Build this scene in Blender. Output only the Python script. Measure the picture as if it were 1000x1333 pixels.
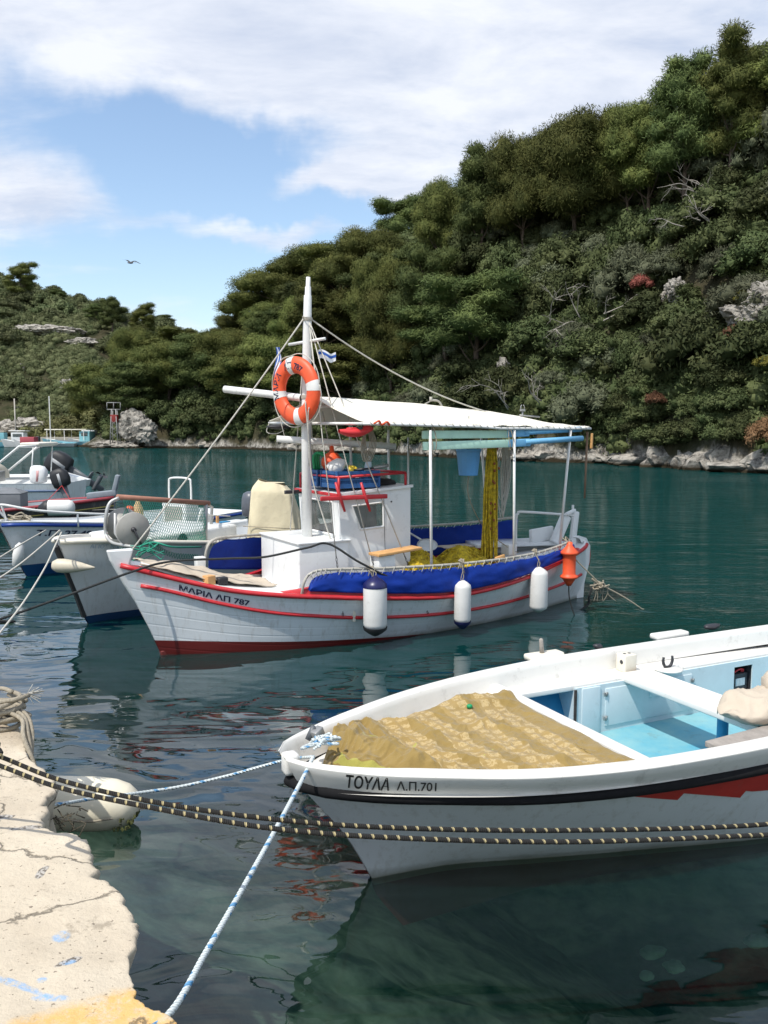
import bpy, bmesh, math, random
import numpy as np
from mathutils import Vector, Matrix, noise
for o in list(bpy.data.objects): bpy.data.objects.remove(o)
R = math.radians
SC = bpy.context.scene
COL = SC.collection
rnd = random.Random(7)
# ---------------------------------------------------------------- camera
H = 2.4; F = 1078.0; PITCH = math.atan((666.5-560)/F)
cam = bpy.data.cameras.new('camera'); co = bpy.data.objects.new('camera', cam); COL.objects.link(co)
co.location = (0, 0, H); co.rotation_euler = (math.pi/2-PITCH, 0, 0)
cam.sensor_fit = 'HORIZONTAL'; cam.sensor_width = 36; cam.lens = 36*F/1000; cam.clip_start = .05; cam.clip_end = 2000
SC.camera = co
def ray(px, py):
    c, s = math.cos(PITCH), math.sin(PITCH); u = 666.5-py
    return (px-500, F*c+u*s, -F*s+u*c)
def W(px, py, z=0.):
    d = ray(px, py); t = (z-H)/d[2]; return Vector((d[0]*t, d[1]*t, z))
def P(px, py, Y):
    d = ray(px, py); t = Y/d[1]; return Vector((d[0]*t, Y, H+d[2]*t))
# ---------------------------------------------------------------- light
SUN_AZ, SUN_EL = 222.0, 58.0           # clockwise from +Y
wd = bpy.data.worlds.new('World'); SC.world = wd; wd.use_nodes = True
nt = wd.node_tree; nt.nodes.clear()
def N(t, typ, **kw):
    n = t.nodes.new(typ)
    for k, v in kw.items(): setattr(n, k, v)
    return n
def setin(n, **kw):
    for k, v in kw.items(): n.inputs[k.replace('_', ' ')].default_value = v
def M_(t, op, a, b=None, clamp=False):
    n = N(t, 'ShaderNodeMath', operation=op, use_clamp=clamp)
    for i, x in enumerate((a, b)):
        if x is None: continue
        if isinstance(x, (int, float)): n.inputs[i].default_value = x
        else: t.links.new(x, n.inputs[i])
    return n.outputs[0]
out = N(nt, 'ShaderNodeOutputWorld'); bg = N(nt, 'ShaderNodeBackground'); bg.inputs['Strength'].default_value = .115
sky = N(nt, 'ShaderNodeTexSky', sky_type='NISHITA', sun_disc=False, sun_elevation=R(SUN_EL), sun_rotation=R(SUN_AZ), altitude=0, air_density=1.15, dust_density=.9, ozone_density=1.6)
tc = N(nt, 'ShaderNodeTexCoord'); L = nt.links
sp = N(nt, 'ShaderNodeSeparateXYZ'); L.new(tc.outputs['Generated'], sp.inputs[0])
zc = M_(nt, 'MAXIMUM', sp.outputs[2], 0.0); zc = M_(nt, 'ADD', zc, .16)
cb = N(nt, 'ShaderNodeCombineXYZ')
L.new(M_(nt, 'DIVIDE', sp.outputs[0], zc), cb.inputs[0]); L.new(M_(nt, 'DIVIDE', sp.outputs[1], zc), cb.inputs[1])
def wnoise(scale, detail, rough, dist=0., w=(0, 0, 0)):
    mp = N(nt, 'ShaderNodeMapping'); mp.inputs['Location'].default_value = w; mp.inputs['Scale'].default_value = (.75, 1.25, 1); mp.inputs['Rotation'].default_value = (0, 0, R(-12))
    L.new(cb.outputs[0], mp.inputs[0])
    n = N(nt, 'ShaderNodeTexNoise'); setin(n, Scale=scale, Detail=detail, Roughness=rough, Distortion=dist); L.new(mp.outputs[0], n.inputs['Vector']); return n.outputs[0]
n1 = wnoise(1.1, 8, .58, .35); n2 = wnoise(3.4, 6, .6, .25, (4, 1, 0))
dens = M_(nt, 'ADD', M_(nt, 'MULTIPLY', M_(nt, 'SUBTRACT', n1, .5), 1.9), M_(nt, 'MULTIPLY', M_(nt, 'SUBTRACT', n2, .5), 1.1))
base = N(nt, 'ShaderNodeMapRange'); base.inputs['From Min'].default_value = .02; base.inputs['From Max'].default_value = .45
base.inputs['To Min'].default_value = .08; base.inputs['To Max'].default_value = .55; L.new(sp.outputs[2], base.inputs[0])
dens = M_(nt, 'ADD', dens, base.outputs[0])
# a little warp so the large cloud masses keep ragged edges
wv = N(nt, 'ShaderNodeTexNoise'); setin(wv, Scale=6, Detail=5, Roughness=.6); L.new(tc.outputs['Generated'], wv.inputs['Vector'])
ws = N(nt, 'ShaderNodeVectorMath', operation='SUBTRACT'); L.new(wv.outputs['Color'], ws.inputs[0]); ws.inputs[1].default_value = (.5, .5, .5)
wm = N(nt, 'ShaderNodeVectorMath', operation='SCALE'); L.new(ws.outputs[0], wm.inputs[0]); wm.inputs['Scale'].default_value = .13
wa = N(nt, 'ShaderNodeVectorMath', operation='ADD'); L.new(tc.outputs['Generated'], wa.inputs[0]); L.new(wm.outputs[0], wa.inputs[1])
for px, py, rx, ry, w in [(520, 70, 420, 130, .75), (80, 40, 260, 90, .45), (160, 160, 170, 66, -.85), (300, 225, 150, 62, -.85), (390, 190, 190, 30, -.35),
                          (405, 226, 130, 26, 1.25), (345, 293, 125, 20, 1.25), (480, 200, 110, 30, .5), (330, 270, 260, 110, -.55), (60, 240, 170, 60, .85), (180, 345, 260, 50, -.35), (430, 340, 190, 70, -.05), (560, 260, 120, 70, .15), (700, 130, 200, 80, .2)]:
    d = Vector(ray(px, py)).normalized()
    a = N(nt, 'ShaderNodeVectorMath', operation='SUBTRACT'); L.new(wa.outputs[0], a.inputs[0]); a.inputs[1].default_value = d
    b = N(nt, 'ShaderNodeVectorMath', operation='MULTIPLY'); L.new(a.outputs[0], b.inputs[0]); b.inputs[1].default_value = (F/rx, F/rx*.3, F/ry)
    c = N(nt, 'ShaderNodeVectorMath', operation='LENGTH'); L.new(b.outputs[0], c.inputs[0])
    m = N(nt, 'ShaderNodeMapRange', interpolation_type='SMOOTHSTEP'); m.inputs['From Min'].default_value = 1.5; m.inputs['From Max'].default_value = 0; m.inputs['To Max'].default_value = w
    L.new(c.outputs['Value'], m.inputs[0]); dens = M_(nt, 'ADD', dens, m.outputs[0])
cov = N(nt, 'ShaderNodeMapRange', interpolation_type='SMOOTHSTEP'); cov.inputs['From Min'].default_value = -.12; cov.inputs['From Max'].default_value = 1.0; L.new(dens, cov.inputs[0])
cc = N(nt, 'ShaderNodeMapRange'); cc.inputs['From Min'].default_value = .34; cc.inputs['From Max'].default_value = .64; L.new(n2, cc.inputs[0])
cmix = N(nt, 'ShaderNodeMix', data_type='RGBA'); L.new(cc.outputs[0], cmix.inputs['Factor']); cmix.inputs['A'].default_value = (4.9, 5.4, 6.5, 1); cmix.inputs['B'].default_value = (7.2, 7.4, 7.9, 1)
mx = N(nt, 'ShaderNodeMix', data_type='RGBA'); L.new(M_(nt, 'MULTIPLY', cov.outputs[0], .93), mx.inputs['Factor'])
hs = N(nt, 'ShaderNodeHueSaturation'); setin(hs, Saturation=.98, Value=1.45); L.new(sky.outputs[0], hs.inputs['Color'])
L.new(hs.outputs[0], mx.inputs['A']); L.new(cmix.outputs['Result'], mx.inputs['B'])
L.new(mx.outputs['Result'], bg.inputs['Color']); L.new(bg.outputs[0], out.inputs[0])
sl = bpy.data.lights.new('sun', 'SUN'); sl.energy = 3.6; sl.angle = R(.55); sl.color = (1, .955, .88)
so = bpy.data.objects.new('sun', sl); COL.objects.link(so)
az, el = R(SUN_AZ), R(SUN_EL); ts = Vector((math.sin(az)*math.cos(el), math.cos(az)*math.cos(el), math.sin(el)))
so.rotation_euler = ts.to_track_quat('Z', 'Y').to_euler(); so.location = ts*50
vs = SC.view_settings; vs.view_transform = 'Standard'; vs.look = 'None'; vs.exposure = 0.26; vs.gamma = 1; vs.use_curve_mapping = False
SC.cycles.use_denoising = True; SC.cycles.max_bounces = 6; SC.cycles.transparent_max_bounces = 8; SC.cycles.caustics_reflective = False; SC.cycles.caustics_refractive = False
SC.cycles.sample_clamp_indirect = 6
# ---------------------------------------------------------------- materials
MATS = {}
def mat(name, col, rough=.6, var=.12, vscale=6., metal=0., bump=0., bscale=30., spec=.5, col2=None, dirt=0.):
    if name in MATS: return MATS[name]
    m = bpy.data.materials.new(name); m.use_nodes = True; t = m.node_tree; p = t.nodes['Principled BSDF']
    p.inputs['Roughness'].default_value = rough; p.inputs['Metallic'].default_value = metal; p.inputs['Specular IOR Level'].default_value = spec
    tcn = N(t, 'ShaderNodeTexCoord'); nz = N(t, 'ShaderNodeTexNoise'); setin(nz, Scale=vscale, Detail=6, Roughness=.62); t.links.new(tcn.outputs['Object'], nz.inputs['Vector'])
    mr = N(t, 'ShaderNodeMapRange'); mr.inputs['From Min'].default_value = .3; mr.inputs['From Max'].default_value = .7; t.links.new(nz.outputs[0], mr.inputs[0])
    mixn = N(t, 'ShaderNodeMix', data_type='RGBA'); t.links.new(mr.outputs[0], mixn.inputs['Factor'])
    c2 = col2 or tuple(min(1, c*(1+var)) for c in col); c1 = tuple(c*(1-var) for c in col) if not col2 else col
    mixn.inputs['A'].default_value = (*c1, 1); mixn.inputs['B'].default_value = (*c2, 1); res = mixn.outputs['Result']
    if dirt:
        nd = N(t, 'ShaderNodeTexNoise'); setin(nd, Scale=vscale*2.3, Detail=9, Roughness=.75); t.links.new(tcn.outputs['Object'], nd.inputs['Vector'])
        r2 = N(t, 'ShaderNodeMapRange'); r2.inputs['From Min'].default_value = .56; r2.inputs['From Max'].default_value = .72; r2.inputs['To Max'].default_value = dirt; t.links.new(nd.outputs[0], r2.inputs[0])
        m2 = N(t, 'ShaderNodeMix', data_type='RGBA'); t.links.new(r2.outputs[0], m2.inputs['Factor']); t.links.new(res, m2.inputs['A']); m2.inputs['B'].default_value = (.16, .13, .09, 1); res = m2.outputs['Result']
    t.links.new(res, p.inputs['Base Color'])
    if bump:
        nb = N(t, 'ShaderNodeTexNoise'); setin(nb, Scale=bscale, Detail=5, Roughness=.6); t.links.new(tcn.outputs['Object'], nb.inputs['Vector'])
        bn = N(t, 'ShaderNodeBump'); setin(bn, Strength=bump, Distance=.02); t.links.new(nb.outputs[0], bn.inputs['Height']); t.links.new(bn.outputs[0], p.inputs['Normal'])
    MATS[name] = m; return m
white = mat('white_paint', (.74, .75, .74), .38, .05, 3, bump=.08, bscale=12, dirt=.25)
cream = mat('cream_paint', (.72, .68, .58), .5, .06, 4, dirt=.2)
wtube = mat('white_tube', (.72, .72, .70), .35, .06, 8, dirt=.35)
red = mat('red_paint', (.50, .022, .03), .42, .18, 8, bump=.1, dirt=.25)
bluec = mat('blue_tarpaulin', (.003, .030, .25), .6, .2, 4, bump=.5, bscale=5, spec=.25)
bluep = mat('blue_paint', (.02, .22, .42), .5, .15, 5)
ltblue = mat('pale_blue_paint', (.60, .69, .71), .5, .06, 4, dirt=.2)
floorb = mat('worn_blue_floor', (.07, .36, .50), .55, .1, 3, col2=(.26, .48, .50), dirt=.4)
black = mat('black_rubber', (.018, .018, .02), .55, .2, 20, bump=.15)
steel = mat('dull_steel', (.33, .33, .32), .45, .15, 9, metal=.6)
galv = mat('weathered_tube', (.40, .38, .33), .5, .2, 14)
rope_w = mat('white_rope', (.55, .53, .47), .85, .2, 60, bump=.5, bscale=150)
rope_t = mat('tan_rope', (.33, .29, .22), .9, .25, 50, bump=.5, bscale=150)
rope_k = mat('dark_rope', (.02, .022, .022), .8, .3, 60)
fendw = mat('white_vinyl', (.70, .69, .66), .42, .06, 7, dirt=.22)
navy = mat('navy_vinyl', (.012, .014, .08), .35, .2, 7)
orange = mat('orange_plastic', (.80, .10, .03), .5, .12, 9, dirt=.12)
redpl = mat('red_plastic', (.66, .035, .04), .5, .12, 9)
canvas = mat('cream_canvas', (.78, .74, .63), .85, .05, 3, bump=.5, bscale=5)
tan = mat('tan_canvas', (.62, .55, .38), .85, .08, 3, bump=.7, bscale=6)
mint = mat('mint_painted_wood', (.52, .78, .64), .5, .07, 6, dirt=.25)
oarblue = mat('sky_blue_painted_wood', (.16, .42, .66), .5, .08, 6, dirt=.25)
buck = mat('blue_bucket_plastic', (.10, .33, .66), .4, .07, 6)
crateb = mat('blue_crate_plastic', (.015, .09, .26), .45, .12, 9)
wood = mat('varnished_wood', (.62, .34, .13), .5, .15, 9, bump=.15)
greyw = mat('grey_weathered_wood', (.30, .27, .24), .85, .25, 9, bump=.4, dirt=.3)
yellownet = mat('yellow_net', (.42, .30, .02), .8, .4, 40, bump=.9, bscale=60)
greennet = mat('green_net', (.03, .30, .20), .8, .2, 40)
sack = mat('canvas_sack', (.50, .43, .34), .9, .06, 5, bump=.5, bscale=7)
greyb = mat('grey_plastic', (.10, .11, .12), .45, .1, 9)
glass = mat('dusty_window_glass', (.10, .115, .115), .12, .3, 3)
drk = mat('dark_metal', (.03, .03, .035), .45, .2, 9)
antif = mat('red_antifouling', (.13, .014, .012), .7, .2, 5, dirt=.2)
antib = mat('blue_antifouling', (.012, .06, .16), .6, .2, 5)
bark = mat('pine_bark', (.11, .08, .06), .95, .3, 3, bump=.6, bscale=6)
deadw = mat('bleached_wood', (.34, .31, .27), .9, .2, 3)
# ---------------------------------------------------------------- building helpers
class Fr:
    def __init__(s, B, deg):
        s.B = B; s.a = R(deg); s.d = (math.cos(s.a), math.sin(s.a)); s.r = (-s.d[1], s.d[0])
    def w(s, x, y, z): return Vector((s.B[0]+s.d[0]*x+s.r[0]*y, s.B[1]+s.d[1]*x+s.r[1]*y, z+(s.B[2] if len(s.B) > 2 else 0)))
WF = Fr((0, 0), 0)
ORG = {}; FRM = {}
def tag(o, label=None, cat=None, group=None, kind=None):
    if label: o['label'] = label
    if cat: o['category'] = cat
    if group: o['group'] = group
    if kind: o['kind'] = kind
    return o
def thing(name, label, cat, fr=WF, o=(0, 0, 0), group=None):
    e = bpy.data.objects.new(name, None); COL.objects.link(e); e.empty_display_size = .1
    e.location = fr.w(*o); e.rotation_euler = (0, 0, fr.a); ORG[e.name] = o; FRM[e.name] = fr
    return tag(e, label, cat, group)
def catmull(pts, n=8):
    pts = [Vector(p) for p in pts]
    if len(pts) < 3: return pts
    P_ = [pts[0]*2-pts[1]]+pts+[pts[-1]*2-pts[-2]]; o = []
    for i in range(1, len(P_)-2):
        a, b, c, d = P_[i-1:i+3]
        for k in range(n):
            t = k/n; o.append(.5*((2*b)+(c-a)*t+(2*a-5*b+4*c-d)*t*t+(3*b-a-3*c+d)*t**3))
    o.append(pts[-1]); return o
class MB:
    def __init__(s): s.v = []; s.f = []; s.m = []; s.uv = {}; s.sm = []; s.mats = []; s.cur = 0; s.smooth = False
    def use(s, m):
        if m not in s.mats: s.mats.append(m)
        s.cur = s.mats.index(m); return s
    def add(s, vs, fs, uvs=None, smooth=None):
        b = len(s.v); s.v += [tuple(x) for x in vs]
        for i, f in enumerate(fs):
            if uvs: s.uv[len(s.f)] = uvs[i]
            s.f.append(tuple(b+k for k in f)); s.m.append(s.cur); s.sm.append(s.smooth if smooth is None else smooth)
        return s
    def box(s, c, d, rz=0., ry=0., rx=0., bev=0., taper=(1, 1)):
        x, y, z = d[0]/2, d[1]/2, d[2]/2; rm = Matrix.Rotation(rz, 3, 'Z') @ Matrix.Rotation(ry, 3, 'Y') @ Matrix.Rotation(rx, 3, 'X'); c = Vector(c)
        if bev <= 0:
            vs = [Vector((sx*x*(taper[0] if sz > 0 else 1), sy*y*(taper[1] if sz > 0 else 1), sz*z)) for sz in (-1, 1) for sy in (-1, 1) for sx in (-1, 1)]
            return s.add([c+rm @ v for v in vs], [(0, 2, 3, 1), (4, 5, 7, 6), (0, 1, 5, 4), (2, 6, 7, 3), (0, 4, 6, 2), (1, 3, 7, 5)], smooth=False)
        bm = bmesh.new(); bmesh.ops.create_cube(bm, size=1)
        for v in bm.verts:
            t = taper if v.co.z > 0 else (1, 1); v.co = Vector((v.co.x*d[0]*t[0], v.co.y*d[1]*t[1], v.co.z*d[2]))
        bmesh.ops.bevel(bm, geom=list(bm.edges), offset=bev, segments=2, profile=.6, affect='EDGES')
        bm.verts.index_update(); s.add([c+rm @ v.co for v in bm.verts], [tuple(v.index for v in f.verts) for f in bm.faces], smooth=True); bm.free(); return s
    def quad(s, pts): return s.add(pts, [tuple(range(len(pts)))], smooth=False)
    def tube(s, path, r, n=8, cap=True, smooth=True):
        path = [Vector(p) for p in path]; vs = []; fs = []; uvs = []; L_ = 0.; up = None; ls = []
        for i, p in enumerate(path):
            a = path[max(i-1, 0)]; b = path[min(i+1, len(path)-1)]; t = (b-a)
            if t.length < 1e-9: t = Vector((0, 0, 1))
            t.normalize()
            if up is None: up = Vector((0, 0, 1)) if abs(t.z) < .9 else Vector((1, 0, 0))
            x = t.cross(up)
            if x.length < 1e-6: x = t.orthogonal()
            x.normalize(); y = x.cross(t); up = y
            rr = r[i] if isinstance(r, (list, tuple)) else r
            if i: L_ += (p-path[i-1]).length
            ls.append(L_)
            for k in range(n):
                an = 2*math.pi*k/n; vs.append(p+x*math.cos(an)*rr+y*math.sin(an)*rr)
        for i in range(len(path)-1):
            for k in range(n):
                k2 = (k+1) % n; fs.append((i*n+k, i*n+k2, (i+1)*n+k2, (i+1)*n+k))
                uvs.append([(ls[i], k/n), (ls[i], (k+1)/n), (ls[i+1], (k+1)/n), (ls[i+1], k/n)])
        if cap:
            fs.append(tuple(range(n))[::-1]); uvs.append([(0, 0)]*n); e = (len(path)-1)*n; fs.append(tuple(e+k for k in range(n))); uvs.append([(0, 0)]*n)
        return s.add(vs, fs, uvs, smooth)
    def lathe(s, prof, c, axis=(0, 0, 1), n=24, smooth=True):
        ax = Vector(axis).normalized(); x = ax.orthogonal().normalized(); y = ax.cross(x); c = Vector(c); vs = []; fs = []
        for r, h in prof:
            for k in range(n):
                a = 2*math.pi*k/n; vs.append(c+ax*h+x*math.cos(a)*r+y*math.sin(a)*r)
        for i in range(len(prof)-1):
            for k in range(n): fs.append((i*n+k, i*n+(k+1) % n, (i+1)*n+(k+1) % n, (i+1)*n+k))
        return s.add(vs, fs, smooth=smooth)
    def grid(s, fn, nu, nv, smooth=True, th=0.):
        vs = [Vector(fn(i/nu, j/nv)) for i in range(nu+1) for j in range(nv+1)]; w = nv+1
        fs = [(i*w+j, (i+1)*w+j, (i+1)*w+j+1, i*w+j+1) for i in range(nu) for j in range(nv)]
        uvs = [[(i/nu, j/nv), ((i+1)/nu, j/nv), ((i+1)/nu, (j+1)/nv), (i/nu, (j+1)/nv)] for i in range(nu) for j in range(nv)]
        if th:
            ns = [Vector((0, 0, 0)) for _ in vs]
            for f in fs:
                nn = (vs[f[2]]-vs[f[0]]).cross(vs[f[3]]-vs[f[1]])
                for k in f: ns[k] += nn
            b = len(vs); v2 = [v-(n_.normalized() if n_.length > 1e-9 else Vector((0, 0, 1)))*th for v, n_ in zip(vs, ns)]
            vs = vs+v2; f2 = [tuple(b+k for k in f)[::-1] for f in fs]; u2 = [u[::-1] for u in uvs]
            ring = [i*w for i in range(nu+1)]+[nu*w+j for j in range(1, nv+1)]+[i*w+nv for i in range(nu-1, -1, -1)]+[j for j in range(nv-1, 0, -1)]
            f3 = [(ring[k], b+ring[k], b+ring[(k+1) % len(ring)], ring[(k+1) % len(ring)]) for k in range(len(ring))]
            fs = fs+f2+f3; uvs = uvs+u2+[[(0, 0)]*4]*len(f3)
        return s.add(vs, fs, uvs, smooth)
    def text(s, body, mapfn, size, bold=0.):
        cu = bpy.data.curves.new('t', 'FONT'); cu.body = body; cu.size = size; cu.offset = bold; ob = bpy.data.objects.new('t', cu)
        COL.objects.link(ob); dg = bpy.context.evaluated_depsgraph_get(); me = bpy.data.meshes.new_from_object(ob.evaluated_get(dg))
        vs = [mapfn(v.co.x, v.co.y) for v in me.vertices]; fs = [tuple(p.vertices) for p in me.polygons]
        bpy.data.objects.remove(ob); bpy.data.curves.remove(cu); bpy.data.meshes.remove(me); return s.add(vs, fs, smooth=False)
    def mesh(s, name, off=(0, 0, 0)):
        me = bpy.data.meshes.new(name); ox, oy, oz = off
        me.from_pydata([(a-ox, b-oy, c-oz) for a, b, c in s.v], [], s.f)
        for m in s.mats: me.materials.append(m)
        me.polygons.foreach_set('material_index', s.m); me.polygons.foreach_set('use_smooth', s.sm)
        if s.uv:
            ul = me.uv_layers.new(name='UVMap')
            for fi, u in s.uv.items():
                st = me.polygons[fi].loop_start
                for k, q in enumerate(u): ul.data[st+k].uv = q
        me.validate(); me.update(); return me
    def build(s, name, m=None, parent=None, fr=WF, o=(0, 0, 0), label=None, cat=None, group=None, kind=None):
        if parent is not None: o = ORG[parent.name]; fr = FRM[parent.name]
        if not s.mats: s.mats = [m or white]
        ob = bpy.data.objects.new(name, s.mesh(name, o)); COL.objects.link(ob); ORG[ob.name] = o; FRM[ob.name] = fr
        if parent is not None: ob.parent = parent
        else: ob.location = fr.w(*o); ob.rotation_euler = (0, 0, fr.a)
        return tag(ob, label, cat, group, kind)
def recalc(ob):
    bm = bmesh.new(); bm.from_mesh(ob.data); bmesh.ops.recalc_face_normals(bm, faces=bm.faces); bm.to_mesh(ob.data); bm.free()
def interp(tab, x, k=1):
    if x <= tab[0][0]: return tab[0][k]
    for a, b in zip(tab, tab[1:]):
        if x <= b[0]:
            t = (x-a[0])/(b[0]-a[0]); return a[k]+(b[k]-a[k])*t
    return tab[-1][k]
def sint(tab, x, k=1):          # smooth interpolation
    if x <= tab[0][0]: return tab[0][k]
    if x >= tab[-1][0]: return tab[-1][k]
    for i, (a, b) in enumerate(zip(tab, tab[1:])):
        if x <= b[0]:
            h = b[0]-a[0]; t = (x-a[0])/h; p0 = tab[i-1] if i else a; p3 = tab[i+2] if i+2 < len(tab) else b
            m0 = (b[k]-p0[k])/max(b[0]-p0[0], 1e-6)*h; m1 = (p3[k]-a[k])/max(p3[0]-a[0], 1e-6)*h
            return (2*t**3-3*t*t+1)*a[k]+(t**3-2*t*t+t)*m0+(-2*t**3+3*t*t)*b[k]+(t**3-t*t)*m1
def stay(a, b, r=.006, sag=0., n=8):
    a, b = Vector(a), Vector(b); return [a.lerp(b, i/n)-Vector((0, 0, sag*4*(i/n)*(1-i/n))) for i in range(n+1)]
class Hull:
    """sheer: (x, halfbreadth, z) ; wl: (x, halfbreadth) ; stem / stern: (z, x)"""
    def __init__(s, sheer, wl, stem, stern, keel=-.45, flare=.8):
        s.sh, s.wl, s.stem, s.stern, s.zk, s.fl = sheer, wl, stem, stern, keel, flare; s.x0 = sheer[0][0]; s.x1 = sheer[-1][0]
    def pt(s, t, z, off=0.):     # half section point on the +y side
        xs = s.x0+(s.x1-s.x0)*t; bs = sint(s.sh, xs, 1); zs = sint(s.sh, xs, 2); bw = max(0.012, sint(s.wl, xs, 1))
        if z >= 0:
            q = min(1, z/zs); b = bw+(bs-bw)*q**s.fl
        else: b = max(.012, bw*max(0, 1-(z/s.zk)**2)**.7)
        a = sint(s.stem, z); e = sint(s.stern, z); return Vector((a+(e-a)*t, max(.008, b+off), z))
    def zs(s, t): return sint(s.sh, s.x0+(s.x1-s.x0)*t, 2)
    def t_at(s, x, z): a = sint(s.stem, z); e = sint(s.stern, z); return min(1, max(0, (x-a)/(e-a)))
    def surf(s, x, z, side=-1, off=0.): p = s.pt(s.t_at(x, z), z, off); return Vector((x, side*p.y, z))
    def shell(s, mb, side, nt=48, nz=14, off=0., top=1., flip=False, z0=None):
        def fn(u, v):
            t = u; zt = s.zs(t)*top; zb = s.zk if z0 is None else z0; p = s.pt(t, zb+(zt-zb)*v, off); p.y *= side; return p
        mb.grid(fn, nt, nz)
    def line(s, dz, side, off=0., t0=0., t1=1., n=40, tab=None):
        o = []
        for i in range(n+1):
            t = t0+(t1-t0)*i/n; z = s.zs(t)+dz if tab is None else sint(tab, s.x0+(s.x1-s.x0)*t); p = s.pt(t, z, off); p.y *= side; o.append(p)
        return o
def painted(name, bootcol, topcol, bootz, plank=True, slope=0.):
    """hull paint: antifouling below a painted line (object z), faint plank seams"""
    m = bpy.data.materials.new(name); m.use_nodes = True; t = m.node_tree; p = t.nodes['Principled BSDF']; p.inputs['Roughness'].default_value = .33
    g = N(t, 'ShaderNodeTexCoord'); s_ = N(t, 'ShaderNodeSeparateXYZ'); t.links.new(g.outputs['Object'], s_.inputs[0])
    ln = M_(t, 'ADD', s_.outputs[2], M_(t, 'MULTIPLY', s_.outputs[0], slope))
    edge = M_(t, 'GREATER_THAN', ln, bootz)
    nz = N(t, 'ShaderNodeTexNoise'); setin(nz, Scale=2.2, Detail=7, Roughness=.65); t.links.new(g.outputs['Object'], nz.inputs['Vector'])
    mp = N(t, 'ShaderNodeMapping'); mp.inputs['Scale'].default_value = (9, 9, 1.2); t.links.new(g.outputs['Object'], mp.inputs[0])
    st = N(t, 'ShaderNodeTexNoise'); setin(st, Scale=2., Detail=6, Roughness=.7); t.links.new(mp.outputs[0], st.inputs['Vector'])
    a = N(t, 'ShaderNodeMix', data_type='RGBA'); t.links.new(nz.outputs[0], a.inputs['Factor']); a.inputs['A'].default_value = (*[c*.88 for c in topcol], 1); a.inputs['B'].default_value = (*[min(1, c*1.08) for c in topcol], 1)
    r = N(t, 'ShaderNodeMapRange'); r.inputs['From Min'].default_value = .52; r.inputs['From Max'].default_value = .72; r.inputs['To Max'].default_value = .42; t.links.new(st.outputs[0], r.inputs[0])
    a2 = N(t, 'ShaderNodeMix', data_type='RGBA'); t.links.new(r.outputs[0], a2.inputs['Factor']); t.links.new(a.outputs['Result'], a2.inputs['A']); a2.inputs['B'].default_value = (.36, .32, .25, 1)
    # grime just above the water
    wl = N(t, 'ShaderNodeMapRange'); wl.inputs['From Min'].default_value = .07; wl.inputs['From Max'].default_value = .0; wl.inputs['To Max'].default_value = .8; t.links.new(M_(t, 'ADD', s_.outputs[2], M_(t, 'MULTIPLY', M_(t, 'SUBTRACT', nz.outputs[0], .5), .08)), wl.inputs[0])
    a3 = N(t, 'ShaderNodeMix', data_type='RGBA'); t.links.new(wl.outputs[0], a3.inputs['Factor']); t.links.new(a2.outputs['Result'], a3.inputs['A']); a3.inputs['B'].default_value = (.10, .10, .055, 1)
    b = N(t, 'ShaderNodeMix', data_type='RGBA'); t.links.new(edge, b.inputs['Factor']); b.inputs['A'].default_value = (*bootcol, 1); t.links.new(a3.outputs['Result'], b.inputs['B'])
    t.links.new(b.outputs['Result'], p.inputs['Base Color'])
    if plank:
        uv = N(t, 'ShaderNodeSeparateXYZ'); t.links.new(g.outputs['UV'], uv.inputs[0])
        w = M_(t, 'PINGPONG', M_(t, 'MULTIPLY', uv.outputs[1], 11), .5); hgt = M_(t, 'MINIMUM', M_(t, 'MULTIPLY', w, 9), 1.)
        bn = N(t, 'ShaderNodeBump'); setin(bn, Strength=.14, Distance=.012)
        hsum = M_(t, 'ADD', hgt, M_(t, 'MULTIPLY', nz.outputs[0], .9)); t.links.new(hsum, bn.inputs['Height']); t.links.new(bn.outputs[0], p.inputs['Normal'])
    MATS[name] = m; return m
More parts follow.
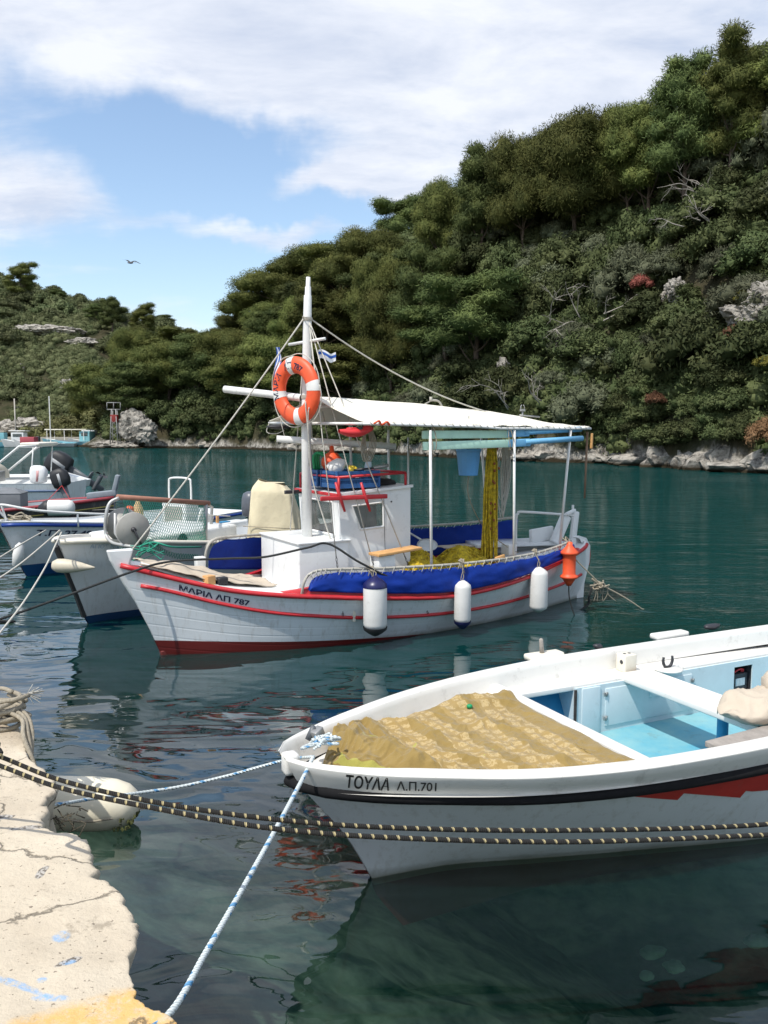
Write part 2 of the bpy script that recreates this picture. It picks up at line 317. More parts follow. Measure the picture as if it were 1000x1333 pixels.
# ================================================================ water and sea bed
def water_material():
    m = bpy.data.materials.new('sea_water'); m.use_nodes = True; t = m.node_tree; t.nodes.clear(); o = N(t, 'ShaderNodeOutputMaterial')
    g = N(t, 'ShaderNodeNewGeometry'); sp_ = N(t, 'ShaderNodeSeparateXYZ'); t.links.new(g.outputs['Position'], sp_.inputs[0])
    def nz(scale, xyz, det=3, rough=.5, dist=0., rot=0.):
        mp = N(t, 'ShaderNodeMapping'); mp.inputs['Scale'].default_value = xyz; mp.inputs['Rotation'].default_value = (0, 0, R(rot)); t.links.new(g.outputs['Position'], mp.inputs[0])
        n = N(t, 'ShaderNodeTexNoise'); setin(n, Scale=scale, Detail=det, Roughness=rough, Distortion=dist); t.links.new(mp.outputs[0], n.inputs['Vector']); return n.outputs[0]
    far = N(t, 'ShaderNodeMapRange', interpolation_type='SMOOTHSTEP'); far.inputs['From Min'].default_value = 7.5; far.inputs['From Max'].default_value = 17
    wob = M_(t, 'MULTIPLY', M_(t, 'SUBTRACT', nz(.35, (1, 1, 1)), .5), 6); t.links.new(M_(t, 'ADD', M_(t, 'ADD', sp_.outputs[1], wob), M_(t, 'MULTIPLY', sp_.outputs[0], .55)), far.inputs[0])
    patch = N(t, 'ShaderNodeMapRange', interpolation_type='SMOOTHSTEP'); patch.inputs['From Min'].default_value = .38; patch.inputs['From Max'].default_value = .62; patch.inputs['To Min'].default_value = .35
    t.links.new(nz(.05, (1, 2.4, 1), 3), patch.inputs[0])
    swell = nz(.95, (.8, 1.5, 1), 2, .45, .6, 12); mid = nz(3.2, (.7, 1.6, 1), 2, .5, .4, -10); fine = nz(7.5, (.6, 1.5, 1), 4, .6, .2, 8); vfine = nz(2.0, (.5, 1.2, 1), 4, .62, .2, 4)
    h = M_(t, 'ADD', M_(t, 'MULTIPLY', swell, .050), M_(t, 'MULTIPLY', mid, .0050))
    am = M_(t, 'MULTIPLY', far.outputs[0], patch.outputs[0])
    h = M_(t, 'ADD', h, M_(t, 'MULTIPLY', M_(t, 'MULTIPLY', fine, am), .017)); h = M_(t, 'ADD', h, M_(t, 'MULTIPLY', M_(t, 'MULTIPLY', vfine, am), .040))
    bn = N(t, 'ShaderNodeBump'); setin(bn, Strength=1.0, Distance=1.0); t.links.new(h, bn.inputs['Height'])
    gl = N(t, 'ShaderNodeBsdfGlossy'); gl.inputs['Roughness'].default_value = .02; gl.inputs['Color'].default_value = (.95, .97, 1, 1); t.links.new(bn.outputs[0], gl.inputs['Normal'])
    fr = N(t, 'ShaderNodeFresnel'); fr.inputs['IOR'].default_value = 1.42; t.links.new(bn.outputs[0], fr.inputs['Normal'])
    tr = N(t, 'ShaderNodeBsdfTransparent'); tr.inputs['Color'].default_value = (.80, .92, .90, 1)
    df = N(t, 'ShaderNodeBsdfDiffuse'); df.inputs['Color'].default_value = (.003, .036, .034, 1)
    dm = N(t, 'ShaderNodeMapRange', interpolation_type='SMOOTHSTEP'); dm.inputs['From Min'].default_value = 3.6; dm.inputs['From Max'].default_value = 9; dm.inputs['To Min'].default_value = .12; dm.inputs['To Max'].default_value = .93
    t.links.new(M_(t, 'ADD', sp_.outputs[1], M_(t, 'MULTIPLY', sp_.outputs[0], .6)), dm.inputs[0])   # turbid open water, clearer by the quay
    m1 = N(t, 'ShaderNodeMixShader'); t.links.new(dm.outputs[0], m1.inputs[0]); t.links.new(tr.outputs[0], m1.inputs[1]); t.links.new(df.outputs[0], m1.inputs[2])
    rfl = N(t, 'ShaderNodeMapRange'); rfl.inputs['To Min'].default_value = 1.45; rfl.inputs['To Max'].default_value = .45; t.links.new(far.outputs[0], rfl.inputs[0])
    m2 = N(t, 'ShaderNodeMixShader'); t.links.new(M_(t, 'MULTIPLY', fr.outputs[0], rfl.outputs[0], True), m2.inputs[0]); t.links.new(m1.outputs[0], m2.inputs[1]); t.links.new(gl.outputs[0], m2.inputs[2])
    t.links.new(m2.outputs[0], o.inputs[0]); return m
wm_ = water_material()
mb = MB().use(wm_); mb.quad([(-600, -40, 0), (600, -40, 0), (600, 700, 0), (-600, 700, 0)]); mb.build('water', kind='structure', label='calm dark green sea water of the cove', cat='water')
def bed_material():
    m = bpy.data.materials.new('sea_bed'); m.use_nodes = True; t = m.node_tree; p = t.nodes['Principled BSDF']; p.inputs['Roughness'].default_value = 1; p.inputs['Specular IOR Level'].default_value = 0
    g = N(t, 'ShaderNodeNewGeometry'); n = N(t, 'ShaderNodeTexNoise'); setin(n, Scale=1.7, Detail=8, Roughness=.65); t.links.new(g.outputs['Position'], n.inputs['Vector'])
    r = N(t, 'ShaderNodeValToRGB'); e = r.color_ramp.elements; e[0].position = .36; e[0].color = (.012, .030, .021, 1); e[1].position = .66; e[1].color = (.13, .18, .135, 1); t.links.new(n.outputs[0], r.inputs[0]); t.links.new(r.outputs[0], p.inputs['Base Color']); return m
bedm = bed_material()
def bedz(x, y):
    d = max(0, (x+1.0)*.75+(y-3)*.5); return -1.15-min(7, d*.42+d*d*.03)+.22*noise.noise(Vector((x*1.1, y*1.1, 0)))+.1*noise.noise(Vector((x*3, y*3, 5)))
mb = MB().use(bedm); mb.grid(lambda u, v: (-14+34*u, -4+30*v, bedz(-14+34*u, -4+30*v)), 110, 100); mb.build('sea_bed', kind='structure', label='silty green sea bed seen through the shallow water', cat='sea bed')
# ================================================================ quay
def quay_material():
    m = bpy.data.materials.new('quay_concrete'); m.use_nodes = True; t = m.node_tree; p = t.nodes['Principled BSDF']; p.inputs['Roughness'].default_value = .9; p.inputs['Specular IOR Level'].default_value = .2
    g = N(t, 'ShaderNodeNewGeometry'); lk = t.links.new
    def nz(s, d=6, r=.6, dist=0., loc=(0, 0, 0), sc=(1, 1, 1)):
        mp = N(t, 'ShaderNodeMapping'); mp.inputs['Location'].default_value = loc; mp.inputs['Scale'].default_value = sc; lk(g.outputs['Position'], mp.inputs[0])
        n = N(t, 'ShaderNodeTexNoise'); setin(n, Scale=s, Detail=d, Roughness=r, Distortion=dist); lk(mp.outputs[0], n.inputs['Vector']); return n.outputs[0]
    def rng(x, a, b, c=0., d=1.):
        r = N(t, 'ShaderNodeMapRange', interpolation_type='SMOOTHSTEP'); r.inputs['From Min'].default_value = a; r.inputs['From Max'].default_value = b; r.inputs['To Min'].default_value = c; r.inputs['To Max'].default_value = d; lk(x, r.inputs[0]); return r.outputs[0]
    def mix(f, a, b):
        n = N(t, 'ShaderNodeMix', data_type='RGBA'); lk(f, n.inputs['Factor'])
        for k, x in (('A', a), ('B', b)):
            if isinstance(x, tuple): n.inputs[k].default_value = (*x, 1)
            else: lk(x, n.inputs[k])
        return n.outputs['Result']
    def ell(c, rad, rot=0.):    # soft blob around a world spot, for paint marks
        mp = N(t, 'ShaderNodeMapping', vector_type='TEXTURE'); mp.inputs['Location'].default_value = c; mp.inputs['Rotation'].default_value = (0, 0, R(rot)); mp.inputs['Scale'].default_value = rad; lk(g.outputs['Position'], mp.inputs[0])
        l = N(t, 'ShaderNodeVectorMath', operation='LENGTH'); lk(mp.outputs[0], l.inputs[0]); return l.outputs['Value']
    base = mix(rng(nz(1.3), .3, .7), (.47, .40, .305), (.62, .545, .425)); base = mix(rng(nz(26, 4), .62, .7, 0, .55), base, (.30, .255, .19)); base = mix(rng(nz(4.5, 8, .7, 0, (3, 0, 0)), .60, .68, 0, .6), base, (.24, .20, .15))
    base = mix(rng(nz(60, 2, .5, 0, (9, 2, 0)), .66, .72, 0, .8), base, (.16, .13, .10))
    # pits showing dark aggregate
    for c, rad, rot in [((-.98, 2.425, .75), (.05, .02, .5), 35), ((-1.48, 3.32, .75), (.08, .022, .5), 12), ((-1.64, 3.43, .75), (.05, .022, .5), 20), ((-1.28, 2.95, .75), (.02, .05, .5), 0)]:
        f = rng(M_(t, 'ADD', ell(c, rad, rot), M_(t, 'MULTIPLY', nz(22, 3), 1.1)), 1.6, 1.35); base = mix(M_(t, 'MULTIPLY', f, .85), base, mix(rng(nz(90, 2), .45, .55), (.10, .09, .08), (.42, .40, .37)))
    # blue marks and the yellow painted edge
    for c, rad, rot in [((-1.10, 2.32, .75), (.13, .013, .5), -25), ((-.97, 2.255, .75), (.05, .014, .5), -5), ((-.98, 2.42, .75), (.022, .012, .5), 20), ((-1.06, 2.567, .75), (.025, .03, .5), 10), ((-1.03, 2.34, .75), (.014, .012, .5), 0)]:
        f = rng(M_(t, 'ADD', ell(c, rad, rot), M_(t, 'MULTIPLY', nz(30, 4), .9)), 1.75, 1.2); base = mix(M_(t, 'MULTIPLY', M_(t, 'MULTIPLY', f, rng(nz(38, 7, .8, 0, (7, 7, 0)), .40, .58, .1, 1)), .75), base, (.20, .38, .62))
    s_ = N(t, 'ShaderNodeSeparateXYZ'); lk(g.outputs['Position'], s_.inputs[0])
    yl = M_(t, 'SUBTRACT', M_(t, 'MULTIPLY', s_.outputs[0], .55), s_.outputs[1]); yl = M_(t, 'ADD', yl, M_(t, 'MULTIPLY', nz(9, 5, .7), .10))
    f = rng(yl, -2.70, -2.63); base = mix(M_(t, 'MULTIPLY', f, rng(nz(20, 8, .8), .36, .56, .15, .85)), base, (.66, .40, .12))
    # cracks
    def crack(sc, loc, wid, am):
        mp = N(t, 'ShaderNodeMapping'); mp.inputs['Location'].default_value = loc; lk(g.outputs['Position'], mp.inputs[0]); n = N(t, 'ShaderNodeTexNoise'); setin(n, Scale=sc*2.2, Detail=6, Roughness=.6); lk(mp.outputs[0], n.inputs['Vector'])
        mm = N(t, 'ShaderNodeMix', data_type='VECTOR'); mm.inputs['Factor'].default_value = .22; lk(mp.outputs[0], mm.inputs['A']); lk(n.outputs['Color'], mm.inputs['B'])
        v = N(t, 'ShaderNodeTexVoronoi', feature='DISTANCE_TO_EDGE'); v.inputs['Scale'].default_value = sc; lk(mm.outputs['Result'], v.inputs['Vector']); return rng(v.outputs['Distance'], wid, 0, 0, am)
    ck = crack(1.25, (.3, .2, 0), .008, .75); base = mix(ck, base, (.10, .085, .065))
    lk(base, p.inputs['Base Color']); b = N(t, 'ShaderNodeBump'); setin(b, Strength=.7, Distance=.012)
    lk(M_(t, 'SUBTRACT', M_(t, 'ADD', nz(22, 6, .7), M_(t, 'MULTIPLY', nz(5, 5), .9)), ck), b.inputs['Height']); lk(b.outputs[0], p.inputs['Normal']); return m
qe = [W(x, y, .75) for x, y in [(-60, 905), (-20, 915), (0, 935), (20, 945), (35, 965), (50, 985), (68, 1010), (70, 1035), (62, 1060), (72, 1078), (112, 1092), (118, 1118), (150, 1140), (172, 1185), (188, 1215), (205, 1275), (222, 1305), (250, 1345)]]
qe = [Vector((-6.5, 7.6, .75)), Vector((-4.2, 5.9, .75))]+qe+[Vector((-.2, 1.4, .75)), Vector((.3, .6, .75)), Vector((1.2, -.8, .75)), Vector((2.6, -3, .75))]
qp = catmull(qe, 9)
qn = len(qp)-1
def quayfn(u, v):
    i = min(qn-1, int(u*qn)); p = qp[i].lerp(qp[i+1], u*qn-i)
    nn = lambda s, k: noise.noise(Vector((p.x*s, p.y*s, k)))
    ed = -.005+.03*nn(1.9, 31)+.010*nn(7, 1)+.012*nn(19, 2)+.009*nn(48, 8)+.006*nn(110, 3)-.035*max(0, min(1, (nn(4.5, 12)-.2)*9))
    if v < .16:             # front face, ragged
        q = v/.16; z = -1.9+2.62*q; rr = .10*noise.noise(Vector((p.x*2.2, p.y*2.2, z*2.5)))+.04*noise.noise(Vector((p.x*9, p.y*9, z*8)))-.05*(1-q)
        return (p.x+ed+rr*.8-.02, p.y+rr*.5+ed*.4, z)
    q = (v-.16)/.84; rr = .10*noise.noise(Vector((p.x*2.2, p.y*2.2, .72*2.5)))*(1-min(1, q*12))
    bx = p.x+ed+rr*.8-(8 if p.y > 1 else 8)*q**1.7; by = p.y+rr*.5+ed*.4-2.5*q**1.7
    z = .75+.018*noise.noise(Vector((bx*1.5, by*1.5, 0)))+.010*noise.noise(Vector((bx*6, by*6, 3)))+.004*noise.noise(Vector((bx*22, by*22, 3)))-.03*math.exp(-q*170)-.05*max(0, nn(3.1, 6)-.1)*math.exp(-q*50)
    return (bx, by, z)
mb = MB().use(quay_material()); mb.grid(quayfn, 300, 110); q = mb.build('quay', kind='structure', label='broken edged pale concrete quay with worn yellow and blue paint', cat='quay')
def rope_mat(name, ca, cb_, fa, fb, thr=.55):
    m = bpy.data.materials.new(name); m.use_nodes = True; t = m.node_tree; p = t.nodes['Principled BSDF']; p.inputs['Roughness'].default_value = .85
    g = N(t, 'ShaderNodeTexCoord'); s_ = N(t, 'ShaderNodeSeparateXYZ'); t.links.new(g.outputs['UV'], s_.inputs[0])
    a = M_(t, 'ADD', M_(t, 'MULTIPLY', s_.outputs[0], fa), s_.outputs[1]); b = M_(t, 'SUBTRACT', M_(t, 'MULTIPLY', s_.outputs[0], fb), s_.outputs[1])
    pa = M_(t, 'PINGPONG', M_(t, 'MULTIPLY', a, 2), 1); pb = M_(t, 'PINGPONG', M_(t, 'MULTIPLY', b, 1), 1)
    k = M_(t, 'MULTIPLY', M_(t, 'GREATER_THAN', pa, thr), M_(t, 'GREATER_THAN', pb, thr))
    x = N(t, 'ShaderNodeMix', data_type='RGBA'); t.links.new(k, x.inputs['Factor']); x.inputs['A'].default_value = (*ca, 1); x.inputs['B'].default_value = (*cb_, 1); t.links.new(x.outputs['Result'], p.inputs['Base Color'])
    bn = N(t, 'ShaderNodeBump'); setin(bn, Strength=.8, Distance=.004); t.links.new(M_(t, 'SINE', M_(t, 'MULTIPLY', M_(t, 'ADD', M_(t, 'MULTIPLY', s_.outputs[0], fa*3), M_(t, 'MULTIPLY', s_.outputs[1], 2)), 6.283)), bn.inputs['Height']); t.links.new(bn.outputs[0], p.inputs['Normal']); MATS[name] = m; return m
byrope = rope_mat('black_rope_with_yellow_fleck', (.018, .017, .015), (.50, .42, .22), 46, 46, .60)
bwrope = rope_mat('white_rope_with_blue_fleck', (.62, .68, .68), (.12, .32, .55), 16, 9, .62)
def rope(name, pts, r, m, label, n=8, sm=10, parent=None, group=None, cat='rope'):
    p = catmull(pts, sm); mb = MB().use(m); mb.tube(p, r, n)
    if parent: return mb.build(name, parent=parent)
    return mb.build(name, o=tuple(p[0]), label=label, cat=cat, group=group)
rope('mooring_rope', [(-4.2, 3.9, .88), P(-80, 957, 3.2), P(0, 985, 3.05), P(80, 1016, 2.95), P(200, 1044, 2.85), P(350, 1066, 2.8), P(520, 1078, 2.8), P(750, 1081, 2.9), P(1000, 1073, 3.0), (2.2, 3.15, .93), (3.6, 3.4, 1.1)], .0088, byrope, 'upper of the two taut black ropes with yellow flecks crossing before the near boat')
rope('mooring_rope', [(-4.2, 3.7, .86), P(-80, 970, 3.1), P(0, 997, 2.95), P(80, 1026, 2.85), P(200, 1052, 2.75), P(350, 1078, 2.7), P(520, 1091, 2.7), P(750, 1096, 2.8), P(1000, 1087, 2.9), (2.2, 3.05, .88), (3.6, 3.3, 1.05)], .0088, byrope, 'lower of the two taut black ropes with yellow flecks crossing before the near boat')
rope('mooring_rope', [P(408, 985, 4.02), P(395, 1012, 3.85)]+stay(P(395, 1012, 3.85), P(222, 1318, 2.22), sag=.015, n=6)[1:]+[(-.70, 2.05, .765)], .0105, bwrope, 'pale rope flecked with blue running from the near bow down to the quay edge')
rope('mooring_rope', [P(408, 985, 4.02), P(370, 990, 4.25), P(300, 1009, 4.35), P(240, 1023, 4.3), P(190, 1031, 4.2), P(120, 1040, 3.95), P(66, 1048, 3.7), (-2.0, 3.5, .70)], .008, bwrope, 'slack pale blue rope from the near bow to the float beside the quay')
# rope heap with frayed end on the quay corner
mb = MB().use(rope_t); rr = random.Random(3); c0 = W(8, 945, .75)
for k in range(11):
    pts = [(c0.x-.25+.34*math.cos(a)+rr.uniform(-.05, .05), c0.y-.02+.15*math.sin(a)+rr.uniform(-.04, .04), .77+k*.013+rr.uniform(0, .03)) for a in np.linspace(rr.uniform(0, 2), rr.uniform(5.5, 7.5), 9)]
    mb.tube(catmull(pts, 5), .013, 7)
for k, s in ((0, 0), (1, .05), (2, .1)):
    mb.tube(catmull([(c0.x-.1-s, c0.y+.03, .86), (c0.x+.1+s*.3, c0.y-.03-s, .85), (c0.x+.24, c0.y-.22-s, .80), (c0.x+.30+s*.4, c0.y-.42, .62), (c0.x+.33, c0.y-.55, .42-s)], 6), .012, 7)
mb.use(rope_w)
for k in range(26):
    a = Vector((c0.x+.08, c0.y+.10, .90)); mb.tube([a-Vector((.14, .02, -.02)), a, a+Vector((rr.uniform(.03, .1), rr.uniform(-.05, .05), rr.uniform(-.05, .06)))], .0022, 4)
mb.build('rope_heap', o=(c0.x, c0.y, .75), label='tan rope heap with a frayed white end on the quay corner', cat='rope')
# white float lying in the water along the quay
th = thing('dock_float', 'big cream cylindrical float lying in the water along the quay edge', 'float', o=(-1.95, 4.7, 0))
mb = MB().use(mat('aged_cream_vinyl', (.80, .74, .58), .4, .05, 3, dirt=.06, bump=.05)); ax = Vector((1, .06, -.05)).normalized()
prof = [(.0, -.8), (.08, -.79), (.14, -.72), (.155, -.6), (.16, 0), (.16, .44), (.15, .54), (.125, .62), (.085, .67), (.04, .69), (0, .695)]
mb.lathe(prof, (-2.19, 4.83, .15), ax, 28); mb.build('float_body', parent=th)
mb = MB().use(mat('weed_growth', (.07, .08, .02), .9, .4, 30, bump=1, bscale=60)); 
for k in range(34):
    a = rr.uniform(0, .8); mb.box((-1.54+rr.uniform(-.05, .05)-abs(a-.7)*.06, 4.80+rr.uniform(-.12, .1), .02+a*.10), (.012, .012, .022), rz=rr.random()*3, ry=rr.random())
mb.build('weed_fringe', parent=th)
mb = MB().use(rope_t); mb.tube(catmull([(-2.1, 4.665, .17), (-1.8, 4.665, .11), (-1.6, 4.68, .12)], 6), .006, 6); mb.build('lashing', parent=th)
# tangle of weed and old line hanging off the quay edge
mb = MB().use(mat('dead_weed', (.09, .075, .05), 1, .4, 30)); c1 = W(85, 1068, .6)
for k in range(22):
    a = Vector((c1.x+rr.gauss(0, .035), c1.y+rr.gauss(0, .035), .62+rr.gauss(0, .03))); mb.tube([a, a+Vector((rr.gauss(0, .018), rr.gauss(0, .018), rr.gauss(-.01, .012))), a+Vector((rr.gauss(.01, .03), rr.gauss(0, .03), rr.gauss(-.02, .02)))], .0025, 4)
mb.build('weed_tangle', o=(c1.x, c1.y, .55), label='brown tangle of dead weed stuck in the notch of the quay edge', cat='seaweed')
# submerged stones
def stone(mb, c, s, seed, sub=3, flat=.7):
    bm = bmesh.new(); bmesh.ops.create_icosphere(bm, subdivisions=sub, radius=1)
    for v in bm.verts:
        p = v.co; k = 1+.28*noise.noise(p*1.3+Vector((seed*7.1, 0, 0)))+.16*abs(noise.noise(p*3.1+Vector((seed*3.3, 2, 0))))-.05; v.co = Vector((p.x*k*s[0], p.y*k*s[1], p.z*k*s[2]*flat))
    bm.verts.index_update(); mb.add([Vector(c)+v.co for v in bm.verts], [tuple(v.index for v in f.verts) for f in bm.faces], smooth=True); bm.free()
stonem = mat('submerged_stone', (.22, .26, .20), 1, .4, 3, spec=0); stoneg = mat('pale_green_stone', (.26, .46, .36), 1, .45, 4, spec=0)
for k in range(26):
    x = rr.uniform(-1.2, 1.9); y = rr.uniform(1.9, 4.0)
    if (x > -.3 and x < .9 and y > 2.8): continue
    sz = rr.uniform(.07, .2); mb = MB().use(stonem); stone(mb, (x, y, bedz(x, y)+.05), (sz, sz*rr.uniform(.7, 1.2), sz), k, 2); mb.build('stone', o=(x, y, bedz(x, y)), label='dark rounded stone lying on the sea bed near the quay', cat='stone', group='stones on the sea bed')
for (sx_, sy_, sz_, w1, w2, h_, sd_, lb_) in ((850, 1240, -1.0, .14, .08, .09, 91, 'pale green stone glowing under the water below the near boat'), (878, 1258, -1.05, .11, .09, .08, 95, 'second pale green stone just behind the glowing one'), (842, 1270, -1.05, .08, .06, .06, 97, 'small green stone in front of the glowing one'), (985, 1225, -1.0, .13, .09, .09, 99, 'pale stone under the water at the lower right edge')):
    px_ = W(sx_, sy_, sz_); mb = MB().use(stoneg); stone(mb, (px_.x, px_.y, sz_), (w1*.62, w2*.5, h_*.5), sd_, 4, 1); mb.build('stone', o=(px_.x, px_.y, sz_), label=lb_, cat='stone')
# ================================================================ the caique (white fishing boat with canopy)
MF = Fr((-2.395, 8.71), 30.6)
mh = Hull([(-.42, .045, 1.03), (0, .19, .885), (.5, .45, .74), (1, .66, .665), (1.5, .80, .617), (2, .90, .572), (3, .97, .505), (4, .90, .56), (5, .68, .70), (5.6, .42, .76), (5.95, .22, .80), (6.12, .05, .82)],
          [(-.42, .012), (0, .20), (.5, .38), (1, .53), (1.7, .64), (2.4, .69), (3.3, .65), (4.4, .50), (5.3, .26), (5.95, .06), (6.12, .012)],
          [(-.45, .45), (-.1, .07), (0, 0), (.3, -.12), (.7, -.30), (1.03, -.42)], [(-.45, 5.8), (0, 6.04), (.4, 6.15), (.82, 6.12)], keel=-.45, flare=.85)
maria = thing('fishing_boat', 'white wooden fishing boat with red rails and a cream canopy, moored in the middle', 'boat', MF)
hm = painted('white_planked_hull', (.13, .014, .012), (.74, .77, .78), .165, True, .055)
mb = MB().use(hm); mb.smooth = True
for sd in (1, -1): mh.shell(mb, sd, 56, 18)
hull = mb.build('hull', parent=maria); recalc(hull)
# inner skin, bulwark cap, decks
mb = MB().use(white)
for sd in (1, -1): mh.shell(mb, sd, 50, 6, off=-.045, z0=.30)
for sd in (1, -1):
    a = mh.line(.002, sd, .004); b = mh.line(.002, sd, -.05); mb.grid(lambda u, v: (a if v < .5 else b)[int(round(u*40))], 40, 1, smooth=False)
mb.build('bulwark', parent=maria)
def deckfn(x0, x1, dz, sides=(-1, 1), zc=None, camber=.04):
    def fn(u, v):
        x = x0+(x1-x0)*u; t = mh.t_at(x, .6); zz = mh.zs(t)+dz if zc is None else zc; b = mh.pt(t, zz).y-.03; s = -1+2*v; return (x, s*b, zz+camber*(1-s*s))
    return fn
mb = MB().use(white); mb.grid(deckfn(-.30, 1.95, -.025), 24, 10); mb.build('foredeck', parent=maria); mb = MB().use(white); mb.grid(deckfn(4.65, 6.12, -.06), 16, 8); mb.build('stern_deck', parent=maria)
mb = MB().use(cream); mb.grid(deckfn(1.2, 4.7, 0, zc=.30, camber=0), 10, 6); mb.build('cockpit_floor', parent=maria)
mb = MB().use(cream)     # side decks
for sd in (-1, 1):
    def fn(u, v, sd=sd):
        x = 1.9+2.8*u; t = mh.t_at(x, .5); b = mh.pt(t, mh.zs(t)).y-.04; return (x, sd*(b-(.20*v)), mh.zs(t)-.02)
    mb.grid(fn, 20, 2)
    mb.grid(lambda u, v, sd=sd: (lambda p: (p[0], p[1], p[2]-.28*v))(fn(u, 1)), 20, 1)
mb.box((1.93, 0, .45), (.03, 1.6, .32)); mb.box((4.68, 0, .46), (.03, 1.35, .38)); mb.build('side_deck', parent=maria)
# stem head, red rails
mb = MB().use(white); pts = [(.10, .0), (.06, .12), (-.11, .4), (-.34, .8), (-.47, 1.06), (-.50, 1.17)]
fc = [(x-.035, z) for x, z in pts]; bc = [(.16, .0), (.14, .12), (-.03, .4), (-.25, .8), (-.32, 1.02), (-.27, 1.17)]
for sd, w in ((-1, 1),):
    vs = []; n = len(pts)
    for (x, z), (x2, z2) in zip(fc, bc): vs += [(x, -.035, z), (x, .035, z), (x2, .055, z2), (x2, -.055, z2)]
    fs = [(i*4+k, i*4+(k+1) % 4, i*4+4+(k+1) % 4, i*4+4+k) for i in range(n-1) for k in range(4)]+[(0, 1, 2, 3), tuple(4*(n-1)+k for k in (3, 2, 1, 0))]
    mb.add(vs, fs, smooth=False)
mb.use(antif); mb.box((.075, 0, -.12), (.10, .075, .36), ry=-.25); ob = mb.build('stem_post', parent=maria); recalc(ob)
ob.modifiers.new('b', 'BEVEL').width = .012
for sd in (-1, 1):
    mb = MB().use(red); a = mh.line(-.02, sd, .012, .0, .985, 60); mb.tube(a, .027, 8); mb.build('upper_rail', parent=maria)
    tb = [(-.4, .0, .825), (0, 0, .73), (.5, 0, .578), (1, 0, .46), (1.5, 0, .385), (2, 0, .325), (3, 0, .262), (4, 0, .262), (5, 0, .315), (5.6, 0, .35), (6.2, 0, .40)]
    mb = MB().use(red); a = [Vector((p.x, p.y, p.z)) for p in [mh.surf(x, sint(tb, x, 2), sd, .010) for x in np.linspace(-.22, 5.9, 70)]]; mb.tube(a, .02, 8); mb.build('lower_rail', parent=maria)
    # raised red coaming board amidships
    mb = MB().use(red)
    def fn(u, v, sd=sd):
        x = 1.15+4.6*u; t = mh.t_at(x, .55); zz = mh.zs(t); k = min(1, u*14, (1-u)*14); b = mh.pt(t, zz).y-.02-.035*(v if v < .5 else .5); return (x, sd*(b-.08*max(0, v-.5)*2), zz+.075*k*min(1, v*2))
    mb.grid(fn, 60, 4); mb.build('coaming', parent=maria)
# hull lettering
lt = mat('dark_lettering', (.008, .014, .05), .6, .1, 5)
def on_hull(x0, dz, size, slope_follow=True):
    def f(tx, ty):
        x = x0+tx; zb = sint(mh.sh, x, 2)+dz; return mh.surf(x, zb+ty, -1, .006)
    return f
tb_ = [(-.4, .0, .825), (0, 0, .73), (.5, 0, .578), (1, 0, .46), (1.5, 0, .385), (2, 0, .325)]
mb = MB().use(lt); mb.text('ΜΑΡΙΑ ΛΠ 787', lambda a, b: (lambda x: mh.surf(x, sint(tb_, x, 2)+.036+b, -1, .006))(.14+a*1.22), .083, .0022); mb.build('lettering', parent=maria)
# forward house (box) with the mast through it
mb = MB().use(white); mb.box((1.73, .08, .86), (.62, 1.10, .58), bev=.012); mb.box((1.73, .08, 1.155), (.66, 1.14, .022), bev=.006); mb.build('forward_locker', parent=maria)
# wheelhouse
wh = MB().use(white)
x0, x1, ya, yb, zb, zt = 2.02, 2.88, -.45, .62, .30, 1.66
lean = -.10   # top leans forward
def cab_panel(mb, p00, p10, p11, p01, holes, th=.0):
    """quad panel with quad holes given in panel coords; split into strips"""
    P00, P10, P11, P01 = map(Vector, (p00, p10, p11, p01))
    f = lambda u, v: P00*(1-u)*(1-v)+P10*u*(1-v)+P11*u*v+P01*(1-u)*v
    if not holes: mb.quad([f(0, 0), f(1, 0), f(1, 1), f(0, 1)]); return f
    h = holes[0]; o4 = [(0, 0), (1, 0), (1, 1), (0, 1)]
    for i in range(4): mb.quad([f(*o4[i]), f(*o4[(i+1) % 4]), f(*h[(i+1) % 4]), f(*h[i])])
    return f
def C(x, y, z): k = (z-.9)/(zt-.9); return Vector((x+(lean*max(0, k) if x < 2.3 else 0), y, z))
fs_ = {}
fs_['front'] = (C(x0, yb, zb), C(x0, ya, zb), C(x0, ya, zt), C(x0, yb, zt)); fs_['side'] = (C(x0, ya, zb), C(x1, ya, zb), C(x1, ya, zt+.07), C(x0, ya, zt))
fs_['far'] = (C(x1, yb, zb), C(x0, yb, zb), C(x0, yb, zt), C(x1, yb, zt+.07)); fs_['back'] = (C(x1, ya, zb), C(x1, yb, zb), C(x1, yb, zt+.07), C(x1, ya, zt+.07))
holes = {'front': [[(.10, .66), (.86, .66), (.86, .945), (.10, .945)]], 'side': [[(.27, .70), (.60, .70), (.60, .905), (.17, .905)]], 'far': [[(.4, .66), (.73, .66), (.83, .9), (.4, .9)]], 'back': [[(.3, .05), (.75, .05), (.75, .9), (.3, .9)]]}
ff = {}
for k in fs_: ff[k] = cab_panel(wh, *fs_[k], holes[k])
cabin = wh.build('wheelhouse', parent=maria)
ins = MB().use(mat('cabin_interior', (.33, .33, .32), .8, .2, 4)); ins.box((2.45, .08, .62), (.8, 1.0, .6)); ins.box((2.30, .3, 1.02), (.25, .4, .18)); ins.build('interior', parent=cabin)
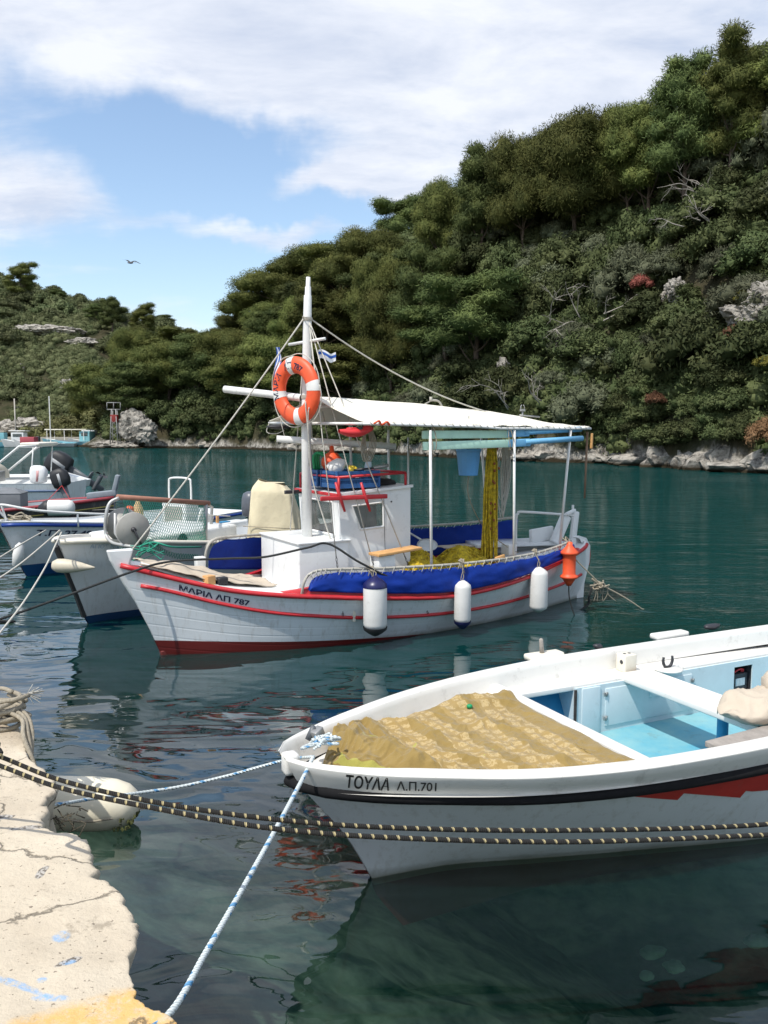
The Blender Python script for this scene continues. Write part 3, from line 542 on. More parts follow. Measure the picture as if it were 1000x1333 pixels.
for k, hv in holes.items():
    if k == 'back': continue
    h = hv[0]; f = ff[k]; nrm = (f(1, 0)-f(0, 0)).cross(f(0, 1)-f(0, 0)).normalized(); pts = [f(*q) for q in h]
    mb = MB().use(white)
    for i in range(4): mb.tube([pts[i]+nrm*.004, pts[(i+1) % 4]+nrm*.004], .013, 4, smooth=False)
    fr_ = mb.build('window_frame', parent=cabin)
    gm = MATS.get('pane') or bpy.data.materials.new('window_pane')
    if 'pane' not in MATS:
        gm.use_nodes = True; t = gm.node_tree; t.nodes.clear(); o_ = N(t, 'ShaderNodeOutputMaterial'); a = N(t, 'ShaderNodeBsdfTransparent'); a.inputs[0].default_value = (.62, .66, .66, 1); b = N(t, 'ShaderNodeBsdfGlossy'); b.inputs['Roughness'].default_value = .06
        c = N(t, 'ShaderNodeBsdfDiffuse'); c.inputs[0].default_value = (.35, .35, .33, 1); m1 = N(t, 'ShaderNodeMixShader'); m1.inputs[0].default_value = .22; t.links.new(a.outputs[0], m1.inputs[1]); t.links.new(c.outputs[0], m1.inputs[2])
        fq = N(t, 'ShaderNodeFresnel'); fq.inputs[0].default_value = 1.5; m2 = N(t, 'ShaderNodeMixShader'); t.links.new(fq.outputs[0], m2.inputs[0]); t.links.new(m1.outputs[0], m2.inputs[1]); t.links.new(b.outputs[0], m2.inputs[2]); t.links.new(m2.outputs[0], o_.inputs[0]); MATS['pane'] = gm
    mb = MB().use(gm); mb.quad([p-nrm*.012 for p in pts]); mb.build('window_pane', parent=cabin)
mb = MB().use(white); r_ = [C(x0-.02, yb+.03, zt), C(x0-.02, ya-.03, zt), C(x1+.02, ya-.03, zt+.07), C(x1+.02, yb+.03, zt+.07)]
mb.add([*r_, *[v+Vector((0, 0, .03)) for v in r_]], [(3, 2, 1, 0), (4, 5, 6, 7), (0, 1, 5, 4), (1, 2, 6, 5), (2, 3, 7, 6), (3, 0, 4, 7)], smooth=False); roof = mb.build('roof', parent=cabin); recalc(roof)
mb = MB().use(red); mb.box((x0+lean-.025, .085, zt+.012), (.03, 1.14, .036), bev=.006); mb.box((x0-.012, .085, 1.185), (.03, 1.04, .035), bev=.006); mb.box((1.82, ya-.02, zt-.0), (.04, .0, .0)) if 0 else None
mb.build('red_trim', parent=cabin)
mb = MB().use(drk); f = ff['side']; mb.lathe([(0, .006), (.009, .006), (.009, 0)], f(.72, .90)+Vector((0, -.002, 0)), (0, -1, 0), 10); mb.tube([f(.615, .30)+Vector((0, -.003, 0)), f(.615, .97)+Vector((0, -.003, 0))], .0025, 4); mb.build('door_seam', parent=cabin)
# roof rail
mb = MB().use(red); zr = zt+.27
cor = [C(x0+.03, yb-.02, zt)+Vector((-.01, 0, .02)), C(x0+.03, ya+.03, zt)+Vector((-.01, 0, .02)), C(x1-.05, ya+.03, zt)+Vector((0, 0, .08)), C(x1-.05, yb-.02, zt)+Vector((0, 0, .08))]
top = [Vector((c.x, c.y, zt+.21 + (.03 if c.x > 2.5 else 0))) for c in cor]
for a, b in zip(cor, top): mb.tube([a, b], .015, 8)
for i in range(4): mb.tube([top[i], top[(i+1) % 4]], .015, 8)
mb.build('roof_rail', parent=maria)
# mast
mast = MB().use(wtube); mast.tube([(1.74, 0, .60), (1.74, 0, 2.5), (1.765, 0, 3.55), (1.775, 0, 3.92), (1.778, 0, 3.93), (1.78, 0, 4.02), (1.78, 0, 4.03), (1.783, 0, 4.13)], [.058, .056, .050, .044, .036, .034, .026, .024], 18); mobj = mast.build('mast', parent=maria)
mb = MB().use(galv); mb.lathe([(.056, -.02), (.06, 0), (.056, .02)], (1.768, 0, 3.66)); mb.tube([(1.72, 0, 3.66), (1.69, -.05, 3.68), (1.72, -.1, 3.66)], .007, 6); mb.lathe([(.062, -.02), (.062, .02)], (1.745, 0, 2.78)); mb.build('mast_band', parent=mobj)
mb = MB().use(wtube); mb.tube([(1.69, .34, 3.40), (1.85, -.28, 3.42)], .017, 10); mb.build('crosstree', parent=mobj)
# boom poking out on the far bow side: a hollow pipe
ya_ = Vector((1.70, .03, 2.77)); yb_ = Vector((1.13, 1.0, 2.895)); dd = (yb_-ya_).normalized()
mb = MB().use(wtube); mb.tube([ya_, yb_], .043, 16, cap=False); mb.use(drk); mb.tube([yb_-dd*.3, yb_-dd*.004], .036, 14, cap=True); mb.use(wtube); x_ = dd.orthogonal().normalized(); y_ = dd.cross(x_)
mb.add([yb_+(x_*math.cos(a)+y_*math.sin(a))*r for r in (.043, .036) for a in np.linspace(0, 2*math.pi, 17)[:-1]], [(k, (k+1) % 16, 16+(k+1) % 16, 16+k) for k in range(16)], smooth=False); mb.build('boom', parent=maria)
# stays and shrouds
mt = Vector((1.768, 0, 3.66)); mb = MB().use(rope_w)
mb.tube(stay(mt+Vector((-.05, 0, 0)), (-.30, .02, 1.12), sag=.04, n=14), .009, 6); mb.build('forestay', parent=maria)
mb = MB().use(rope_w); mb.tube(stay(mt+Vector((.05, 0, 0)), (4.75, -.02, 2.56), sag=.16, n=16), .009, 6); mb.build('backstay', parent=maria)
for sd in (-1, 1):
    for x in (1.80, 2.32, 2.86):
        lo = mh.surf(x, sint(tb, x, 2)+.02, sd, .02); up = mt+Vector((0, sd*.04, -.02)); mid = up.lerp(lo, .80)
        mb = MB().use(rope_w); mb.tube([up, mid], .0065, 6); mb.use(drk); d_ = lo-mid; n_ = 22
        for k in range(n_):
            a = mid+d_*(k/n_); b = mid+d_*((k+1.15)/n_); q = Vector((.008, 0, 0)) if k % 2 else Vector((0, .008, .0)); mb.tube([a+q, b+q], .0035, 4); mb.tube([a-q, b-q], .0035, 4)
        mb.build('shroud', parent=maria)
# belaying bars across the shrouds
def along(sd, x, f): lo = mh.surf(x, sint(tb, x, 2)+.02, sd, .02); return (mt+Vector((0, sd*.04, -.02))).lerp(lo, f)
mb = MB().use(red); a, b = Vector((1.62, -.58, 1.60)), Vector((2.48, -.66, 1.60)); a = along(-1, 1.8, .605)+Vector((-.12, -.02, .0)); b = along(-1, 2.86, .605)+Vector((.06, -.02, .02))
mb.box((a+b)/2, ((b-a).length, .035, .05), rz=math.atan2((b-a).y, (b-a).x), bev=.008)
for f_ in (.28, .66):
    p = a.lerp(b, f_); mb.tube([p+Vector((-.04, .02, .17)), p+Vector((0, .0, .02)), p+Vector((.05, -.03, -.16))], [.013, .022, .013], 10)
mb.build('port_pin_rail', parent=maria, label='red pin rail with two belaying pins')
mb = MB().use(drk); a = along(1, 1.8, .60)+Vector((-.1, .03, 0)); b = along(1, 2.86, .60)+Vector((.12, .03, 0)); mb.box((a+b)/2, ((b-a).length, .035, .045), rz=math.atan2((b-a).y, (b-a).x), bev=.008)
for f_ in (.35, .75):
    p = a.lerp(b, f_); mb.tube([p+Vector((.05, .03, .18)), p, p+Vector((-.04, -.03, -.16))], [.012, .02, .012], 8)
mb.build('far_pin_rail', parent=maria, label='dark pin rail with two belaying pins')
# canopy frame and cloth
CZ = 2.42
def near_y(x): return interp([(1.4, -.86), (2.2, -.88), (4, -.84), (5.5, -.72)], x)
def far_y(x): return interp([(1.4, .80), (4, .86), (5.5, .74)], x)
fr0 = MB().use(wtube)
ne = [Vector((x, near_y(x), CZ+(.05 if x < 2 else .05-.03*(x-2)/1.6 if x < 3.6 else .0))) for x in np.linspace(2.0, 5.50, 12)]; fe = [Vector((x, far_y(x), CZ+.07-.03*(x-1.4)/4)) for x in np.linspace(1.62, 5.5, 12)]
fr0.tube(ne, .016, 8); fr0.tube(fe, .016, 8); fr0.tube([fe[0], ne[0]], .016, 8); fr0.tube([fe[-1], ne[-1]], .016, 8); fr0.tube([(1.79, 0, 2.68), (3, 0, 2.66), (4.4, 0, 2.60), (5.4, 0, 2.46)], .016, 8); fr0.build('canopy_frame', parent=maria)
for x, zb_, sd in ((2.88, .60, -1), (4.13, .60, -1), (5.12, .72, -1), (2.55, 1.70, 1), (3.35, .55, 1), (4.85, 1.0, 1)):
    y = near_y(x) if sd < 0 else far_y(x); mb = MB().use(wtube); yb2 = sd*min(abs(y), mh.surf(x, .5).y*-1-.03) if zb_ < 1.2 else .45
    y1 = y if zb_ < 1.2 else .45; mb.tube([(x+.03, yb2, zb_), (x, y1, CZ-.02 if zb_ < 1.2 else 2.52)], .017, 8); mb.build('canopy_post', parent=maria)
mb = MB().use(wtube); mb.tube([(2.86, -.43, 1.70), (3.42, .45, 2.30)], .012, 6); mb.build('canopy_brace', parent=maria)
cl = MB().use(canvas)
def clo(u, v):
    xa = interp([(0, 1.62), (.5, 1.80), (1, 2.0)], v); x = xa+(5.48-xa)*u; yn, yf = near_y(x), far_y(x); s = v
    y = yf+(yn-yf)*v; zf = CZ+.07-.03*(x-1.4)/4; zn = interp([(1.9, CZ+.05), (3.6, CZ+.02), (5.5, CZ)], x); ze = zf+(zn-zf)*v
    rid = interp([(1.6, 2.76), (2.4, 2.74), (3.3, 2.70), (4.4, 2.62), (4.9, 2.56), (5.5, 2.46)], x); k = 1-abs(2*v-1.0); k = k**1.15
    z = ze+(rid-ze)*k+.022-.05*math.sin(math.pi*min(1, k*1.0))*math.sin(u*math.pi)**.4+.012*noise.noise(Vector((x*1.7, y*3, 0)))-.018*abs(math.sin(u*math.pi*9))*(1-k)**3
    return (x, y, z)
cl.grid(clo, 70, 30, th=.006); cl.build('canopy', parent=maria)
mb = MB().use(rope_w)
for i in range(34):
    x = 2.1+i*.1; p = Vector((x, near_y(x), interp([(1.9, CZ+.05), (3.6, CZ+.02), (5.5, CZ)], x)+.005)); mb.tube([p+Vector((-.03, -.012, .035)), p+Vector((-.005, -.022, .0)), p+Vector((.025, -.005, -.018))], .004, 5)
mb.build('canopy_lacing', parent=maria)
mb = MB().use(orange); mb.tube(catmull([(2.12, -.90, 2.47), (2.17, -.93, 2.50), (2.22, -.90, 2.46), (2.27, -.93, 2.49), (2.32, -.90, 2.46)], 4), .012, 6); mb.build('orange_tie', parent=maria)
mb = MB().use(steel); mb.tube([(4.95, 0, 2.5), (4.95, 0, 2.66)], .012, 8); mb.box((4.95, 0, 2.67), (.07, .03, .03)); mb.tube([(4.90, 0, 2.60), (5.25, 0, 2.58)], .012, 6)
for s in (-1, 1): mb.tube([(4.95+s*.03, 0, 2.66), (4.95+s*.03, 0, 2.72), (4.95+s*.012, 0, 2.74)], .006, 6)
mb.build('masthead_fitting', parent=maria)
# bent lamp bracket over the canopy
mb = MB().use(galv); mb.tube(catmull([(4.02, .5, 2.50), (4.0, .5, 2.66), (3.93, .5, 2.78), (3.80, .5, 2.80)], 6), .014, 8); mb.tube([(3.82, .5, 2.80), (3.55, .5, 2.66)], .009, 6); mb.tube([(3.80, .5, 2.78), (3.80, .5, 2.84)], .02, 8); mb.build('davit', parent=maria)
# grab rail with spray cloths along both sides
def railpath(sd, n=60):
    zt_ = [(1.33, 0, .60), (1.345, 0, .72), (1.40, 0, .84), (1.55, 0, .895), (2.28, 0, .875), (3.33, 0, .85), (4.5, 0, .86), (5.05, 0, .90), (5.35, 0, .93)]
    o = []
    for x in list(np.linspace(1.33, 1.6, 12))+list(np.linspace(1.7, 5.35, n)):
        t = mh.t_at(x, .55); b = mh.pt(t, mh.zs(t)).y-.015; o.append(Vector((x, sd*b, sint(zt_, x, 2))))
    return o
for sd in (-1, 1):
    rp = railpath(sd); 
    if sd > 0: rp = [Vector((p.x-(.60 if p.x < 1.6 else .60*max(0, (2.6-p.x))), p.y, p.z+.22)) for p in rp]
    mb = MB().use(galv); mb.tube(rp, .016, 8); mb.build('grab_rail', parent=maria)
    mb = MB().use(bluec)
    def clf(u, v, rp=rp, sd=sd):
        i = u*(len(rp)-2)+.8; k = int(i); p = rp[k].lerp(rp[min(k+1, len(rp)-1)], i-k); x = p.x+.05; t = mh.t_at(x, .5); zb2 = mh.zs(t)+.035; zt2 = p.z-.03
        bulge = .018*math.sin(v*math.pi)*(1+.8*noise.noise(Vector((x*3, v*2, sd)))) + .012*noise.noise(Vector((x*7, v*4, 3)))
        return (x, p.y+sd*(.018+bulge+.03*(1-v)), zb2+(zt2-zb2)*v-.012*abs(math.sin(x*9))*(v > .9))
    mb.grid(clf, 90, 12, th=.004); mb.build('spray_cloth', parent=maria)
    mb = MB().use(rope_w)
    for k in range(3, len(rp)-4, 2):
        p = rp[k]; mb.tube([p+Vector((-.05, sd*.03, -.055)), p+Vector((-.01, sd*.02, .012)), p+Vector((.03, -sd*.01, .012)), p+Vector((.05, sd*.03, -.045))], .0045, 5)
    mb.build('cloth_lacing', parent=maria)
# stern rail, tiller, rudder, mooring post
mb = MB().use(wtube); mb.tube(catmull([(4.87, .0, .80), (4.87, 0, 1.20), (4.90, 0, 1.27), (5.0, 0, 1.29), (5.86, 0, 1.20), (5.92, .02, 1.18)], 5), .017, 8); mb.tube([(5.92, .02, .8), (5.92, .02, 1.34)], .017, 8); mb.build('stern_rail', parent=maria)
mb = MB().use(white); mb.box((5.72, .05, 1.0), (.14, .10, .44), ry=.5, bev=.02); mb.box((5.93, 0, 1.0), (.10, .06, .5), ry=.12, bev=.02); mb.box((5.86, 0, 1.24), (.18, .05, .05), ry=-.3, bev=.015); mb.box((5.52, .22, .92), (.42, .06, .20), ry=-.08, bev=.02); mb.build('stern_bitt', parent=maria); mb = MB().use(white); mb.box((4.55, -.25, .84), (.14, .16, .14), bev=.01); mb.build('stern_block', parent=maria)
mb = MB().use(white); prof = [(6.09, -.35), (6.12, .2), (6.21, .5), (6.22, .74), (6.14, .86), (6.0, .90)]; vs = [(x, s*.045, z) for s in (-1, 1) for x, z in prof]+[(x-.14, s*.045, z) for s in (-1, 1) for x, z in prof]
n = len(prof); fs = [(i, i+1, n+i+1, n+i) for i in range(n-1)]+[(2*n+i, 2*n+i+1, i+1, i) for i in range(n-1)]+[(n+i, n+i+1, 3*n+i+1, 3*n+i) for i in range(n-1)]+[(n-1, 2*n-1, 4*n-1, 3*n-1)]; mb.add(vs, fs, smooth=False)
mb.use(red); mb.tube([(6.225, 0, .45), (6.24, 0, .60), (6.23, 0, .74)], .02, 8); ob = mb.build('rudder', parent=maria); recalc(ob); ob.modifiers.new('b', 'BEVEL').width = .02
mb = MB().use(white); mb.box((.62, .53, .86), (.10, .10, .17), taper=(1.15, 1.15), bev=.012); mb.box((.62, .53, .80), (.16, .16, .03), bev=.008); mb.build('mooring_bitt', parent=maria)
mb = MB().use(white); mb.box((5.2, .45, .80), (1.3, .5, .05), rz=-.28, bev=.01); mb.build('stern_bench', parent=maria)
# ---------------- things carried by the caique (each of its own)
def mthing(name, label, cat, o, group=None): return thing(name, label, cat, MF, o, group)
# ring buoy
rc = Vector((1.60, -.04, 2.845)); rb = mthing('life_ring', 'orange life ring with white bands and black lettering hung on the mast', 'life ring', tuple(rc))
ra, rbm = .29, .095; tilt = R(4)
ex = Vector((math.sin(R(17)), -math.cos(R(17)), 0)).normalized(); ez = Vector((-.05, 0, 1)).normalized(); nx = ex.cross(ez).normalized()
if nx.x > 0: nx = -nx
def ringp(a, b, R0=ra, r=rbm, fl=.62): q = ex*math.cos(a)+ez*math.sin(a); return rc+q*(R0+r*math.cos(b))+nx*(r*fl*math.sin(b))
bands = [R(78), R(168), R(258), R(348)]
for part, mt_ in (('ring_body', orange), ('white_band', wtube)):
    mb = MB().use(mt_)
    if part == 'ring_body': mb.grid(lambda u, v: ringp(u*2*math.pi, v*2*math.pi), 72, 24); mb.build('ring_body', parent=rb)
    else:
        for bc_ in bands[0:4]:
            mb = MB().use(wtube); mb.grid(lambda u, v: ringp(bc_+R(20)-.16+.32*u, v*2*math.pi, ra, rbm+.003), 8, 24); mb.build('white_band', parent=rb)
def ringtext(body, a0, size):
    mb = MB().use(lt)
    def f(x, y):
        a = a0-x/ra; rr_ = ra-.038+y; q = ex*math.cos(a)+ez*math.sin(a); h_ = math.sqrt(max(0, 1-((rr_-ra)/rbm)**2))*rbm*.62+.004; return rc+q*rr_+nx*h_
    mb.text(body, f, size, .002); mb.build('lettering', parent=rb)
# ex points to the viewer's right, so angles grow anticlockwise as seen from the bow
ringtext('ΜΑΡΙΑ', R(200), .105); ringtext('ΛΠ', R(116), .10); ringtext('787', R(80), .095)
mb = MB().use(rope_w)
for k in range(4):
    a0 = bands[k]+R(20); mb.tube(catmull([ringp(a0+(R(90))*i/6, 0, ra, rbm+.012+.035*math.sin(math.pi*i/6)) for i in range(7)], 3), .006, 6)
mb.tube(catmull([ringp(R(-35), 1.2, ra, rbm+.01), ringp(R(-40), 1.2, ra, rbm+.02)+Vector((.0, 0, -.1)), ringp(R(-50), 1.2)+Vector((.03, 0, -.6))], 5), .006, 6)
mb.build('grab_line', parent=rb)
mb = MB().use(rope_w); mb.tube(catmull([(1.60, -.28, 2.72), (1.66, -.24, 2.3), (1.72, -.22, 1.8), (1.90, -.40, 1.0)], 6), .008, 6); mb.build('rope', fr=MF, o=(1.6, -.28, 2.72), label='thin white halyard hanging from the life ring down past the mast', cat='rope')
# flag
mb = MB().use(mat('flag_cloth', (.80, .82, .85), .8, .05, 5))
flp = lambda u, v: Vector((1.60+.02*math.sin(v*9)+.05*(u-.5), .30+.05*math.sin(v*7+u*5)-.06*v, 3.36-.52*v-.12*u*v)) + Vector((-.02-.09*u, .05*u+.02*math.sin(u*8+v*5), 0))
mb.grid(flp, 8, 16); 
mb.use(mat('flag_blue', (.02, .10, .42), .8, .1, 5))
for k in range(0, 9, 2): mb.grid(lambda u, v: flp((k+u)/9, v)+Vector((-.004, -.004, 0)), 1, 16)
mb.build('flag', fr=MF, o=(1.60, .3, 3.36), label='blue and white striped Greek flag hanging limp beside the mast', cat='flag')
mb = MB().use(mat('flag_cloth', (.8, .82, .85)))
mb.grid(lambda u, v: (1.86+.20*u, -.08-.06*u+.02*math.sin(u*9), 3.31-.10*v+.02*math.sin(u*7)-.03*u), 8, 4); mb.use(MATS['flag_blue']); mb.grid(lambda u, v: (1.86+.20*u, -.085-.06*u+.02*math.sin(u*9), 3.285-.03*v+.02*math.sin(u*7)-.03*u), 8, 1)
mb.build('pennant', fr=MF, o=(1.86, -.08, 3.3), label='small blue and white pennant fluttering behind the mast under the crosstree', cat='flag')
# low spar under the canopy
p0, p1 = Vector((1.50, .30, 2.30)), Vector((2.84, -.18, 2.205)); dd = (p1-p0).normalized()
mb = MB().use(wtube); mb.tube([p0, p1], .04, 14); mb.use(rope_w); mb.tube([p0+dd*.1, p0+Vector((.05, 0, .22))], .004, 5); mb.tube([p1-dd*.12, p1+Vector((-.1, 0, .3))], .004, 5); mb.build('spar', fr=MF, o=tuple(p0), label='long white pipe slung under the front of the canopy', cat='spar')
# dark hat-like float slung at canopy front (far side)
mb = MB().use(black); stone(mb, (1.60, .45, 2.44), (.16, .09, .03), 5, 2, 1); mb.use(rope_w); mb.tube(catmull([(1.50, .5, 2.50), (1.46, .5, 2.38), (1.56, .45, 2.36), (1.64, .4, 2.40)], 5), .006, 5); mb.build('sandal', fr=MF, o=(1.6, .45, 2.44), label='flat black bundle tied under the front corner of the canopy', cat='bundle')
# red life jacket
mb = MB().use(redpl); lj = Vector((2.0, -.72, 2.36))
def ljf(u, v): a = u*2*math.pi; return lj+Vector(((v-.5)*.42, math.cos(a)*.055*(.4+math.sin(v*math.pi)), math.sin(a)*.04*(.5+math.sin(v*math.pi)*.8)+.06*(v-.5)*2*(v-.5)+.03*v))
mb.grid(ljf, 14, 14); mb.box(lj+Vector((-.05, 0, .045)), (.10, .09, .05), bev=.015); mb.box(lj+Vector((.12, 0, .06)), (.12, .09, .06), ry=-.4, bev=.02); mb.use(drk); mb.box(lj+Vector((.03, -.01, .05)), (.05, .1, .06), bev=.01); mb.tube([lj+Vector((.08, 0, .05)), lj+Vector((.10, .02, .14))], .01, 5); mb.tube([lj+Vector((.13, 0, .05)), lj+Vector((.16, .02, .14))], .01, 5)
mb.build('life_jacket', fr=MF, o=tuple(lj), label='red life jacket hanging under the near front edge of the canopy', cat='life jacket')
mb = MB().use(rope_t)
for k in range(5): mb.tube(catmull([(2.2+k*.012, -.62, 2.44), (2.22+k*.02, -.64, 2.25), (2.17+k*.02, -.6, 2.05), (2.12+k*.015, -.62, 2.22), (2.18, -.62, 2.42)], 6), .006, 5)
mb.build('rope_hank', fr=MF, o=(2.2, -.62, 2.44), label='hank of dark cord hanging behind the red life jacket', cat='rope')
# blue crates on the roof with their contents
def crate(o, sx, sy, sz, label):
    th_ = mthing('fish_crate', label, 'crate', o, 'blue crates on the wheelhouse roof'); x, y, z = o; mb = MB().use(crateb)
    mb.box((x, y, z+.012), (sx, sy, .02))
    for s in (-1, 1):
        for zz, h in ((.03, .05), (sz*.5, .014), (sz-.02, .035)):
            mb.box((x, y+s*sy/2, z+zz), (sx, .012, h)); mb.box((x+s*sx/2, y, z+zz), (.012, sy, h))
        for k in range(int(sx/.022)+1): mb.box((x-sx/2+k*.022, y+s*sy/2, z+sz/2), (.006, .009, sz-.02))
        for k in range(int(sy/.022)+1): mb.box((x+s*sx/2, y-sy/2+k*.022, z+sz/2), (.009, .006, sz-.02))
    for s in (-1, 1):
        for s2 in (-1, 1): mb.box((x+s*sx/2, y+s2*sy/2, z+sz/2), (.026, .026, sz), bev=.004)
    mb.box((x, y+.0, z+sz*.45), (sx-.03, sy-.03, sz*.7)); mb.build('basket', parent=th_)
    mb = MB().use(wtube); mb.box((x-.02, y-sy/2-.008, z+sz*.68), (.045, .004, .03)); mb.build('tag', parent=th_); return th_
crate((2.22, -.17, 1.735), .55, .40, .20, 'blue slatted fish crate nearest to the viewer inside the red roof rail')
crate((2.15, .28, 1.735), .44, .36, .20, 'blue slatted fish crate at the far front corner inside the red roof rail')
z0 = 1.93
mb = MB().use(fendw); prof = [(0, 0), (.07, .005), (.085, .04), (.08, .15), (.045, .20), (.03, .22), (0, .23)]; mb.lathe(prof, (1.98, -.10, z0), Vector((.5, -.3, .35))); mb.build('jug', fr=MF, o=(1.98, -.1, z0), label='white plastic jug lying in the front of the blue crate', cat='jug')
mb = MB().use(mat('yellow_plastic', (.7, .5, .04), .5)); mb.lathe([(0, 0), (.05, .01), (.045, .09), (.03, .11), (0, .12)], (2.16, -.22, z0+.02), Vector((.8, -.3, -.1))); mb.build('cup', fr=MF, o=(2.16, -.22, z0), label='small yellow plastic scoop in the blue crate beside the white jug', cat='scoop')
mb = MB().use(orange); mb.lathe([(0, -.13), (.07, -.11), (.125, -.02), (.12, .05), (.07, .115), (.03, .13), (.024, .20), (0, .21)], (2.12, .10, z0+.08)); mb.build('buoy', fr=MF, o=(2.12, .1, z0), label='round orange buoy sitting in the blue crate behind the white jug', cat='buoy')
mb = MB().use(mat('green_plastic', (.01, .28, .10), .5, .2, 9))
for k in range(3): mb.tube(catmull([(1.95+k*.03, .22, z0), (1.93+k*.03, .20, z0+.16), (1.98+k*.03, .16, z0+.20), (2.05+k*.03, .12, z0+.14), (2.06+k*.03, .12, z0)], 6), .018, 8)
mb.build('hose_loop', fr=MF, o=(1.98, .2, z0), label='green hose looped in the far blue crate next to the mast', cat='hose')
mb = MB().use(mat('clear_plastic', (.55, .66, .74), .2, .1, 9)); mb.lathe([(0, 0), (.04, .0), (.042, .12), (.035, .16), (.016, .20), (.016, .23), (0, .232)], (2.43, -.20, z0-.06), Vector((.15, 0, 1))); mb.build('bottle', fr=MF, o=(2.43, -.2, z0-.06), label='pale clear water bottle standing in the back of the blue crate', cat='bottle')
mb = MB().use(mat('dark_cloth', (.02, .02, .022), .9, .3, 9)); stone(mb, (2.68, -.12, 1.775), (.17, .15, .05), 12, 3, 1); mb.use(greyw); stone(mb, (2.66, -.05, 1.82), (.10, .10, .05), 15, 2, 1); mb.build('net_bag', fr=MF, o=(2.68, -.12, 1.75), label='heap of dark cloth and grey cord behind the blue crate on the roof', cat='cloth')
mb = MB().use(drk); mb.tube([(2.2, -.30, z0+.01), (2.52, -.36, z0+.04)], .012, 6); mb.use(steel); mb.tube([(2.44, -.34, z0+.03), (2.62, -.37, z0+.06)], .02, 8); mb.build('gaff', fr=MF, o=(2.2, -.3, z0), label='short grey handled gaff lying over the roof rail', cat='gaff')
# canvas over the anchor on the foredeck
mb = MB().use(sack)
def blf(u, v):
    x = -.18+1.42*u; w = interp([(0, .18), (.3, .34), (.75, .42), (1, .36)], u); y = .10-.02*u+(v-.5)*2*w; t = mh.t_at(x, .75); zz = mh.zs(t)+.045
    bump_ = .10*math.exp(-((u-.40)/.28)**2-((v-.45)/.33)**2); return (x+.07*noise.noise(Vector((v*3, 0, 1)))+.04*noise.noise(Vector((v*11, 0, 1))), y+.06*noise.noise(Vector((u*5, 2, 1)))-.0, zz+bump_+.035*noise.noise(Vector((x*4, y*4, 0)))+.014*noise.noise(Vector((x*11, y*11, 7))))
mb.grid(blf, 60, 36, th=.008); mb.build('canvas_cover', fr=MF, o=(.5, 0, .8), label='beige canvas sheet over gear on the foredeck of the canopied boat', cat='canvas')
mb = MB().use(wood); mb.box((.46, -.26, .80), (.10, .10, .12), rz=.3, bev=.006); mb.use(black); mb.box((.60, -.26, .79), (.12, .10, .08), rz=.1, bev=.02); mb.build('wood_block', fr=MF, o=(.46, -.26, .74), label='wooden block peeking out under the beige canvas on the foredeck', cat='block')
# fenders along the near side
def lathe_thing(name, label, cat, x, ztop, zbot, r, capm=None, botm=None, grp=None, y=None, tie=.25):
    zc = (ztop+zbot)/2; p = mh.surf(x, max(.2, zc), -1, r+.02); yy = p.y if y is None else y; t_ = mthing(name, label, cat, (x, yy, zbot), grp); h_ = ztop-zbot
    mb = MB().use(fendw); mb.lathe([(0, .0), (.02, .0), (r*.55, h_*.05), (r*.93, h_*.10), (r, h_*.16), (r, h_*.84), (r*.93, h_*.90), (r*.55, h_*.96), (.02, h_), (0, h_)], (x, yy, zbot), n=28); mb.build('fender_body', parent=t_)
    for m__, (za, zb3) in ((capm, (.84, 1.06)), (botm, (-.06, .12))):
        if m__:
            mb = MB().use(m__); q = [(0, h_*1.05), (.02, h_*1.05), (.045, h_*1.0), (r*.62, h_*.975), (r*.97, h_*.90), (r+.004, h_*.85), (r+.003, h_*.83)] if m__ is capm else [(r+.003, h_*.10), (r*.98, h_*.05), (r*.6, -.01), (.035, -.035), (0, -.05)]
            mb.lathe(q, (x, yy, zbot), n=28); mb.build('end_cap', parent=t_)
    mb = MB().use(rope_t); top = (x, -(mh.pt(mh.t_at(x, .5), .5).y)+.0, .88); mb.tube(catmull([(x, yy, zbot+h_*1.0), (x+.01, yy-.0, ztop+.06), (x, top[1]-.03, .87), (x, top[1]+.02, .89)], 5), .006, 6)
    mb.tube(catmull([(x-.03, yy, zbot+h_*.97), (x-.02, yy, ztop+.05), (x, yy, ztop+.1)], 4), .005, 5)
    for k in range(5): mb.tube(catmull([(x-.04+k*.01, top[1]-.03, .90+k*.006), (x+.02, top[1]-.05, .87-k*.012), (x+.045-k*.01, top[1]-.02, .91)], 4), .0075, 5)
    for s in (-1, 1): mb.tube([(x, top[1]-.04, .87), (x+s*.035, top[1]-.06, .78-.03*s)], .005, 5)
    mb.build('lashing', parent=t_); return t_
lathe_thing('fender', 'big white fender with navy top and black tip on the side of the canopied boat', 'fender', 2.07, .80, .20, .13, navy, black)
lathe_thing('fender', 'middle white fender with dark tip, right of the big navy topped one', 'fender', 3.23, .67, .14, .098, None, navy)
lathe_thing('fender', 'plain white fender hanging nearest to the orange buoy at the stern', 'fender', 4.50, .70, .12, .115, None, None, y=-.90)
t_ = mthing('marker_buoy', 'orange spool shaped buoy with two flanges hanging at the stern of the canopied boat', 'buoy', (5.10, -.80, .42)); mb = MB().use(orange); zz = .42
mb.lathe([(0, -.03), (.03, -.03), (.06, .02), (.085, .06), (.115, .075), (.118, .10), (.09, .115), (.083, .13), (.083, .36), (.09, .375), (.118, .39), (.115, .415), (.06, .47), (.04, .50), (.035, .54), (0, .545)], (5.10, -.80, zz), n=28); mb.build('buoy_body', parent=t_)
mb = MB().use(rope_k); mb.tube(catmull([(5.10, -.80, .40), (5.11, -.80, .25), (5.15, -.81, .10), (5.18, -.84, -.02)], 5), .008, 6); mb.build('tail_rope', parent=t_)
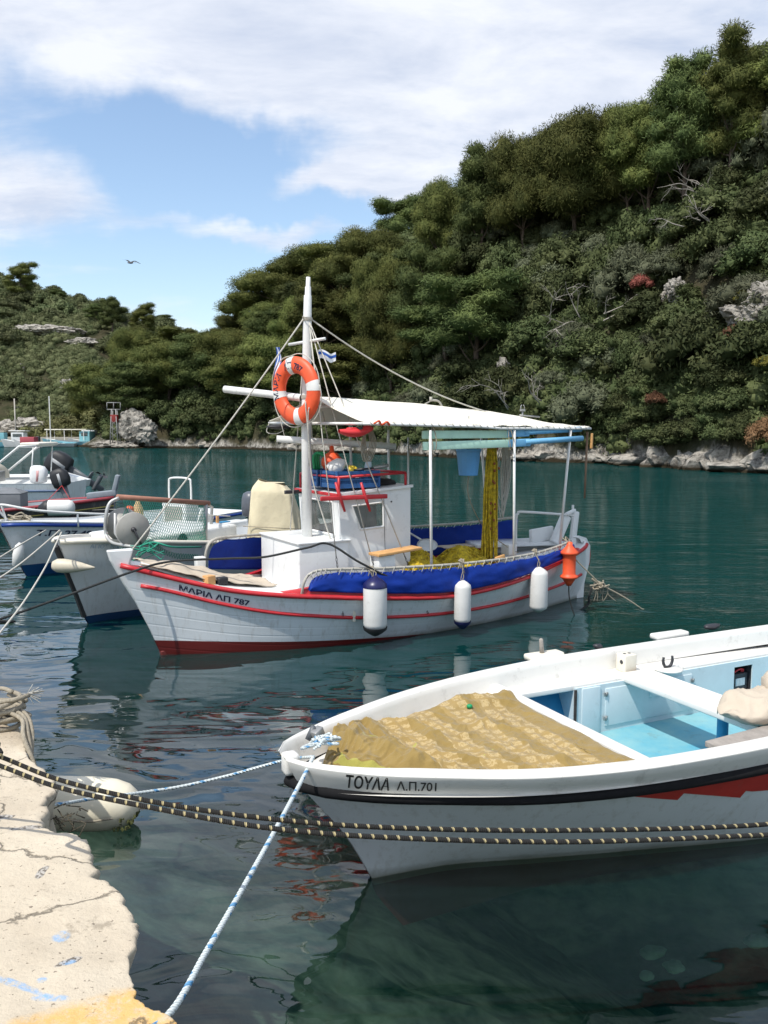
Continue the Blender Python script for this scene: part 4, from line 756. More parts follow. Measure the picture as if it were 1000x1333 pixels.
mb = MB().use(rope_t); mb.tube([(5.10, -.80, .94), (5.10, -.66, 1.0)], .008, 6); mb.tube(catmull([(5.06, -.80, .95), (5.08, -.74, 1.02), (5.14, -.74, .98), (5.11, -.82, .93)], 5), .008, 6); mb.build('lashing', parent=t_)
# oars slung under the near edge of the canopy
for k, (zz, yy, lb) in enumerate(((2.345, -.76, 'upper mint and blue painted oar slung under the canopy edge'), (2.225, -.82, 'lower mint and blue painted oar slung under the canopy edge'))):
    t_ = mthing('oar', lb, 'oar', (2.84+k*-.03, yy, zz)); xx = 2.84-k*.03; mb = MB().use(mint); tl = .012 if k else -.0
    mb.box((xx+.62, yy, zz+.005), (1.24, .03, .095), ry=-tl-.004, bev=.008); mb.build('blade', parent=t_)
    mb = MB().use(oarblue); mb.box((xx+1.40, yy, zz+.02), (.36, .032, .095), ry=-.03, bev=.012); mb.tube([(xx+1.5, yy, zz+.03), (xx+2.52, yy+.08, zz+.07)], .036, 10); mb.build('shaft', parent=t_)
mb = MB().use(rope_t)
for x, z1_, z2 in ((2.93, 2.47, 2.05), (4.05, 2.45, 2.15)):
    for s in (-1, 1): mb.tube(catmull([(x, -.83, z1_), (x+.03*s, -.86, 2.33), (x+.02*s, -.88, 2.2), (x, -.82, z2)], 5), .006, 5)
mb.build('oar_sling', fr=MF, o=(2.93, -.83, 2.4), label='tan rope slings holding the two painted oars to the canopy', cat='rope')
# wooden pole and toggle hanging at the canopy corner
t_ = mthing('pole', 'thin brown wooden pole hanging upright from the stern corner of the canopy', 'pole', (5.50, -.66, 1.5)); mb = MB().use(mat('brown_wood', (.22, .14, .09), .7, .2, 9)); mb.tube([(5.50, -.66, 2.38), (5.48, -.66, 1.50)], [.016, .012], 8); mb.build('shaft', parent=t_)
mb = MB().use(wood); mb.box((5.52, -.72, 2.26), (.03, .03, .20), bev=.005); mb.build('toggle', parent=t_)
# hanging bucket
bo = Vector((3.80, -.35, 1.84)); t_ = mthing('bucket', 'light blue plastic bucket hanging under the canopy', 'bucket', tuple(bo)); mb = MB().use(buck)
prof = [(0, 0), (.118, 0), (.12, .01), (.15, .29), (.158, .30), (.162, .325), (.154, .33), (.146, .315), (.112, .02), (0, .015)]; mb.lathe(prof, bo, n=14, smooth=False); mb.build('pail', parent=t_)
mb = MB().use(drk); mb.tube([bo+Vector((-.15, 0, .31)), bo+Vector((-.09, 0, .40)), bo+Vector((.09, 0, .42)), bo+Vector((.15, 0, .31))], .004, 5); mb.tube([bo+Vector((0, 0, .41)), bo+Vector((0, 0, .74))], .005, 5); mb.build('handle', parent=t_)
mb = MB().use(rope_t); mb.tube(catmull([bo+Vector((.0, 0, 0)), (3.85, -.3, 1.55), (4.1, -.3, 1.15), (4.45, -.3, .90), (4.62, -.35, .80)], 6), .006, 6); mb.build('rope', fr=MF, o=tuple(bo), label='thin tan cord trailing from the blue bucket to the stern deck', cat='rope')
# hanging yellow net
def net_mat():
    m = bpy.data.materials.new('yellow_mesh_net'); m.use_nodes = True; t = m.node_tree; p = t.nodes['Principled BSDF']; p.inputs['Roughness'].default_value = .9
    g = N(t, 'ShaderNodeTexCoord'); n = N(t, 'ShaderNodeTexNoise'); setin(n, Scale=22, Detail=7, Roughness=.75); t.links.new(g.outputs['Object'], n.inputs['Vector'])
    r = N(t, 'ShaderNodeValToRGB'); e = r.color_ramp.elements; e[0].position = .32; e[0].color = (.20, .13, .012, 1); e[1].position = .62; e[1].color = (.82, .60, .03, 1); t.links.new(n.outputs[0], r.inputs[0]); t.links.new(r.outputs[0], p.inputs['Base Color'])
    b = N(t, 'ShaderNodeBump'); setin(b, Strength=1, Distance=.03); t.links.new(n.outputs[0], b.inputs['Height']); t.links.new(b.outputs[0], p.inputs['Normal']); return m
ynet = net_mat(); rr = random.Random(11); mb = MB().use(ynet)
for k in range(46):
    a = rr.uniform(0, 6.28); w0 = rr.uniform(.01, .055); w1 = rr.uniform(.02, .13); pts = []
    for i in range(9):
        f = i/8; w = w0+(w1-w0)*f**.7; pts.append((4.12+.05*f*-1+math.cos(a+f*.6)*w+rr.gauss(0, .006), -.42+math.sin(a+f*.6)*w*.8, 2.44-1.72*f))
    mb.tube(catmull(pts, 3), rr.uniform(.006, .014), 5)
mb.use(mat('rust_float', (.25, .06, .02), .7))
for k in range(16): f = rr.random(); mb.lathe([(0, -.02), (.013, -.01), (.013, .01), (0, .02)], (4.12+rr.uniform(-.06, .06)-.05*f, -.50, 2.3-1.5*f), n=8)
mb.build('hanging_net', fr=MF, o=(4.12, -.42, .7), label='yellow fishing net hanging in a long bundle from the canopy', cat='net')
def heap(c, s, seed, lb):
    mb = MB().use(ynet)
    def f(u, v): a = u*2*math.pi; r = v; k = 1+.25*noise.noise(Vector((math.cos(a)*1.5, math.sin(a)*1.5, seed))); z = (1-r**2.2)*s[2]*(1+.3*noise.noise(Vector((math.cos(a)*r*3, math.sin(a)*r*3, seed+5)))); return (c[0]+math.cos(a)*r*s[0]*k, c[1]+math.sin(a)*r*s[1]*k, c[2]+z+.03*noise.noise(Vector((math.cos(a)*r*9, math.sin(a)*r*9, seed))))
    mb.grid(f, 40, 14); r2 = random.Random(seed)
    for k in range(70):
        a0 = r2.uniform(0, 6.28); r0 = r2.uniform(.1, .95); pts = []
        for i in range(5):
            a = a0+i*.16; r = min(1, max(0, r0+r2.uniform(-.1, .1))); z = (1-r**2.2)*s[2]; pts.append((c[0]+math.cos(a)*r*s[0], c[1]+math.sin(a)*r*s[1], c[2]+z+.012+r2.uniform(-.01, .025)))
        mb.tube(catmull(pts, 3), .006, 4)
    mb.build('net_heap', fr=MF, o=tuple(c), label=lb, cat='net')
heap((3.75, -.30, .50), (.58, .42, .42), 3, 'larger heap of bright yellow fishing net by the middle canopy post')
heap((3.05, -.36, .52), (.42, .36, .40), 8, 'smaller heap of dull yellow net beside the wheelhouse behind the plank')
mb = MB().use(white); mb.lathe([(0, 0), (.10, .01), (.13, .03), (.135, .035), (.10, .02), (0, .012)], (3.50, .12, .90), Vector((-.3, -.5, 1))); mb.tube([(3.4, .1, 1.0), (3.3, .4, 1.12)], .012, 6); mb.build('scoop', fr=MF, o=(3.5, .12, .9), label='white plastic scoop lying between the two yellow net heaps', cat='scoop')
# plank on a box near the wheelhouse
t_ = mthing('locker_box', 'small white box with a varnished orange plank on top by the wheelhouse', 'box', (2.52, -.72, .58)); mb = MB().use(white); mb.box((2.34, -.72, .82), (.22, .20, .36), bev=.01); mb.build('box', parent=t_)
mb = MB().use(wood); mb.box((2.50, -.74, 1.03), (.62, .20, .03), ry=-.05, rz=.10, bev=.004); mb.build('plank', fr=MF, o=(2.5, -.74, 1.02), label='varnished orange plank lying on the white box beside the wheelhouse', cat='plank')
mb = MB().use(wood); mb.box((3.88, -.90, .86), (.14, .03, .06), ry=-.2, bev=.006); mb.build('cleat_block', parent=maria)
# coiled rope hanging from the far canopy rail
mb = MB().use(rope_w); rr = random.Random(5)
for k in range(13):
    L_ = rr.uniform(.55, 1.05); w = rr.uniform(.03, .10); dx = rr.uniform(-.06, .06); mb.tube(catmull([(4.62+dx, -.05, 2.26), (4.62+dx-w, -.05+rr.uniform(-.03, .03), 2.26-L_*.5), (4.60+dx*.6, -.05, 2.26-L_), (4.62+dx+w, -.05+rr.uniform(-.03, .03), 2.26-L_*.5), (4.63+dx, -.05, 2.26)], 6), .007, 5)
mb.tube([(4.62, -.05, 2.24), (4.62, -.05, 2.55)], .008, 5)
mb.build('rope_coil', fr=MF, o=(4.62, -.05, 2.2), label='coil of pale rope hanging from the canopy near the stern', cat='rope')
mb = MB().use(sack); mb.grid(lambda u, v: (4.05+.5*u, .45+.3*v, .80+.012*noise.noise(Vector((u*3, v*3, 0)))), 10, 8, th=.01); mb.build('folded_cloth', fr=MF, o=(4.05, .45, .8), label='cream cloth folded on the far side deck near the stern', cat='cloth')
# caique mooring lines
s0 = MF.w(5.15, -.80, .70); k0 = P(783, 762, 11.0); k1 = W(836, 793, 0)
mb = MB().use(rope_t); mb.tube(stay(MF.w(5.3, -.5, .82), k0, sag=.0, n=4)+stay(k0, k1, sag=-.02, n=5)[1:]+[k1+Vector((.5, .3, -.12))], .010, 6)
rr = random.Random(2)
for k in range(12): mb.tube(catmull([k0+Vector((rr.gauss(0, .045), rr.gauss(0, .03), rr.gauss(0, .03))) for _ in range(5)], 6), .012, 6)
for k in range(5): a = k0+Vector((rr.gauss(0, .06), 0, 0)); mb.tube(catmull([a, a+Vector((rr.gauss(0, .03), 0, -.12)), a+Vector((rr.gauss(0, .06), 0, -.22))], 4), .005, 5)
mb.use(rope_k); mb.tube(catmull([k0+Vector((-.13, 0, -.03)), k0+Vector((-.16, 0, -.15)), k0+Vector((-.18, 0, -.27)), k0+Vector((-.4, -.1, -.38))], 5), .016, 6)
mb.build('mooring_rope', o=tuple(k0), label='knotted tan stern rope with dangling ends behind the orange buoy', cat='rope')
mb = MB().use(rope_k)
pts = [P(-30, 813, 7.4), P(0, 806, 7.5), P(80, 778, 7.9), P(170, 745, 8.30), P(222, 731, 8.72), P(300, 727, 8.85), P(345, 725, 8.85), P(400, 713, 8.85), P(428, 708, 8.9), P(470, 733, 8.95), P(520, 755, 9.15), P(580, 758, 9.5), P(620, 741, 9.95), P(650, 722, 10.5)]
mb.tube(catmull([(-7, 5.6, .78)]+pts, 8), .0125, 7); mb.build('mooring_rope', o=tuple(pts[1]), label='long black mooring line draped over the foredeck and side of the canopied boat', cat='rope')
# ================================================================ the near open boat
TF = Fr((-.07, 4.25), 25.8)
th_sh = [(-.5, .05, .78), (-.46, .13, .78), (-.38, .215, .775), (-.2, .35, .765), (0, .47, .76), (.5, .705, .75), (1, .845, .75), (1.5, .915, .755), (2, .945, .76), (3, .94, .765), (4, .86, .79), (5, .70, .83), (5.2, .66, .84)]
toh = Hull(th_sh, [(-.5, .012), (0, .06), (.5, .20), (1, .34), (2.26, .66), (3.2, .74), (4.2, .70), (5.2, .58)], [(-.4, .25), (-.1, .03), (0, 0), (.3, -.17), (.62, -.42), (.78, -.5)], [(-.4, 5.0), (0, 5.1), (.84, 5.25)], keel=-.32, flare=.75)
toula = thing('rowing_boat', 'open white boat with blue inside and a black rub strip in front', 'boat', TF)
RUB = -.155
hm2 = painted('white_glassfibre_hull', (.10, .03, .02), (.72, .73, .73), -.04, False)
mb = MB().use(hm2)
for sd in (1, -1):
    def fn(u, v, sd=sd):
        t = u; zt = toh.zs(t)+RUB; p = toh.pt(t, toh.zk+(zt-toh.zk)*v, 0); p.y *= sd; return p
    mb.grid(fn, 60, 18)
mb.add([toh.pt(1, -.3), toh.pt(1, 0), toh.pt(1, .6), Vector((5.25, -.60, .6)), Vector((5.1, -.58, 0)), Vector((5.05, -.02, -.3))], [(0, 1, 2, 3, 4, 5)], smooth=False)
recalc(mb.build('hull', parent=toula))
bw_ = mat('bright_white_paint', (.74, .725, .68), .4, .04, 3, bump=.06, bscale=9, dirt=.38)
mb = MB().use(bw_)
RUBO = .012
def topfn(sd):
    # outer strake, cap, inner bulwark down to the deck : v runs round the section
    def f(u, v):
        t = u; zs_ = toh.zs(t); xs = toh.x0+(toh.x1-toh.x0)*t; cap = min(.085, .02+.35*u*2)
        prof = [(0, RUB-.01), (.006, -.02), (-.004, -.004), (-.02, 0), (-cap+.01, 0), (-cap, -.008), (-cap-.015, -.10), (-cap-.02, -.135)]
        k = v*(len(prof)-1); i = min(len(prof)-2, int(k)); q = k-i; off = prof[i][0]*(1-q)+prof[i+1][0]*q; dz = prof[i][1]*(1-q)+prof[i+1][1]*q
        p = toh.pt(t, zs_+min(0, dz)); b = toh.pt(t, zs_).y; y = max(.004, (p.y if v < .2 else b)+off+RUBO*(v < .2)); return (p.x, sd*y, zs_+dz)
    return f
for sd in (1, -1): mb.grid(topfn(sd), 90, 21)
# stem cap block
mb.box((-.45, 0, .72), (.08, .08, .11), bev=.02)
mb.build('gunwale', parent=toula)
mb = MB().use(mat('matt_black_rubber', (.012, .012, .013), .85, .2, 20, spec=.15))
a = toh.line(RUB-.005, -1, .014, .0, 1, 60)[::-1]; b = toh.line(RUB-.005, 1, .014, .0, 1, 60)
mb.tube(a+[Vector((a[-1].x-.035, 0, a[-1].z+.01))]+b, .032, 10); mb.build('rub_strip', parent=toula)
lt2 = mat('black_lettering', (.012, .012, .012), .6)
mb = MB().use(lt2)
def on_t(x0, dz, sh_=.16):
    def f(tx, ty): x = x0+tx+ty*sh_; z = sint(th_sh, x, 2)+dz+ty; t = toh.t_at(x, z); return Vector((x, -(toh.pt(t, z).y+.019), z))
    return f
mb.text('ΤΟΥΛΑ', lambda a_, b_: on_t(-.262, -.108, -.12)(a_*.50, b_), .108, .0022); mb.text('Λ.Π.701', lambda a_, b_: on_t(-.045, -.104, -.25)(a_*.68, b_), .080, .0008); mb.build('lettering', parent=toula)
# red painted band with saw-tooth lower edge below the rub strip
mb = MB().use(mat('brick_red_paint', (.46, .03, .022), .5, .15, 6, dirt=.3))
def saw(x): q = x-1.02; return .02+.13*min(1, max(0, q)/.9)+.05*((max(0, q)/.42) % 1.0)
def rf(u, v): x = 1.02+4.0*u; zt = sint(th_sh, x, 2)+RUB-.012; z = zt-saw(x)*v; return toh.surf(x, z, -1, .007)
mb.grid(rf, 320, 5); mb.build('painted_band', parent=toula)
# decks
DZ = .625
def dk(x0, x1, yfa, yfb, z=DZ, n=30):
    return lambda u, v: (lambda x: (x, yfa(x)+(yfb(x)-yfa(x))*v, z+.0))(x0+(x1-x0)*u)
bo_ = lambda x: sint(th_sh, x, 1)-.05
YI = .66; YN = -.74
mb = MB().use(bw_)
mb.grid(dk(-.36, 1.30, lambda x: -bo_(x), lambda x: bo_(x)), 24, 8)
for sd in (1, -1):
    mb.grid(dk(1.30, 5.15, (lambda x: YI) if sd > 0 else (lambda x: -bo_(x)), (lambda x: bo_(x)) if sd > 0 else (lambda x: YN)), 20, 2)
    y0 = YI if sd > 0 else YN
    mb.box((3.22, y0-.005*sd, DZ-.018), (3.86, .03, .04), bev=.008)
mb.build('deck', parent=toula)
mb = MB().use(bw_); mb.box((1.30, 0, DZ+.0), (.085, 1.60, .085), bev=.012); mb.build('coaming', parent=toula)
mb = MB().use(bw_); mb.box((2.42, -.04, DZ-.005), (.26, 1.46, .05), bev=.012); mb.box((2.54, -.04, DZ+.018), (.025, 1.46, .03), bev=.006); mb.build('thwart', parent=toula)
mb = MB().use(floorb); mb.grid(lambda u, v: (lambda q: (q.x, q.y*(2*v-1), .26))(toh.surf(1.3+3.7*u, .26, 1, -.045)), 20, 6); mb.build('floor', parent=toula)
# bulkhead under the foredeck coaming, bright blue inside the side locker
mb = MB().use(bluep); mb.grid(lambda u, v: toh.surf(1.34+.7*u, .24+.37*v, 1, -.035), 10, 6)
mb.grid(lambda u, v: toh.surf(1.34+3.6*u, .24+.37*v, -1, -.035), 30, 6)
mb.grid(lambda u, v: (lambda q: (1.345, q.y*(2*v-1), q.z))(toh.surf(1.345, .24+.37*u, 1, -.04)), 6, 8); mb.build('bow_bulkhead', parent=toula)
# locker front
mb = MB().use(ltblue)
LY = .625
bx = 3.50; bz = (.36, .565); ww = .10
for (xa, xb, za, zb_) in ((1.86, bx-ww, .26, .61), (bx+ww, 5.1, .26, .61), (bx-ww, bx+ww, .26, bz[0]), (bx-ww, bx+ww, bz[1], .61)): mb.box(((xa+xb)/2, LY, (za+zb_)/2), (xb-xa, .02, zb_-za))
mb.box((1.87, LY+.15, .43), (.02, .30, .35)); mb.box((1.99, LY-.014, .43), (.16, .012, .345), bev=.003); mb.box((2.58, LY-.006, .54), (.10, .06, .17), bev=.008)
lk = mb.build('locker_front', parent=toula)
for xa, xb, za, zb_ in ((2.12, 2.95, .30, .575), (2.62, 3.2, .33, .56)):
    mb = MB().use(ltblue); mb.box(((xa+xb)/2, LY-.0135, (za+zb_)/2), (xb-xa, .008, zb_-za), bev=.003) if xa < 2.5 else None
    if xa > 2.5: continue
    d_ = mb.build('locker_door', parent=toula)
    mb = MB().use(steel)
    for hx, hz in ((xa, za+.06), (xa, zb_-.04), (xb+.02, za+.08), (xb, zb_-.05)):
        mb = MB().use(steel); mb.box((hx, LY-.022, hz), (.035, .006, .028), bev=.002); mb.tube([(hx, LY-.027, hz-.015), (hx, LY-.027, hz+.015)], .004, 6); mb.build('hinge', parent=d_)
mb = MB().use(mat('dark_gap', (.05, .04, .035), .9, .5, 30)); mb.box((1.855, LY-.012, .43), (.018, .012, .34)); mb.build('gap_shade', parent=toula)  # dark strip stands in for the shade in the gap at the locker edge
# battery niche
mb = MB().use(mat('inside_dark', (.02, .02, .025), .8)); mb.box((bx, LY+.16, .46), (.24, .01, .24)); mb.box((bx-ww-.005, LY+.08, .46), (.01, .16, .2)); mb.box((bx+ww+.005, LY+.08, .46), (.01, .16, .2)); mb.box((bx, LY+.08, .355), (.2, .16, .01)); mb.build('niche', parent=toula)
t_ = thing('battery', 'dark battery with pale label and red leads in the niche of the far locker', 'battery', TF, (bx, LY+.06, .40)); mb = MB().use(drk); mb.box((bx, LY+.07, .43), (.17, .10, .13), bev=.006); mb.use(mat('label_grey', (.45, .5, .52), .6, .2, 30)); mb.box((bx, LY+.017, .43), (.10, .004, .06)); mb.build('case', parent=t_)
mb = MB().use(redpl); mb.tube(catmull([(bx-.05, LY+.04, .50), (bx-.02, LY+.02, .53), (bx+.03, LY+.03, .525), (bx+.06, LY+.05, .50)], 4), .006, 6); mb.box((bx+.05, LY+.05, .51), (.03, .02, .02)); mb.build('lead', parent=t_)
# post under the thwart
mb = MB().use(bluep); mb.lathe([(.036, 0), (.036, .34)], (2.52, -.07, .26), n=20); mb.box((2.52, -.07, .265), (.12, .12, .012)); mb.build('thwart_post', parent=toula)
# rowlock shelf and horn, small box, pads
mb = MB().use(bw_); mb.lathe([(0, 0), (.10, 0), (.105, .008), (.10, .018), (0, .018)], (2.72, .62, DZ+.005), n=20); mb.box((2.72, .70, DZ+.012), (.28, .10, .018), bev=.006); mb.build('rowlock_shelf', parent=toula)
mb = MB().use(drk)
for s in (-1, 1): mb.tube(catmull([(2.72, .63, DZ+.025), (2.72+s*.028, .63, DZ+.035), (2.72+s*.045, .63, DZ+.07), (2.72+s*.042, .63, DZ+.105)], 4), [.011]*10+[.009]*3, 8)
mb.build('rowlock', parent=toula)
mb = MB().use(cream); mb.box((2.44, .76, DZ+.065), (.11, .10, .13), bev=.008); mb.use(drk)
for dx in (-.02, .025): mb.lathe([(0, .001), (.012, .001), (.012, 0)], (2.44+dx, .76, DZ+.131), n=10)
mb.lathe([(0, .001), (.016, .001), (.016, 0)], (2.384, .75, DZ+.075), (-1, 0, 0), 10); mb.build('socket_block', parent=toula)
mb = MB().use(mat('rust_stain', (.42, .27, .12), .8, .3, 30)); mb.box((2.5, .68, DZ+.004), (.22, .05, .006), rz=.1); mb.build('rusty_patch', parent=toula)
mb = MB().use(cream); mb.box((1.86, .985, .752), (.30, .11, .05), bev=.02); pd_ = mb.build('thole_pad', parent=toula, label='cream thole pad with a wooden pin'); mb = MB().use(greyw); mb.tube([(1.84, .985, .77), (1.83, .985, .875), (1.83, .985, .885)], [.018, .015, .008], 10); mb.build('thole_pin', parent=pd_)
mb = MB().use(bw_); mb.box((3.12, 1.02, .762), (.34, .10, .05), bev=.02); mb.build('thole_pad', parent=toula, label='plain white pad')
mb = MB().use(drk); stone(mb, (2.36, .985, .765), (.04, .03, .022), 3, 2, 1); mb.build('lashing_knot', parent=toula); mb = MB().use(drk); stone(mb, (3.56, 1.0, .79), (.09, .04, .028), 4, 2, 1); mb.build('lashing_knot', parent=toula)
# bow fairlead and knot
mb = MB().use(greyb); mb.tube([(-.30, .14, .77), (-.27, .13, .84)], .02, 4); mb.use(steel); mb.box((-.255, .11, .80), (.06, .045, .07), ry=-.4, rz=.4, bev=.006); mb.build('fairlead', parent=toula)
mb = MB().use(bwrope); rr = random.Random(21); kc = Vector((-.25, .05, .785))
for k in range(8): mb.tube(catmull([kc+Vector((rr.gauss(0, .045), rr.gauss(0, .045), rr.gauss(.0, .012))) for _ in range(5)], 5), .0075, 6)
mb.build('rope_knot', fr=TF, o=tuple(kc), label='knot of pale blue rope round the bow cleat of the near boat', cat='rope')
# plank and sack
mb = MB().use(greyw); mb.box((2.60, -.69, DZ+.045), (1.7, .20, .035), rz=.05, ry=-.0, bev=.006); mb.build('plank', fr=TF, o=(2.6, -.69, DZ+.03), label='grey weathered plank lying along the near side deck under the sack', cat='plank')
def sackm(c, s, rz, seed, name, label):
    mb = MB().use(sack)
    bm = bmesh.new(); bmesh.ops.create_icosphere(bm, subdivisions=5, radius=1); rm = Matrix.Rotation(rz, 3, 'Z')
    for v in bm.verts:
        p = v.co.copy(); q = Vector((math.copysign(abs(p.x)**.55, p.x), math.copysign(abs(p.y)**.6, p.y), p.z)); pin = 1-.35*max(0, abs(q.x)-.6)
        q = Vector((q.x*s[0], q.y*s[1]*pin, q.z*s[2]*(1-.45*q.x*q.x)))
        q += Vector((0, 0, 1))*(.030*noise.noise(q*6+Vector((seed, 0, 0)))+.016*(1-abs(noise.noise(q*11+Vector((seed, 4, 0))))*3))*(1 if p.z > -.3 else .3); v.co = Vector(c)+rm @ q
    bm.verts.index_update(); mb.add([v.co for v in bm.verts], [tuple(v.index for v in f.verts) for f in bm.faces], smooth=True); bm.free(); return mb.build(name, fr=TF, o=(c[0], c[1], c[2]-s[2]), label=label, cat='sack')
sackm((2.42, -.46, .735), (.32, .17, .09), .05, 3, 'sack', 'cream canvas sack resting on the white thwart beside the plank')
sackm((2.66, -.46, .83), (.18, .17, .085), .8, 9, 'sack', 'crumpled smaller cream sack piled at the right edge of the near boat')
# blanket over the foredeck
def blanket_mat():
    m = bpy.data.materials.new('brown_patterned_blanket'); m.use_nodes = True; t = m.node_tree; p = t.nodes['Principled BSDF']; p.inputs['Roughness'].default_value = .95; p.inputs['Specular IOR Level'].default_value = .1; p.inputs['Sheen Weight'].default_value = .25
    g = N(t, 'ShaderNodeTexCoord'); s_ = N(t, 'ShaderNodeSeparateXYZ'); lk = t.links.new; lk(g.outputs['UV'], s_.inputs[0])
    n = N(t, 'ShaderNodeTexNoise'); setin(n, Scale=5, Detail=6, Roughness=.6); lk(g.outputs['Object'], n.inputs['Vector']); n2_ = N(t, 'ShaderNodeTexNoise'); setin(n2_, Scale=90, Detail=3, Roughness=.7); lk(g.outputs['Object'], n2_.inputs['Vector'])
    wob = M_(t, 'MULTIPLY', M_(t, 'SUBTRACT', n.outputs[0], .5), .07)
    u = M_(t, 'ADD', s_.outputs[0], wob); v = M_(t, 'ADD', s_.outputs[1], wob)
    # rows of short pale dashes in bands
    band = M_(t, 'GREATER_THAN', M_(t, 'PINGPONG', M_(t, 'MULTIPLY', u, 6.5), .5), .17); da = M_(t, 'GREATER_THAN', M_(t, 'PINGPONG', M_(t, 'ADD', M_(t, 'MULTIPLY', v, 19), M_(t, 'MULTIPLY', u, 3)), .5), .20); db = M_(t, 'GREATER_THAN', M_(t, 'PINGPONG', M_(t, 'MULTIPLY', u, 20), .5), .16)
    k = M_(t, 'MULTIPLY', M_(t, 'MULTIPLY', band, da), db); k = M_(t, 'MULTIPLY', k, M_(t, 'MULTIPLY', M_(t, 'GREATER_THAN', n2_.outputs[0], .45), .42))
    a = N(t, 'ShaderNodeMix', data_type='RGBA'); lk(n.outputs[0], a.inputs['Factor']); a.inputs['A'].default_value = (.20, .135, .040, 1); a.inputs['B'].default_value = (.33, .235, .085, 1)
    pal = N(t, 'ShaderNodeMix', data_type='RGBA'); lk(M_(t, 'MULTIPLY', band, .30), pal.inputs['Factor']); lk(a.outputs['Result'], pal.inputs['A']); pal.inputs['B'].default_value = (.44, .31, .14, 1)
    b = N(t, 'ShaderNodeMix', data_type='RGBA'); lk(k, b.inputs['Factor']); lk(pal.outputs['Result'], b.inputs['A']); b.inputs['B'].default_value = (.60, .48, .27, 1)
    # hems stay plain brown; bow end plain brown/green lining
    hem = M_(t, 'LESS_THAN', M_(t, 'ADD', s_.outputs[0], wob), .30); hem2 = M_(t, 'GREATER_THAN', s_.outputs[0], .93)
    c = N(t, 'ShaderNodeMix', data_type='RGBA'); lk(M_(t, 'MAXIMUM', hem, hem2), c.inputs['Factor']); lk(b.outputs['Result'], c.inputs['A']); lk(a.outputs['Result'], c.inputs['B'])
    n3 = N(t, 'ShaderNodeTexNoise'); setin(n3, Scale=4.2, Detail=3, Roughness=.5, Distortion=.6); lk(g.outputs['Object'], n3.inputs['Vector'])
    edge = M_(t, 'ADD', M_(t, 'GREATER_THAN', s_.outputs[1], .90), M_(t, 'LESS_THAN', s_.outputs[1], .07), True); lime = M_(t, 'MULTIPLY', M_(t, 'GREATER_THAN', M_(t, 'ADD', n3.outputs[0], M_(t, 'MULTIPLY', edge, .12)), .66), M_(t, 'LESS_THAN', s_.outputs[0], .62))
    d = N(t, 'ShaderNodeMix', data_type='RGBA'); lk(M_(t, 'MULTIPLY', lime, .85), d.inputs['Factor']); lk(c.outputs['Result'], d.inputs['A']); d.inputs['B'].default_value = (.36, .34, .08, 1); lk(d.outputs['Result'], p.inputs['Base Color'])
    bn = N(t, 'ShaderNodeBump'); setin(bn, Strength=.6, Distance=.006); lk(M_(t, 'ADD', n2_.outputs[0], M_(t, 'MULTIPLY', n.outputs[0], 1.5)), bn.inputs['Height']); lk(bn.outputs[0], p.inputs['Normal']); return m
CREASE = [(.30, .50, .62, -.30, .030, .035), (.62, -.30, 1.15, -.62, .026, .03), (.45, .35, 1.15, .05, .024, .03), (.25, -.1, .75, -.52, .030, .03), (.72, .50, 1.2, .35, .030, .035), (.85, .1, 1.2, -.40, .022, .025), (.35, .1, .9, .2, .018, .025), (.1, -.25, .5, -.45, .03, .04)]
def fold(x, y, seed=0):
    r = 0; wx = x+.12*noise.noise(Vector((x*2.3, y*2.3, 1))); wy = y+.12*noise.noise(Vector((x*2.3, y*2.3, 9)))
    for i, (s, am, st) in enumerate(((2.2, .013, (1, .8)), (4.3, .014, (.7, 1)), (8.0, .013, (1, .7)), (17, .006, (.8, 1)))):
        n_ = 1-abs(noise.noise(Vector((wx*s*st[0], wy*s*st[1], 3.7*i+seed))))*2.6; r += am*max(0, n_)**2.2
    for (x0_, y0_, x1_, y1_, h_, w_) in CREASE:
        dx, dy = x1_-x0_, y1_-y0_; l_ = dx*dx+dy*dy; t_ = max(0, min(1, ((wx-x0_)*dx+(wy-y0_)*dy)/l_)); dd = math.hypot(wx-x0_-dx*t_, wy-y0_-dy*t_); r += h_*math.exp(-(dd/w_)**1.5)*math.sin(math.pi*min(1, .15+t_*.85))
    return r+.008*noise.noise(Vector((x*30, y*30, 4)))*.5
yfar = [(-.26, .04), (-.18, .20), (-.05, .36), (.10, .48), (.28, .56), (.42, .50), (.55, .58), (.8, .62), (1.0, .62), (1.25, .60)]
ynear = [(-.26, .02), (-.2, -.06), (-.05, -.18), (.1, -.30), (.4, -.48), (.7, -.60), (1.0, -.70), (1.25, -.78)]
def bl(u, v):
    x = -.26+1.50*u+.03*noise.noise(Vector((v*6, 1, 0)))*(u > .9); a = sint(ynear, x, 1); b = sint(yfar, x, 1); y = a+(b-a)*v; y += .02*noise.noise(Vector((x*7, v*2, 3)))*abs(2*v-1)
    bow_ = 1/(1+math.exp((x-.19)/.035)); f = fold(x, y)*(1+.9*bow_); k = min(1, min(u, 1-u)*16+.25, min(v, 1-v)*10+.2)
    f += bow_*(.06*abs(noise.noise(Vector((x*7, y*7, 11))))+.035+.03*math.sin(y*9+x*14))*min(1, max(0, (x+.30)*6))
    far_fold = .05*math.exp(-((v-.93)/.05)**2)*(x > .62)*min(1, (x-.62)*5)
    return (x, y, DZ+.012+(f*1.0+.018)*k+far_fold+.02*math.exp(-((u-1.0)/.05)**2))
mb = MB().use(blanket_mat()); mb.grid(bl, 240, 170, th=.006); mb.build('blanket', fr=TF, o=(.5, 0, DZ), label='rumpled brown and gold patterned blanket spread over the foredeck of the near boat', cat='blanket')
